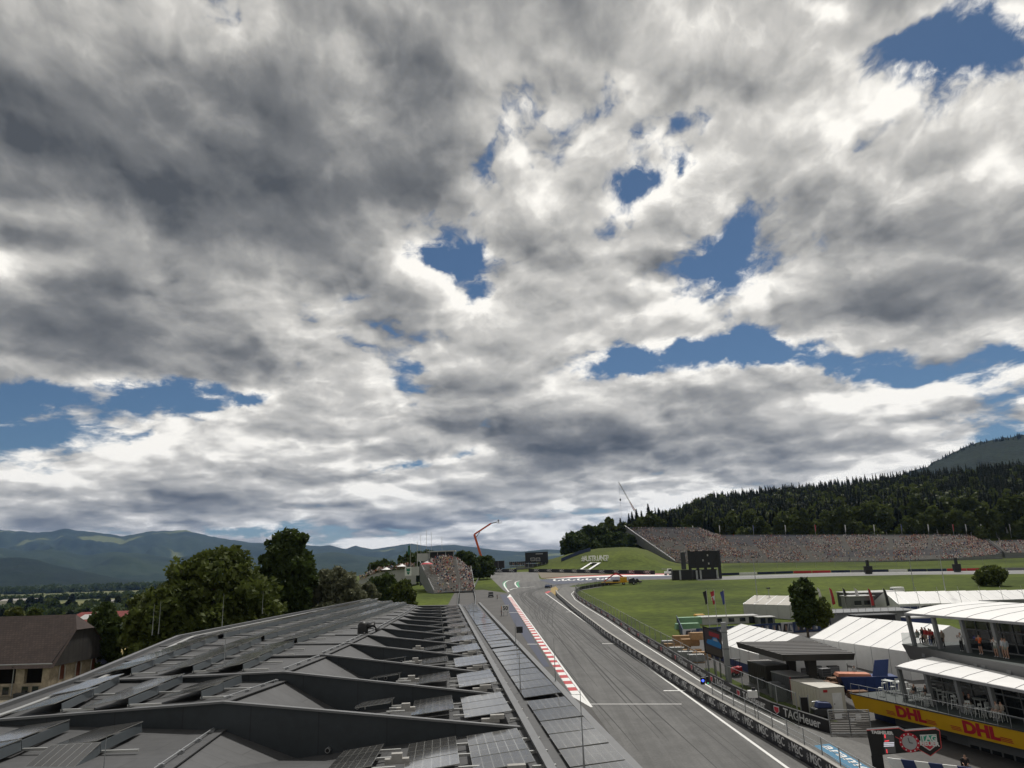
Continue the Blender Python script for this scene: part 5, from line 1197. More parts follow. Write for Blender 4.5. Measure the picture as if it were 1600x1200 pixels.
car('pickup_truck','black pickup parked right of the recovery truck',gp(993,911.5),R(-8),BLACK,5.4,1.95,1.85,True,'pickup')
CARB=mat('car_dark_blue',(.02,.035,.09),.3,var=.1)
t=car('race_car','dark blue closed race car turning through the corner',gp(857,918.5),R(75),CARB,4.6,1.95,1.2)
m=MB(); m.bar((-2.2,-.9,1.3),(-2.2,.9,1.3),.4,.05); m.build('rear_wing',BLACK,t)
# straw-coloured mats and tyre stack at the inside of the corner
STR=mat('straw_mat',(.30,.22,.09),.95,var=.3,vs=1.5)
sheet('gravel_patch',G2((861,919),(868,916.5),(872,920),(868,931),(860,924)),STR,.07)
sheet('painted_strip',G2((851,926),(857,923.5),(861,924.2),(856,927.5)),RED,.066)
# black trackside camera/light towers on the infield
for i,(px,py,w) in enumerate(((1359,897,11),(1498,894,10))):
    g=gp(px,py); t=thing('speaker_tower',['black box speaker tower on the grass by the back straight, nearer the giant screen','black box speaker tower on the grass by the back straight, nearer the lone tree'][i],'tower',g)
    s=w/F*g.y/2; MB().box((-s,0,.6),(s,1.6,3.2)).build('cabinet',BLACK,t,bevel=.05); MB().box((-s*.35,.4,3.2),(s*.35,1.2,5.6)).build('mast_box',BLACK,t); MB().box((-s*.8,.2,0),(s*.8,1.4,.6)).build('base',DGREY,t)
for i,(px,py,h,lb) in enumerate(((1186,958,13,'slim grey light mast on the grass behind the flags'),(1429,925,14,'slim grey light mast between the tents and the back straight'),(1481,946,17,'tall grey light mast rising from the white tents'),(1205,960,6,'short thin pole on the grass beside the light mast'))):
    g=gp(px,py); t=thing('light_mast',lb,'mast',g); MB().tube([(0,0,0),(0,0,h)],[.12,.06],6).build('pole',STEEL,t); MB().box((-.4,-.15,h-.3),(.4,.15,h)).build('lamp',DGREY,t)
for i,(px,py,top) in enumerate(((622,930,803),(682,905,877),(878/1.0-300,905,880))):
    pass
# marshals and vehicles beside the guard rail
for i,(px,py,c,lb) in enumerate(((777,937,(.05,.05,.06),'marshal in dark overalls beside the guard rail'),(784,957,(.5,.2,.02),'marshal in orange vest near the distance board'),(783.5,963,(.05,.05,.07),'marshal in navy overalls below the distance board'))):
    person(gp(px,py)+Vector((0,0,.02)),(1,-.3,0),'stand',c,(.04,.04,.05),lb)
car('service_car','small dark service vehicle behind the guard rail',gp(767,933),R(95),DGREY,3.4,1.6,1.7)
# announcer hut, crest banner and upper rail at the small grandstand
hq=at(690,872,318); t=thing('spectator_hut','grey open-fronted hut on top of the small grandstand','hut',hq)
MB().box((-5.5,0,-3),(5.5,5,0)).build('base',MGREY,t); MB().box((-5,3,0),(5,3.3,2.6)).build('back_wall',DGREY,t); MB().box((-5.8,-.6,2.6),(5.8,5,3.0)).build('flat_roof',LGREY,t)
for x in (-5,-1.7,1.7,5): MB().tube([(x,0,0),(x,0,2.6)],.12,6).build('column',LGREY,t)
MB().box((-10.5,1,-1.0),(-5.6,5,2.2)).build('side_block',LGREY,t)
for x,h in ((-9,8),(-6.5,10),(-4.5,9),(0,7)): MB().tube([(x,2,2.5 if x>-5 else 2),(x,2,2+h)],.07,5).build('antenna',STEEL,t)
bq=at(648,899,292); t=thing('crest_banner','white banner with green crest on a grey wall left of the small grandstand','banner',bq)
x0=at(633,886,292)-bq; x1=at(655,899,292)-bq; MB().box((x0.x,0.05,x1.z),(x1.x,.4,x0.z)).build('wall',LGREY,t); xm=x0.x+(x1.x-x0.x)*.45; MB().box((x0.x-.1,-.03,x1.z),(xm,.05,x0.z)).build('banner',WHITE,t)
c=Vector(((x0.x+xm)/2,-.06,(x0.z+x1.z)/2)); m=MB(); h=1.25; m.prism([(c.x-.75,c.y,c.z+h),(c.x-.2,c.y,c.z+h*.75),(c.x,c.y,c.z+h),(c.x+.2,c.y,c.z+h*.75),(c.x+.75,c.y,c.z+h),(c.x+.7,c.y,c.z+.1),(c.x,c.y,c.z-.15),(c.x-.7,c.y,c.z+.1)],(0,.02,0)); m.prism([(c.x-.6,c.y,c.z-.1),(c.x,c.y,c.z-.35),(c.x+.6,c.y,c.z-.1),(c.x+.45,c.y,c.z-.8),(c.x,c.y,c.z-h-.1),(c.x-.45,c.y,c.z-.8)],(0,.02,0)); m.build('crest',mat('crest_green',(.02,.16,.10),.6),t)
for i,(px,py,h) in enumerate(((641,886,12),(652,886,13),(578,905,9))):
    g=at(px,py,300); t=thing('flag_mast',['thin pole with dark green pennant beside the crest banner','thick pale pole behind the crest banner','thin mast behind the pale willow'][i],'mast',g-Vector((0,0,3))); MB().tube([(0,0,0),(0,0,h)],[.16 if i==1 else .08,.06],6).build('pole',LGREY,t)
    if i==0: MB().quad((0,0,h-.5),(-.9,.1,h-.8),(-.9,.1,h-4.4),(0,0,h-4)).build('pennant',mat('pennant_green',(.02,.1,.06),.7),t)
# far left upper stand with people and umbrella tops
pos=[];nn=[]
for i in range(150): q=at(rt.uniform(562,612),0,320); px=rt.uniform(562,648); q=at(px,lin([(562,903),(590,890),(648,882)],px)+rt.uniform(-2,3),322); pos.append(tuple(q-Vector((0,0,.8)))); nn.append((0,-1))
crowd('crowd',pos,nn,'people standing along the skyline left of the small grandstand',np.random.default_rng(6),.7)
m=MB(); P=[at(560,906,323),at(590,894,323),at(650,886,323)]
for a,b in zip(P,P[1:]): m.quad(a-Vector((0,0,7)),b-Vector((0,0,7)),b-Vector((0,0,.2)),a-Vector((0,0,.2)))
m.build('retaining_wall',LGREY,label='pale retaining wall under the people left of the small grandstand',cat='wall')
for px,py in ((628,884),(604,889)):
    q=at(px,py,322); t=thing('sun_umbrella','white peaked umbrella top among the people on the skyline','umbrella',q-Vector((0,0,2.3)),group='white umbrellas'); MB().lathe([(2.4,2.0),(1.2,2.5),(.03,3.1)],8).build('canopy',TENT,t); MB().tube([(0,0,0),(0,0,3)],.05,5).build('pole',STEEL,t)
q=at(667,880,300); t=thing('sun_umbrella','red and white umbrella over the crowd of the small grandstand','umbrella',q-Vector((0,0,2))); MB().lathe([(2.6,1.6),(1.3,2.2),(.03,2.7)],10).build('canopy',FLR,t); MB().lathe([(1.25,2.24),(.03,2.75)],10).build('canopy_top',FLW,t); MB().tube([(0,0,-1),(0,0,2.6)],.05,5).build('pole',STEEL,t)

# ---------------------------------------------------------------- paddock
U3=Vector((0,0,1))
TWALL=mat('tent_wall',(.66,.66,.65),.6,var=.06,vs=1); NAVW=mat('navy_skirt',(.02,.035,.11),.6,var=.12)
def marquee(name,label,e0,e1,dep,z0,eave,ridge,skirt=None,seams=5,cat='tent',roofm=None,wallm=None,legs=True):
    "gable tent: e0,e1 ground points of the visible long side, dep = depth vector"
    e0=Vector((e0.x,e0.y,z0)); e1=Vector((e1.x,e1.y,z0)); d=Vector((dep[0],dep[1],0)); t=thing(name,label,cat,e0); a=(e1-e0)
    O=Vector((0,0,0)); h=U3*eave; rz=U3*ridge
    n=seams
    for i in range(n):
        p,q=a*(i/n),a*((i+1)/n); g=a.normalized()*.03
        m=MB(); m.quad(p+h+g,q+h-g,q+d*.5+rz-g,p+d*.5+rz+g); m.quad(q+d+h-g,p+d+h+g,p+d*.5+rz+g,q+d*.5+rz-g); m.build('roof_panel',roofm or TENT,t)
        m=MB(); m.quad(p+g,q-g,q+h-g,p+h+g); m.build('wall_panel',wallm or TWALL,t)
        m=MB(); m.tube([p,p+h,p+d*.5+rz+U3*.03,p+d+h],.05,4); m.build('frame_arch',STEEL,t)
    for p in (O,a): m=MB(); m.quad(p,p+d,p+d+h,p+d*.5+rz,p+h); m.build('gable_end',wallm or TWALL,t)
    m=MB(); m.quad(d,a+d,a+d+h,d+h); m.build('wall_panel',wallm or TWALL,t)
    if skirt:
        nn_=Vector((-d.x,-d.y,0)).normalized()*.03; m=MB(); m.quad(nn_,a+nn_,a+nn_+U3*skirt,nn_+U3*skirt); m.build('lower_skirt',NAVW,t)
    return t
marquee('marquee','white marquee with navy lower wall behind the dark canopy',Vector((29.6,124,0)),Vector((31.4,103.5,0)),(11.8,.9),3.6,3.0,5.2,1.25,6)
b0=oz(1262,1014,4.6); 
marquee('marquee','large white marquee between the pit building and the slender tree',Vector((44.2,119,0)),Vector((48.6,98.5,0)),(13.5,3.0),3.5,3.4,6.2,None,6)
# dark flat canopy on splayed columns
CANT=mat('canopy_dark_metal',(.05,.046,.042),.55,.2,var=.12); c4=[oz(1150,1003,8.4),oz(1222,1023,8.4),oz(1336,1021,8.4),oz(1268,1001,8.4)]
cz=Vector(((c4[0].x+c4[2].x)/2,(c4[0].y+c4[2].y)/2,3.2)); cn=thing('fuel_canopy','dark flat canopy on splayed columns over the fuel yard','canopy',cz)
low=[p-cz for p in c4]; MB().hexa([p*.97-U3*.55 for p in low],low).build('roof_slab',CANT,cn)
for i in range(9):
    t_=(i+.5)/9; a=low[0].lerp(low[1],t_); b=low[3].lerp(low[2],t_); m=MB(); m.bar(a+U3*.02,b+U3*.02,.1,.05); m.build('roof_seam',CANT,cn)
for t_ in (.3,.75):
    a=low[0].lerp(low[1],t_).lerp(low[3].lerp(low[2],t_),.55); m=MB(); m.hexa([(a.x-.25,a.y-.3,-.2),(a.x+.25,a.y-.3,-.2),(a.x+.25,a.y+.3,-.2),(a.x-.25,a.y+.3,-.2)],[(a.x-.65,a.y-.5,a.z-.6),(a.x+.5,a.y-.5,a.z-.6),(a.x+.5,a.y+.5,a.z-.6),(a.x-.65,a.y+.5,a.z-.6)]); m.build('column',CANT,cn)
for i in range(9):
    x=cz.x+(-3+i%3*2.6); y=cz.y-3+(i//3)*3; t=thing('fuel_drum','dark drum stored below the flat canopy','drum',Vector((x,y,pz(y)+.02)),group='drums under the canopy'); MB().lathe([(.0,0),(.42,0),(.42,.4),(.44,.42),(.42,.45),(.42,1.15),(.0,1.15)],12).build('barrel',BLACK if i%3 else DGREY,t); MB().lathe([(.3,1.15),(.3,1.18),(0,1.18)],8).build('lid',MGREY,t)
# LED screen by the pit exit, its mast and flags
q=[at(1098,978,105.5),at(1127.5,988,104.5),at(1129.5,1030,104.5),at(1102,1020,105.5)]; g=Vector(((q[0].x+q[1].x)/2,105,pz(105)))
ls=thing('video_screen','LED screen showing a bright blue car beside the pit exit','screen',g); nv=Vector((0,.35,0))
W3=[p-g for p in q]; MB().hexa([W3[3],W3[2],W3[2]+nv,W3[3]+nv],[W3[0],W3[1],W3[1]+nv,W3[0]+nv]).build('housing',BLACK,ls)
def onscr(u,v,o=.03): return W3[3].lerp(W3[2],u).lerp(W3[0].lerp(W3[1],u),v)-Vector((0,o,0))
def spoly(nm,P,mt,o): m=MB(); m.quad(*[onscr(u,v,o) for u,v in P]); return m.build(nm,mt,ls)
spoly('picture',[(.05,.05),(.95,.05),(.95,.95),(.05,.95)],glow('screen_dark',(.02,.016,.018),.4),.02)
spoly('picture_banner',[(.3,.72),(.85,.72),(.85,.88),(.3,.88)],glow('screen_red',(.10,.012,.015),.4),.03)
spoly('picture_ground',[(.05,.05),(.95,.05),(.95,.3),(.05,.3)],glow('screen_brown',(.03,.025,.02),.3),.03)
spoly('picture_car',[(.12,.42),(.2,.38),(.92,.36),(.95,.5),(.85,.58),(.7,.72),(.5,.7),(.42,.58),(.2,.56)],glow('screen_blue',(.012,.07,.16),.35),.04); spoly('picture_window',[(.5,.58),(.78,.58),(.7,.68),(.54,.67)],glow('screen_grey',(.08,.1,.12),.6),.05)
for u in (.1,.4,.66): m=MB(); m.tube([onscr(u*1.3,0)+nv,Vector((onscr(u*1.3,0).x,nv.y,-.2))],.12,6); m.build('leg',STEEL,ls)
g=gp(1140,1074); t=thing('lamp_mast','thick grey mast beside the LED screen','mast',g); h=11.2-g.z; m=MB(); m.hexa([(-.32,-.25,0),(.32,-.25,0),(.32,.25,0),(-.32,.25,0)],[(-.3,-.22,h),(.3,-.22,h),(.3,.22,h),(-.3,.22,h)]); m.build('pole',STEEL,t)
for z in (2.5,4.5,6.5): MB().box((-.36,-.3,z),(.36,.3,z+.12)).build('clamp',MGREY,t)
for i,(px,m_,lb) in enumerate(((1104,FLK,'pole with a dark flag, first of three behind the LED screen'),(1116,FLR,'pole with a red and white flag, middle of three behind the LED screen'),(1131.5,FLN,'pole with a blue flag, last of three behind the LED screen'))):
    g=gp(px+6,990); top=at(px-2,921,g.y); t=mast(g,top.z-g.z,m_,lb,.08,(-.75,2.4))
    if i==1: hh=top.z-g.z; MB().quad((-.02,-.06,hh-1.1),(-.66,-.02,hh-1.45),(-.6,-.05,hh-2.1),(-.02,-.06,hh-2.0)).build('flag_stripe',FLW,t)
# navy hoarding with photo panels, offices and halls behind it
PH=[glow('poster_%s'%n,c,0) for n,c in (('navy',(.02,.04,.12)),('white',(.5,.5,.52)),('dark',(.03,.03,.035)),('steel',(.12,.14,.18)))]
HP=[gp(1068,1001),gp(1130,996),gp(1185,992),gp(1240,988.5),gp(1300,985)]; hd=thing('hoarding','navy hoarding printed with slanted photo panels behind the marquee','hoarding',HP[0]); k=0
for a,b in zip(HP,HP[1:]):
    for i in range(3):
        p=a.lerp(b,i/3)-HP[0]; q=a.lerp(b,(i+1)/3)-HP[0]; m=MB(); m.hexa([p,q,q+Vector((0,.1,0)),p+Vector((0,.1,0))],[p+U3*1.9,q+U3*1.9,q+Vector((0,.1,1.9)),p+Vector((0,.1,1.9))]); o=m.build('panel',PH[0] if k%4 else PH[1],hd)
        for j in range(2):
            s0=p.lerp(q,.12+.42*j); s1=p.lerp(q,.46+.42*j); sh=(q-p)*.14; m=MB(); e=Vector((0,-.03,0)); m.quad(s0+e+U3*.3,s1+e+U3*.3,s1+sh+e+U3*1.65,s0+sh+e+U3*1.65); m.build('photo_print',PH[2+(k+j)%2],o); c=s0.lerp(s1,.6)+sh*.5; m=MB(); m.prism([(c.x-.2,c.y-.05,c.z+.5),(c.x+.25,c.y-.05,c.z+.5),(c.x+.15,c.y-.05,c.z+1.3),(c.x-.05,c.y-.05,c.z+1.5)],(0,.01,0)); m.build('photo_figure',PH[1] if j else mat('photo_skin',(.3,.2,.16),.6),o)
        k+=1
a,b=gp(1068,1001),gp(1058,977); m=MB(); m.hexa([Vector((0,0,0)),b-a,b-a+Vector((.1,.05,0)),Vector((.1,.05,0))],[U3*2.0,b-a+U3*2.0,b-a+Vector((.1,.05,2.0)),Vector((.1,.05,2.0))]); m.build('return_panel',NAVW,hd,loc=(0,0,0))
def block(name,label,cat,px0,px1,py_top,py_bot,Y,dep,mt,wins=(),roof=None,over=.2):
    a=at(px0,py_bot,Y); b=at(px1,py_bot,Y); h=at((px0+px1)/2,py_top,Y).z-min(a.z,b.z); c=Vector(((a.x+b.x)/2,Y,min(a.z,b.z))); t=thing(name,label,cat,c); w=(b.x-a.x)/2
    MB().box((-w,0,-1.5),(w,dep,h)).build('wall',mt,t); MB().box((-w-over,-over,h),(w+over,dep+over,h+.18)).build('roof_slab',roof or LGREY,t)
    for u,z,ww,hh in wins:
        x=-w+2*w*u; wd=MB().box((x-ww/2,-.05,z),(x+ww/2,.02,z+hh)).build('window',GLASS,t); MB().box((x-ww/2-.1,-.08,z-.1),(x+ww/2+.1,-.01,z)).build('sill',LGREY,wd)
    return t
block('office_cabin','long pale office cabin with small windows behind the hoarding','cabin',1098,1186,964,978,163,4,LGREY,((.3,1.0,1.2,.8),(.52,1.0,1.2,.8),(.72,1.0,1.2,.8),(.9,.2,1.6,1.7)))
block('service_unit','grey equipment unit with open shelves beside the office cabin','cabin',1187,1212,965,979,160,3,MGREY,((.25,.4,1,1.4),(.7,.4,1,1.4)))
marquee('hall_tent','pale gabled hall at the edge of the grass behind the office cabin',gp(1163,962),gp(1236,968),(9,10),5.8,3.0,4.6,None,4,'hall',mat('hall_roof',(.42,.40,.36),.7,var=.08),LGREY)
GRNT=mat('pale_green_tarpaulin',(.18,.33,.2),.6)
for i,(px,py,w,h,m_,lb) in enumerate(((1076,984,5,1.2,GRNT,'pale green covered stack at the hoarding corner'),(1080,977,5.5,1.6,GRNT,'wider green covered stack behind the hoarding'),(1095,972,2.4,1.6,YEL,'yellow waste skip beside the green stacks'))):
    g=gp(px,py); t=thing('covered_stack',lb,'stack',g); MB().hexa([(-w/2,0,0),(w/2,0,0),(w/2,2,0),(-w/2,2,0)],[(-w/2+.2,.1,h),(w/2-.2,.1,h),(w/2-.2,1.9,h),(-w/2+.2,1.9,h)]).build('cover',m_,t,bevel=.08); MB().box((-w/2,-.05,-.02),(w/2,2.05,.1)).build('pallet',WOOD,t)
# timber crates and grey bales
cr0=[(1052,1012,0,0),(1066,1017,0,0),(1082,1022,0,0),(1096,1026,0,0),(1080,1017,0,1),(1095,1019,0,2),(1045,1008,1,0),(1058,1019,1,0),(1072,1026,1,0),(1088,1031,1,0),(1066,1011,0,1)]
for i,(px,py,k,lvl) in enumerate(cr0):
    g=gp(px,py+4); g.z+=lvl*1.15; t=thing('shipping_crate' if k==0 else 'wrapped_pallet',('%s timber crate in the crate yard by the fence'%['pale','wide','long','end','second-layer','topmost','','','','','far second-layer'][i]) if k==0 else '%s grey wrapped pallet beside the timber crates'%['far','second','third','nearest-to-screen'][i-6],'crate' if k==0 else 'pallet',g)
    if k==0:
        MB().box((-1.4,-.6,.12),(1.4,.6,1.1)).build('box',WOOD,t)
        for x in (-1.3,0,1.3): MB().box((x-.07,-.64,.1),(x+.07,-.6,1.12)).build('batten',WOOD,t)
    else: MB().box((-1.2,-.6,.12),(1.2,.6,1.2)).build('load',mat('grey_wrap',(.27,.28,.28),.4,var=.2,vs=2),t,bevel=.1)
    MB().box((-1.3,-.6,0),(1.3,.6,.11)).build('pallet_base',WOOD,t)
# containers, cabin, generator, gate
def container(name,label,c,w,l,h,mt,rz,top=None,ribs=10,cat='container'):
    t=thing(name,label,cat,c,rz); MB().box((-w/2,-l/2,.1),(w/2,l/2,h)).build('body',mt,t); MB().box((-w/2-.04,-l/2-.04,h),(w/2+.04,l/2+.04,h+.08)).build('roof',top or mt,t)
    for i in range(ribs):
        y=-l/2+l*(i+.5)/ribs; MB().box((-w/2-.05,y-.1,.3),(-w/2-.01,y+.1,h-.2)).build('side_rib',mt,t)
    return t
DBR=mat('dark_bronze_panel',(.045,.042,.036),.6,var=.12); GCON=mat('grey_container',(.10,.105,.11),.5,var=.15); CREAM=mat('cream_panel',(.52,.49,.41),.6,var=.05)
container('storage_container','dark windowless storage container below the flat canopy',gp(1197,1077)+Vector((1.2,2.5,0)),2.8,5.2,2.7,DBR,R(8),mat('grey_flat_roof',(.17,.165,.155),.7))
t=container('steel_container','grey steel container with red edges between the dark one and the cream cabin',gp(1236,1094)+Vector((1,2.2,0)),2.5,4.6,2.5,GCON,R(8),LGREY); MB().box((-1.3,-2.36,.1),(-1.2,-2.28,2.5)).build('corner_post',RED,t); MB().box((1.18,-2.36,.1),(1.28,-2.28,2.5)).build('corner_post',RED,t)
t=container('site_cabin','cream site cabin with white door beside the gate',gp(1305,1118)+Vector((-.6,2.6,.05)),2.7,6.2,2.7,CREAM,R(8),mat('cabin_roof',(.5,.48,.43),.6)); 
d=MB().box((-.1,-3.17,.15),(.95,-3.1,2.2)).build('door',WHITE,t); MB().box((0,-3.2,1.1),(.08,-3.16,1.2)).build('handle',BLACK,d); MB().box((-1.0,-3.14,2.3),(-.55,-3.1,2.55)).build('small_sign',RED,t)
for i,(px,py,m_,lb) in enumerate(((1213,1090,MGREY,'grey gas cabinet left of the steel container'),(1221,1096,GCON,'darker switch cabinet in front of the gas cabinet'))):
    g=gp(px,py); t=thing('utility_cabinet',lb,'cabinet',g); MB().box((-.6,-.4,0),(.6,.5,1.7)).build('body',m_,t,bevel=.03); MB().box((-.5,-.43,.1),(-.03,-.4,1.6)).build('door',m_,t); MB().box((.03,-.43,.1),(.5,-.4,1.6)).build('door',m_,t)
g=gp(1286,1124); t=thing('generator','wheeled generator under a blue cover in front of the cream cabin','generator',g); MB().box((-1.0,-.5,.3),(.9,.6,1.1)).build('engine',DGREY,t,bevel=.08); MB().hexa([(-.6,-.5,1.12),(1.0,-.5,1.12),(1.0,.6,1.12),(-.6,.6,1.12)],[(-.4,-.4,1.7),(.8,-.4,1.6),(.8,.5,1.6),(-.4,.5,1.7)]).build('cover',NAVW,t,bevel=.1); wheels(t,(-.6,.5),(-.5,.6),.28); m=MB(); m.tube([(-.9,-.5,1.0),(-1.1,-.5,1.8),(-.3,-.5,1.9)],.04,5); m.build('pipe',STEEL,t)
g=gp(1260,1124); t=thing('notice_frame','black upright frame on the grass strip by the wall','frame',g); MB().box((-.35,-.05,.0),(.35,.05,2.1)).build('panel',BLACK,t); MB().tube([(-.42,0,0),(-.42,0,2.3)],.05,5).build('post',STEEL,t); MB().tube([(.42,0,0),(.42,0,2.3)],.05,5).build('post',STEEL,t)
a,b=gp(1298,1147),gp(1362,1147); gt=thing('yard_gate','grey slatted gate with white notices next to the cream cabin','gate',a); hg=2.1
for i in range(2):
    p,q=(b-a)*(i/2),(b-a)*((i+1)/2); m=MB(); m.bar(p+U3*.05,q+U3*.05,.07,.07); m.bar(p+U3*hg,q+U3*hg,.07,.07); m.tube([p,p+U3*hg],.05,5); m.tube([q,q+U3*hg],.05,5); fr=m.build('gate_frame',STEEL,gt)
    for j in range(9): m=MB(); m.bar(p+U3*(.2+j*.21),q+U3*(.2+j*.21),.02,.13); m.build('slat',mat('slat_grey',(.2,.19,.18),.6),gt)
for u,z,w,h in ((.15,1.35,1.1,.45),(.52,1.1,.4,.3),(.66,1.55,.5,.25),(.66,1.25,.5,.25)): c=(b-a)*u; MB().box((c.x,c.y-.1,z),(c.x+w,c.y-.06,z+h)).build('notice',LET,gt)
# blue skip, lid and red lift cage
SKIPB=mat('skip_blue',(.02,.045,.16),.5,var=.15); SALM=mat('salmon_cover',(.50,.20,.12),.7)
g=gp(1372,1083); t=thing('waste_skip','large blue waste skip with salmon cover and raised lid','skip',g,R(-8)); MB().hexa([(-3.4,0,.2),(2.2,0,.2),(2.2,2.2,.2),(-3.4,2.2,.2)],[(-4.0,-.1,1.8),(2.4,-.1,1.8),(2.4,2.3,1.8),(-4.0,2.3,1.8)]).build('body',SKIPB,t); MB().hexa([(-4.2,.1,1.82),(-.4,.1,1.82),(-.4,2.1,1.82),(-4.2,2.1,1.82)],[(-4.0,.2,2.15),(-.5,.2,2.05),(-.5,2,2.05),(-4.0,2,2.15)]).build('cover',SALM,t); MB().hexa([(-.3,.2,1.82),(1.4,.2,1.82),(1.4,.3,1.82),(-.3,.3,1.82)],[(.4,.9,3.5),(2.0,.9,3.6),(2.0,1.0,3.6),(.4,1.0,3.5)]).build('raised_lid',SKIPB,t)
for i in range(6): MB().box((-3.2+i*1.0,-.12,.4),(-3.1+i*1.0,-.0,1.7)).build('rib',SKIPB,t)
g=gp(1327,1079); t=thing('lift_cage','red steel lift cage beside the blue skip','lift cage',g)
for z in (.1,.7,1.3,2.0): m=MB(); P=[(-.75,-.5,z),(.75,-.5,z),(.75,.5,z),(-.75,.5,z),(-.75,-.5,z)]; m.tube(P,.05,4); m.build('rail',RED,t)
for x in (-.75,0,.75):
    for y in (-.5,.5): MB().tube([(x,y,0),(x,y,2.0)],.05,4).build('upright',RED,t)
g=gp(1149,1056); t=thing('forklift','small red forklift behind the LED screen mast','forklift',g,R(20)); MB().hexa([(-.9,-.5,.3),(.9,-.5,.3),(.9,.5,.3),(-.9,.5,.3)],[(-.4,-.5,1.0),(.9,-.5,1.2),(.9,.5,1.2),(-.4,.5,1.0)]).build('body',RED,t,bevel=.1); m=MB()
for x in (-.4,.5):
    for y in (-.45,.45): m.tube([(x,y,1),(x+.1,y,2.1)],.04,4)
m.box((-.4,-.5,2.1),(.7,.5,2.18)); m.build('overhead_guard',BLACK,t); m=MB(); m.box((-1.05,-.35,.1),(-.95,-.25,2.4)); m.box((-1.05,.25,.1),(-.95,.35,2.4)); m.box((-1.9,-.35,.1),(-1,-.22,.16)); m.box((-1.9,.22,.1),(-1,.35,.16)); m.build('mast_forks',DGREY,t); wheels(t,(-.6,.6),(-.5,.5),.28,0,.2)
g=gp(1077,1030); person(g,(-.3,-1,0),'stand',(.03,.03,.035),(.03,.03,.03),'person in black standing near the crates behind the wire fence'); t=thing('orange_box','orange box on the grass beside the person in black','box',gp(1068,1030)); MB().box((-.4,-.3,0),(.4,.3,1.0)).build('body',ORG,t,bevel=.04); MB().box((-.43,-.33,1.0),(.43,.33,1.1)).build('lid',ORG,t)
# feather flags in front of the paddock deck
for i,(px,m_,c) in enumerate(((1283,FLW,'white'),(1302,FLR,'red'),(1323,FLK,'black'),(1342,FLW,'pale blue'),(1363,FLR,'crimson'),(1387,FLK,'dark'))):
    g=gp(px,953+i*.6); t=thing('feather_flag','%s feather flag in the row before the paddock deck'%c,'flag',g+Vector((0,0,0))); h=5.2; MB().tube([(0,0,0),(-.1,0,h*.6),(-.35,0,h)],.05,5).build('pole',LGREY,t); f=MB(); f.quad((-.08,0,1.2),(.75,.05,1.4),(.6,.08,h*.6),(.3,.05,h*.9),(-.3,0,h),(-.1,0,h*.6)); f.build('flag',m_,t)
# grey deck building, trailers, row of white peaked tents
t=block('deck_building','flat grey building with parapet behind the large marquee','building',1283,1440,957,972,150,9,MGREY,(),MGREY); 
for i in range(14): x=-9.5+i*1.45; MB().tube([(x,-.1,1.9),(x,-.1,3.0)],.05,4).build('parapet_post',LGREY,t)
MB().bar((-9.6,-.1,3.0),(10.5,-.1,3.0),.08,.1).build('parapet_rail',LGREY,t)
t=block('open_stand','dark open-fronted stand under a flat roof behind the feather flags','building',1332,1412,926,948,185,8,BLACK,(),LGREY); block('grey_trailer','pale flat-roofed trailer beside the open-fronted stand','trailer',1330,1368,932,949,178,5,MGREY,((.3,.6,1.6,1),(.7,.6,1.6,1)),LGREY)
block('dark_transporter','long dark transporter behind the large marquee','truck',1342,1402,962,985,130,3,BLACK,(),DGREY); block('navy_stack','navy covered stack visible through the upper terrace','stack',1424,1462,966,980,125,3,NAVW,(),LGREY,0)
for i in range(7):
    x0=1404+i*33; a=at(x0,944-i*.6,172+i); b=at(x0+33,944-i*.6,172+i); t=marquee('peaked_tent','white tent with flag pole, %s in the row along the grass edge'%['first','second','third','fourth','fifth','sixth','seventh'][i],a,b,(0,12),a.z-2.6,2.6,5.0,None,2); MB().tube([(0,0,2.6),(-.4,0,6.2)],.05,4).build('flag_pole',LGREY,t); MB().box((.25,-.06,.1),((b.x-a.x)-.25,-.03,2.2)).build('open_front',BLACK if i%3 else NAVW,t)
block('grey_barrier_wall','grey panelled wall below the row of white tents','wall',1536,1640,938,953,160,1,MGREY,(),MGREY,0)
g=gp(1418,938); t=thing('parked_truck','white truck cab parked at the end of the tent row','truck',g+Vector((0,5,0)),R(180)); MB().hexa([(-1.8,-1.2,.5),(1.8,-1.2,.5),(1.8,1.2,.5),(-1.8,1.2,.5)],[(-1.6,-1.15,3.2),(1.1,-1.15,3.2),(1.1,1.15,3.2),(-1.6,1.15,3.2)]).build('cab',WHITE,t,bevel=.15); MB().hexa([(1.35,-1.0,1.9),(1.55,-1.0,1.7),(1.55,1.0,1.7),(1.35,1.0,1.9)],[(1.15,-1.0,2.8),(1.25,-1.0,2.8),(1.25,1.0,2.8),(1.15,1.0,2.8)]).build('windscreen',GLASS,t); wheels(t,(-1,1.1),(-1.1,1.1),.5)

sheet('grass_verge',[(27.5,80),(25.4,94.4),(24.7,104),(24.2,112),(27.2,112),(27.6,103),(28.6,94),(30.3,85),(31.5,80)],MATS['grass_ground'],.045)
# barrier of coloured blocks along the back straight
P=[gp(*q) for q in ((1128,899),(1240,895.8),(1360,893.8),(1480,892.3),(1640,890.5))]; tb_=thing('back_barrier','low barrier of navy, white and red blocks along the back straight','barrier',P[0]); k=0
for a,b in zip(P,P[1:]):
    n=max(2,int((b-a).length/7))
    for i in range(n):
        p,q=a.lerp(b,i/n)-P[0],a.lerp(b,(i+.97)/n)-P[0]; m=MB(); m.bar(p+U3*.5,q+U3*.5,.6,1.0); m.build('barrier_block',[NAVY,WHITE,NAVY,NAVY,RED,RED,NAVY,MGREY][k%8] if k<14 else MGREY,tb_); k+=1
fence('catch_fence','long low fence between back straight and long grandstand',[gp(*q).to_2d() for q in ((1130,889.5),(1300,887),(1460,884),(1640,881))],9,3.2,0,True,(.98,),.06)
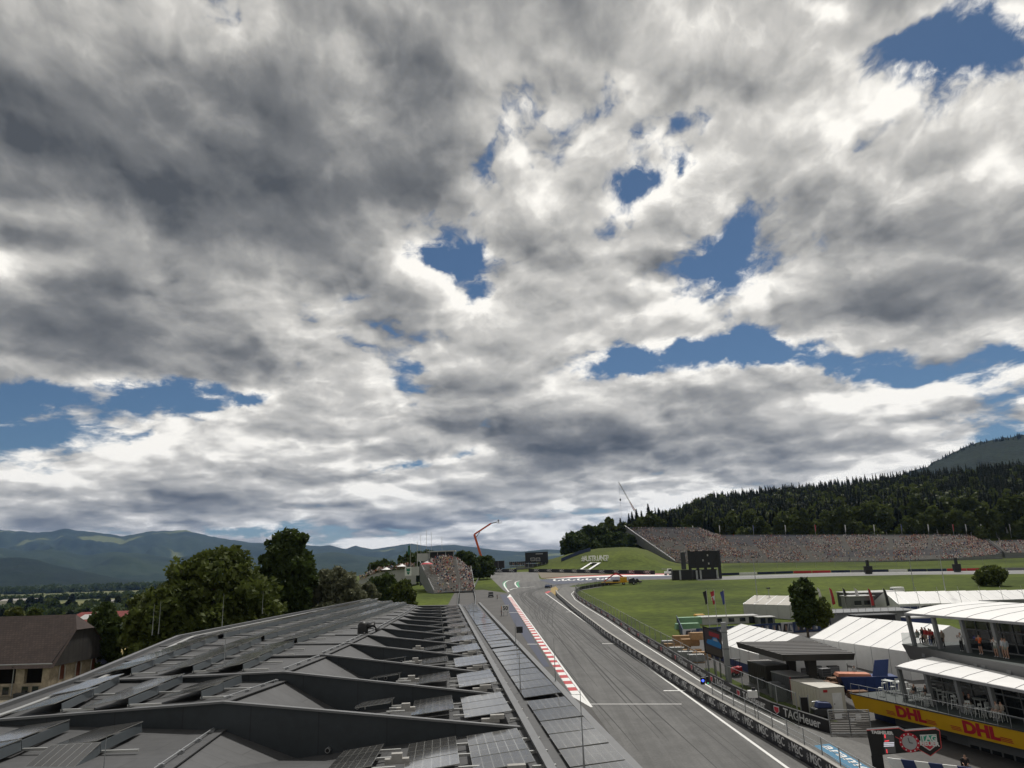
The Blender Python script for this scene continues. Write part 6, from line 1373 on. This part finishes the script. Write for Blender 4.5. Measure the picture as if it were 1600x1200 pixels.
# ---------------------------------------------------------------- pit building with two terraces
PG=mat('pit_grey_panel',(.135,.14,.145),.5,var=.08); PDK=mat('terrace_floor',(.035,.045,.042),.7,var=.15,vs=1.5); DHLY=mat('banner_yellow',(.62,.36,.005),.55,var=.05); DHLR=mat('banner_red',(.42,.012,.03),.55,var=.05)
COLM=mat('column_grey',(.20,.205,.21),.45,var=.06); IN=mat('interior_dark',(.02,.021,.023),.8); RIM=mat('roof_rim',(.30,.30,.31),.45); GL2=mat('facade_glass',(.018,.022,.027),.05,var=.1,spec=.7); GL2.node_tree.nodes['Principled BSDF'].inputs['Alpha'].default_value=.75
BO=Vector((40,70,2.0)); pit=thing('pit_building','pit building with two roofed terraces and a yellow DHL banner','building',BO)
def ext(a,b,t): return a+(b-a)*t
def L3(p): return p-BO
f0,f1=oz(1328,1084,5.4),oz(1600,1144,5.4); g0,g1=oz(1336.5,1107,3.95),oz(1600,1171.5,3.95); f1=ext(f0,f1,1.5); g1=ext(g0,g1,1.5)
fd=(f1-f0).normalized(); fn=Vector((fd.y,-fd.x,0)); fn=fn if fn.x<0 else -fn        # outward
m=MB(); m.quad(L3(g0),L3(g1),L3(f1),L3(f0)); ban=m.build('banner',DHLY,pit)
inn=-fn*11
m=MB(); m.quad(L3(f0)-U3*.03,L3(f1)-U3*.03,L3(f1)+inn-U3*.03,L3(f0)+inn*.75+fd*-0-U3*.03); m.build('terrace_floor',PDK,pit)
m=MB(); m.quad(L3(g0)+U3*.01,L3(g1)+U3*.01,L3(g1)+inn,L3(g0)+inn*.75); m.build('soffit',PG,pit)
m=MB(); m.quad(L3(g0),L3(f0)-U3*.02,L3(f0)+inn*.75-U3*.02,L3(g0)+inn*.75); m.build('terrace_end',PG,pit)
m=MB(); m.bar(L3(f0)+U3*.05,L3(f1)+U3*.05,.16,.1); m.build('terrace_edge',DGREY,pit)
def dhl(t,s):
    c=f0.lerp(f1,t).lerp(g0.lerp(g1,t),.5); up=(f0.lerp(f1,t)-g0.lerp(g1,t)).normalized(); nrm=fd.cross(up).normalized(); nrm=nrm if nrm.x<0 else -nrm; x=fd; x=x if nrm.cross(x).z>0 else -x
    M=Matrix((x,nrm.cross(x),nrm)).transposed().to_4x4(); M.translation=L3(c)+nrm*.02
    o=obj('lettering',text_mesh('DHL',1.3*s,DHLR,.008,shear=.25,width=3.2*s,bold=.075),ban); o.matrix_local=M
    for sx in (-1,1):
        for i in range(3):
            x0=sx*2.15*s; z=(-.12-.13*i)*s; m=MB(); m.quad((x0-.5*s,z-.035,0),(x0+.45*s,z-.035,0),(x0+.5*s,z+.035,0),(x0-.45*s,z+.035,0))
            o=m.build('speed_line',DHLR,ban); o.matrix_local=M@Matrix.Translation((0,0,.004))
dhl(.262,1.12); dhl(.525,1.12)
# railing of thin glass-less posts along the terrace edge
def edge_rail(a,b,n,h=1.05,off=.25,mt=STEEL,nm='railing'):
    m=MB(); o=fn*-off
    for i in range(n+1): p=L3(a.lerp(b,i/n))+o; m.tube([p,p+U3*h],.025,4)
    m.tube([L3(a)+o+U3*h,L3(b)+o+U3*h],.03,4); m.build(nm,mt,pit)
edge_rail(f0,f1,24,.95,.2)
# ground-floor wall with garage doors
w0,w1=g0-fn*2.2,g1-fn*2.2; m=MB(); m.quad(Vector((L3(w0).x,L3(w0).y,-2.5)),Vector((L3(w1).x,L3(w1).y,-2.5)),L3(w1),L3(w0)); m.build('ground_wall',PG,pit)
def onw(t,z,o=.03): p=w0.lerp(w1,t); return Vector((p.x,p.y,z))+fn*o-BO
def wq(nm,t0,t1,z0,z1,mt,par=None,o=.03): m=MB(); m.quad(onw(t0,z0,o),onw(t1,z0,o),onw(t1,z1,o),onw(t0,z1,o)); return m.build(nm,mt,par or pit)
for t0 in (.40,.66):
    d=wq('garage_door',t0,t0+.2,.2,3.2,MGREY)
    for i in range(5):
        for j in range(2): wq('door_pane',t0+.008+i*.039,t0+.008+i*.039+.032,1.0+j*.95,1.75+j*.95,GLASS,d,.06)
d=wq('personnel_door',.27,.32,.2,2.9,DGREY); wq('door_glass',.277,.313,1.4,2.7,GLASS,d,.05)
wq('navy_panel',.0,.1,.2,3.8,NAVW)
# lower facade: inclined columns, mullions and glass under a white membrane roof
def level(nmz,zf,zr,r0,r1,back,ncol,skip,roofback,rise):
    "r0,r1: front edge of roof; columns stand on the floor and lean out to the roof edge"
    d=(r1-r0).normalized(); n_=Vector((d.y,-d.x,0)); n_=n_ if n_.x<0 else -n_; inw=-n_
    nm=8; prof=[(0,0),(.8,.22),(2.2,.46),(4.2,.68),(roofback,rise)]
    for i in range(nm):
        a,b=r0.lerp(r1,i/nm),r0.lerp(r1,(i+1)/nm); m=MB()
        for (x0,h0),(x1,h1) in zip(prof,prof[1:]):
            bow=lambda t,h:h+.0
            m.quad(L3(a)+inw*x0+U3*h0,L3(b)+inw*x0+U3*h0,L3(b)+inw*x1+U3*h1,L3(a)+inw*x1+U3*h1)
        m.build('roof_membrane',TENT,pit,smooth=False)
        if i: m=MB(); m.tube([L3(a)+inw*x+U3*(h+.01) for x,h in prof],.03,4); m.build('roof_batten',RIM,pit)
    m=MB(); m.bar(L3(r0)-U3*.08,L3(r1)-U3*.08,.28,.22); m.build('roof_edge_beam',RIM,pit)
    m=MB(); m.quad(*[L3(r0)+inw*x+U3*h for x,h in prof],L3(r0)+inw*roofback-U3*.3,L3(r0)-U3*.2); m.build('roof_end',RIM,pit)
    m=MB(); m.quad(L3(r0)-U3*.2,L3(r1)-U3*.2,L3(r1)+inw*roofback-U3*.2,L3(r0)+inw*roofback-U3*.2); m.build('ceiling',PG,pit)
    for i in range(ncol+1):
        t=i/ncol; top=r0.lerp(r1,t)+inw*.25; bot=top+inw*back*.12; bot=Vector((bot.x,bot.y,zf))
        m=MB(); m.bar(L3(bot),L3(top)-U3*.1,.34,.34); m.build('column',COLM,pit)
    gl0=r0+inw*(back+.2); gl1=r1+inw*(back+.2)
    gs=gl0.lerp(gl1,skip)
    k=ncol*2
    for i in range(k):
        a,b=gs.lerp(gl1,i/k),gs.lerp(gl1,(i+1)/k); A=L3(Vector((a.x,a.y,zf))); B2=L3(Vector((b.x,b.y,zf))); At=L3(Vector((a.x,a.y,zr-.15)))+n_*.25; Bt=L3(Vector((b.x,b.y,zr-.15)))+n_*.25
        m=MB(); m.quad(A,B2,Bt,At); gp_=m.build('glass_pane',GL2,pit)
        m=MB(); m.bar(A,At,.1,.14); m.bar(A.lerp(At,.62),B2.lerp(Bt,.62),.08,.12); m.bar(A+U3*.06,B2+U3*.06,.1,.12); m.bar(A.lerp(At,.3),B2.lerp(Bt,.3),.05,.06); m.build('mullion',COLM,gp_)
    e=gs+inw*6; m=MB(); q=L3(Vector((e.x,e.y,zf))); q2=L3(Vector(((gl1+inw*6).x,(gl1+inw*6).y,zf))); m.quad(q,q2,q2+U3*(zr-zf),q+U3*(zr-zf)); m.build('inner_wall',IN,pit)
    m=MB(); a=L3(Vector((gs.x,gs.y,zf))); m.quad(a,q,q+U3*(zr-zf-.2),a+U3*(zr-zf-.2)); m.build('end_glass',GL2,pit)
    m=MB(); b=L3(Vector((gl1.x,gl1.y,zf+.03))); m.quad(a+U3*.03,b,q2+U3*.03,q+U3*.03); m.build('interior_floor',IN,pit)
    return d,n_,inw,gs,gl1
r0,r1=oz(1400,1041,8.3),oz(1600,1079,8.3); r1=ext(r0,r1,1.5)
lo_=level('lower',5.4,8.3,r0,r1,2.3,6,.06,7.5,.85)
u0,u1=oz(1409,1006,9.7),oz(1600,1042,9.7); u1=ext(u0,u1,1.5); v0,v1=oz(1414,1028,8.3),oz(1600,1063,8.3); v0=Vector((u0.x+.5,u0.y-.3,8.2)); v1=Vector((u1.x+.4,u1.y-.2,8.2))
ud=(u1-u0).normalized(); un=Vector((ud.y,-ud.x,0)); un=un if un.x<0 else -un
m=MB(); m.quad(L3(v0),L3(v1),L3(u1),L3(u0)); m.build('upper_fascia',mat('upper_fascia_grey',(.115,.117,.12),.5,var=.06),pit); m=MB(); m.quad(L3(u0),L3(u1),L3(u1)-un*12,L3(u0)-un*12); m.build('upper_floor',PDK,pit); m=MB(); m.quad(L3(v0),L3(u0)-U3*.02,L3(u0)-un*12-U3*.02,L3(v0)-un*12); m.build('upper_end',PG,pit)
for t in (.12,.27,.42,.46,.58,.66,.78): p=L3(u0.lerp(u1,t).lerp(v0.lerp(v1,t),.45))+un*.02; m=MB(); x=ud*.28; m.quad(p-x-U3*.25,p+x-U3*.25,p+x+U3*.25,p-x+U3*.25); m.build('fascia_grille',MGREY,pit)
R0,R1=oz(1414,958,12.9),oz(1600,973,12.9); R1=ext(R0,R1,1.5)
up_=level('upper',9.7,12.9,R0,R1,2.6,6,.22,9,.85)
m=MB(); a=L3(u0)+fn*-.1; gb=mat('balustrade_glass',(.45,.6,.58),.05,var=.05); gb.node_tree.nodes['Principled BSDF'].inputs['Alpha'].default_value=.45; m.quad(a,a-un*2.2,a-un*2.2+U3*1.1,a+U3*1.1); m.build('glass_balustrade',gb,pit)
# people on the terraces
WH=(.6,.6,.58); BK=(.02,.02,.022); OR=(.65,.12,.03); RD=(.4,.03,.03); GYc=(.3,.3,.3); BL_=(.05,.08,.2)
upP=[(1427,1003,'sit',BK,BK,'person in black sitting at the open end of the upper terrace'),(1437,1006,'sit',(.25,.2,.15),BK,'person in brown sitting second at the upper terrace table'),(1444,1007,'stand',BK,BK,'person in black standing behind the upper terrace table'),(1449,1008,'stand',RD,(.25,.2,.15),'person in red shirt at the upper terrace table'),(1455,1009.5,'stand',RD,BL_,'second person in red shirt beside the upper terrace table'),(1460,1010,'lean',RD,BK,'person in red leaning towards the table on the upper terrace'),(1466,1011,'stand',WH,BK,'person in white shirt standing left of the black-clad one on the upper terrace'),(1475,1013,'stand',(.3,.25,.2),BK,'person in black trousers and tan top beside the first upper column'),(1504,1018,'photo',WH,BK,'person in white top and black trousers taking a picture on the upper terrace'),(1534,1023,'photo',OR,(.02,.02,.02),'person in orange shirt and shorts taking a picture on the upper terrace'),(1558,1027,'photo',WH,(.25,.27,.22),'person in white shirt and olive shorts on the upper terrace'),(1571,1029,'stand',(.55,.57,.6),(.3,.3,.25),'person in pale shirt and beige shorts beside the olive-shorts one'),(1575,1030,'stand',(.3,.33,.35),(.25,.25,.2),'person in grey shirt behind the beige-shorts one')]
for px,py,po,sh,lg,lb in upP:
    q=oz(px,py,9.7); q=q+Vector((.55 if po=='sit' else .0,0,.02)); person(q,(-1,-.3,0),po,sh,lg,lb,shorts='shorts' in lb)
# terrace furniture: white high tables and bar stools
STW=mat('white_furniture',(.55,.57,.55),.45,var=.05)
def stool(loc,rz,label):
    t=thing('bar_stool',label,'stool',loc,rz,'white stools on the lower terrace'); MB().box((-.2,-.2,.70),(.2,.2,.75)).build('seat',STW,t)
    m=MB(); m.box((-.2,.17,.95),(.2,.2,1.12)); m.bar((-.18,.18,.75),(-.18,.19,1.0),.03,.03); m.bar((.18,.18,.75),(.18,.19,1.0),.03,.03); m.build('backrest',STW,t)
    for x in (-1,1):
        for y in (-1,1): MB().bar((x*.22,y*.22,0),(x*.17,y*.17,.7),.035,.035).build('leg',STW,t)
    MB().bar((-.2,-.2,.25),(.2,-.2,.25),.025,.025).build('footrest',STW,t)
def table(loc,label,w=1.3):
    t=thing('high_table',label,'table',loc,ang(fd),'white tables on the lower terrace'); MB().box((-w/2,-.35,1.02),(w/2,.35,1.08)).build('table_top',STW,t)
    for x in (-1,1):
        for y in (-1,1): MB().bar((x*(w/2-.08),y*.28,0),(x*(w/2-.08),y*.28,1.02),.05,.05).build('leg',STW,t)
tabs=[(1391,1081,'free white table at the open terrace corner'),(1410,1083,'white table second from the open terrace corner'),(1441,1095,'white table where two guests sit beside the yellow banner'),(1462,1092,'white table close to the second glass column'),(1488,1101,'white table before the third glass column'),(1530,1112,'white table between the capped guests and the column'),(1553,1112,'last white table near the sunglassed couple')]
for px,py,lb in tabs: table(oz(px,py,5.42),lb)
ss_=random.Random(5)
for i,(px,py) in enumerate(((1378,1087),(1383,1079),(1397,1085),(1404,1079),(1421,1089),(1430,1092),(1446,1103),(1453,1104),(1471,1098),(1478,1102),(1492,1108),(1498,1105),(1513,1116),(1520,1117),(1531,1121),(1541,1122),(1547,1120),(1455,1092))):
    stool(oz(px,py,5.42),ss_.uniform(0,6.28),'white bar stool among the tables above the DHL banner')
loP=[(1431,1096,'sit',BK,(.25,.25,.25),'guest in black sitting at the lower terrace table, hands on the table'),(1449,1098,'sit',BK,(.3,.27,.25),'guest in black with red cap sitting across the same lower table'),(1509,1111,'sit',BK,BK,'guest with red cap, first of the pair at the lower terrace edge'),(1518,1114,'sit',BK,(.3,.25,.2),'guest with red cap, second of the pair at the lower terrace edge'),(1560,1127,'sit',(.3,.28,.25),(.4,.4,.38),'guest in pale clothes sitting near the last table'),(1568,1128,'sit',(.35,.3,.25),(.4,.4,.38),'guest beside the pale-clothed one near the last table')]
for px,py,po,sh,lg,lb in loP:
    q=oz(px,py,5.42); person(q+Vector((0,0,.28)),(-1,-.2,0),po,sh,lg,lb,hair=(.35,.03,.03) if 'cap' in lb else (.05,.03,.02))
    st_=thing('bar_stool','white bar stool carrying a seated guest above the DHL banner','stool',q,0,'stools under guests'); MB().box((-.2,-.2,.66),(.2,.2,.71)).build('seat',STW,st_)
    for x in (-1,1):
        for y in (-1,1): MB().bar((x*.22,y*.22,0),(x*.17,y*.17,.66),.035,.035).build('leg',STW,st_)
# ---------------------------------------------------------------- start-side clock sign, striped barrier, painted pit-lane logo
SY=58.; sp0=at(1412,1165,SY); sg_=Vector((sp0.x,SY,pz(SY)))
sign=thing('clock_sign','black TAG HEUER clock sign with red outline in front of the pit building','sign',sg_)
nS=Vector((-.42,-.9,0)).normalized(); xS=Vector((.9,-.42,0)).normalized()
def sl_(px,py,o=0.):
    d=ray(px,py); c=Vector((0,0,CAMH)); k_=((sp0-c).dot(nS))/d.dot(nS); return c+d*k_+nS*o-sg_
outl=[(1354,1141),(1404,1137.5),(1414,1142.5),(1462,1139),(1468,1142),(1471,1168),(1454,1181),(1440,1174),(1362,1181)]
m=MB(); m.prism([sl_(*p) for p in outl],-nS*.7); m.build('housing',BLACK,sign)
m=MB(); m.tube([sl_(*p,.03) for p in (outl[0],)+tuple(outl[1:7])]+[sl_(1432,1169,.03),sl_(1399,1151,.03)],.035,4); m.build('outline',mat('outline_red',(.45,.06,.06),.5),sign)
def disc(px,py,r,mt,o,nm,n=24): c=sl_(px,py,o); m=MB(); m.prism([c+xS*(r*math.cos(2*math.pi*i/n))+U3*(r*math.sin(2*math.pi*i/n)) for i in range(n)],nS*.02); return m.build(nm,mt,sign)
disc(1421,1160,.66,DHLR,.02,'clock_bezel'); disc(1421,1160,.47,LETG,.05,'clock_face')
c=sl_(1421,1160,.09)
for i in range(12): a=i*math.pi/6; p=c+xS*(.565*math.cos(a))+U3*(.565*math.sin(a)); m=MB(); m.prism([p-xS*.04-U3*.04,p+xS*.04-U3*.04,p+xS*.04+U3*.04,p-xS*.04+U3*.04],nS*.01); m.build('hour_mark',LET,sign)
m=MB(); m.bar(c,c+xS*-.05+U3*.32,.04,.02,nS); m.bar(c,c+xS*.22-U3*.02,.04,.02,nS); m.build('clock_hands',BLACK,sign)
def poly(nm,P,mt,o): m=MB(); m.prism([sl_(*p,o) for p in P],nS*.015); return m.build(nm,mt,sign)
poly('shield_border',[(1437.5,1148),(1463,1147),(1465,1163),(1453,1173),(1439,1164)],LET,.02); poly('shield_green',[(1439,1149.3),(1462,1148.4),(1462.6,1158),(1440,1158.6)],SHG,.04); poly('shield_red',[(1440,1159.4),(1462.7,1158.8),(1463.3,1162.5),(1453,1171),(1441,1163.5)],SHR,.04)
MS=Matrix((xS,U3,nS)).transposed().to_4x4()
def stext(tx,px,py,size,o=.07,mt=LET,w=None): ob=obj('lettering',text_mesh(tx,size,mt,.006,bold=.02,width=w),sign); M=MS.copy(); M.translation=sl_(px,py,o); ob.matrix_local=M
stext('TAG',1451,1153.6,.52); stext('HEUER',1452,1161.8,.4); stext('TAGHEUER',1378,1144.5,.28)
poly('display',[(1380,1146.5),(1396,1145.5),(1400,1176),(1383,1177)],glow('display_grey',(.06,.06,.06),.3),.02); RDG=glow('display_red',(.6,.04,.05),1.2); WTG=glow('display_white',(.5,.5,.55),.8)
poly('display_mark',[(1381.5,1147),(1383.5,1147),(1384,1153),(1382,1153)],RDG,.05); poly('display_mark',[(1384.5,1170.5),(1386,1170.5),(1387,1176.5),(1385.5,1176.5)],RDG,.05); poly('display_mark',[(1382,1157.3),(1389,1156),(1389,1158),(1382.3,1158.6)],RDG,.05)
for y in (1160,1162.5,1165): poly('display_text',[(1381,y),(1397,y-.7),(1397,y+.8),(1381,y+1.5)],WTG,.05)
a=sl_(1361,1181); b=sl_(1379,1180); m=MB(); m.hexa([Vector((a.x,a.y,-1)),Vector((b.x,b.y,-1)),Vector((b.x,b.y,-1))-nS*.7,Vector((a.x,a.y,-1))-nS*.7],[a,b,b-nS*.7,a-nS*.7]); m.build('pillar',BLACK,sign)
# striped barrier panels under the terrace
q0,q1=oz(1386,1184,3.2),oz(1486,1196,3.2); sbp=thing('striped_barrier','white and navy striped barrier below the clock sign','barrier',q0); d=(q1-q0)
for i in range(6): p,q=d*(i/6*1.3),d*((i+1)/6*1.3); m=MB(); s_=d.normalized()*.5; m.hexa([p-U3*1.6+s_,q-U3*1.6+s_,q-U3*1.6+s_+Vector((.1,.1,0)),p-U3*1.6+s_+Vector((.1,.1,0))],[p,q,q+Vector((.1,.1,0)),p+Vector((.1,.1,0))]); m.build('stripe_panel',(WHITE,NAVW)[(i//1)%2],sbp)
g=oz(1511,1206,2.0); person(g,(-.6,-1,0),'sit',BK,BK,'person in black sitting by the garage wall'); st_=thing('folding_chair','dark folding chair under the person by the garage wall','chair',g); MB().box((-.25,-.25,.38),(.25,.25,.43)).build('seat',BLACK,st_); MB().box((-.25,.22,.43),(.25,.26,.9)).build('backrest',BLACK,st_)
for x in (-.22,.22):
    for y in (-.22,.22): MB().bar((x,y,-.2),(x,y,.4),.04,.04).build('leg',STEEL,st_)
TEAL=mat('pit_logo_blue',(.03,.19,.34),.6,var=.06); ap=[gp(1272,1166.5),gp(1296,1163.5),gp(1400,1226),gp(1360,1226)]
sheet('painted_logo_field',[p.to_2d() for p in ap],TEAL,.08)
o=obj('painted_logo_lettering',text_mesh('aramco',1.5,LETW,.002,width=9.0,bold=.02),kind='structure'); c=gp(1331,1190); dx_=(gp(1380,1222)-gp(1284,1165)).normalized(); M=Matrix((dx_,Vector((0,SL,1)).normalized().cross(dx_),Vector((0,-SL,1)).normalized())).transposed().to_4x4(); M.translation=c+U3*.09; o.matrix_world=M
# small items on the pit wall and verge
g=gp(1104,1086); t=thing('signal_light','small black signal with blue lamp on the pit wall','signal',g+U3*1.2); MB().box((-.55,-.2,0),(-.1,.2,.8)).build('housing',BLACK,t,bevel=.03); MB().box((.1,-.2,0),(.4,.2,.9)).build('housing',BLACK,t,bevel=.03); m=MB(); m.lathe([(.15,0),(.12,.03),(0,.05)],10); o=m.build('lamp',glow('blue_lamp',(.05,.1,1.0),2.5),t); o.location=(-.33,-.22,.45); o.rotation_euler=(R(90),0,0); o=MB().lathe([(.09,0),(.07,.03),(0,.04)],10).build('lamp',glow('green_lamp',(.1,.5,.25),.8),t); o.location=(.25,-.22,.15); o.rotation_euler=(R(90),0,0)
g=gp(1181,1126); t=thing('monitor_box','white box with camera standing on the pit railing','box',g+U3*1.0); MB().box((-.5,-.3,1.2),(.4,.3,1.9)).build('body',WHITE,t,bevel=.04); MB().tube([(0,0,-1.0),(0,0,1.2)],.05,5).build('post',STEEL,t); MB().box((-.1,-.15,1.9),(.25,.1,2.15)).build('camera',BLACK,t)
# clutter in the yard between canopy, skip and cabin
BRW=mat('brown_ply',(.16,.085,.045),.8,var=.2,vs=2); rc=random.Random(21)
for i,(px,py,lb) in enumerate(((1283,1072,'low stack of brown boards in the yard behind the cream cabin'),(1296,1077,'wider stack of brown boards beside the red lift cage'),(1308,1066,'small stack of brown boards under the canopy edge'),(1341,1090,'stack of brown boards in front of the blue skip'))):
    g=gp(px,py); t=thing('board_stack',lb,'stack',g,rc.uniform(-.4,.4))
    for k in range(3+i%2): MB().box((-1.1+.05*k,-.6,.12+.16*k),(1.1-.04*k,.6,.26+.16*k)).build('board',BRW,t)
    MB().box((-1.0,-.5,0),(1.0,.5,.11)).build('pallet_base',WOOD,t)
for i,(px,py,c,lb) in enumerate(((1262,1060,DGREY,'dark tool trolley beside the canopy column'),(1276,1056,BLACK,'black tool trolley under the middle of the canopy'),(1290,1060,MGREY,'grey tool trolley near the red lift cage'),(1303,1056,BLACK,'black tool trolley at the open side of the canopy'),(1316,1052,DGREY,'dark trolley between canopy and large marquee'))):
    g=gp(px,py); t=thing('tool_trolley',lb,'trolley',g,rc.uniform(-.5,.5)); MB().box((-.7,-.4,.25),(.7,.4,1.25)).build('cabinet',c,t,bevel=.04)
    for k in range(3): MB().box((-.62,-.43,.35+k*.29),(.62,-.4,.6+k*.29)).build('drawer',MGREY if c is not MGREY else DGREY,t)
    wheels(t,(-.5,.5),(-.35,.35),.13,0,.08)
for i,(px,py,sh,lb) in enumerate(((1269,1070,(.03,.03,.04),'mechanic in black walking behind the cream cabin'),(1312,1074,(.4,.05,.03),'worker in red shirt beside the brown boards'),(1337,1062,(.5,.5,.48),'worker in white shirt next to the blue skip'),(1205,1034,(.03,.04,.1),'worker in navy beside the marquee wall'))):
    person(gp(px,py),(rc.uniform(-1,1),-1,0),'stand',sh,(.04,.04,.05),lb)
# ---------------------------------------------------------------- haze
hm=bpy.data.materials.new('haze'); hm.use_nodes=True; t=hm.node_tree; t.nodes.remove(t.nodes['Principled BSDF']); v=t.nodes.new('ShaderNodeVolumePrincipled'); v.inputs['Color'].default_value=(.32,.54,1.0,1); v.inputs['Density'].default_value=.000021; v.inputs['Anisotropy'].default_value=.3; t.links.new(v.outputs[0],t.nodes['Material Output'].inputs['Volume'])
o=MB().box((-16000,-450,-36),(16000,19000,1150)).build('haze',hm,kind='stuff')
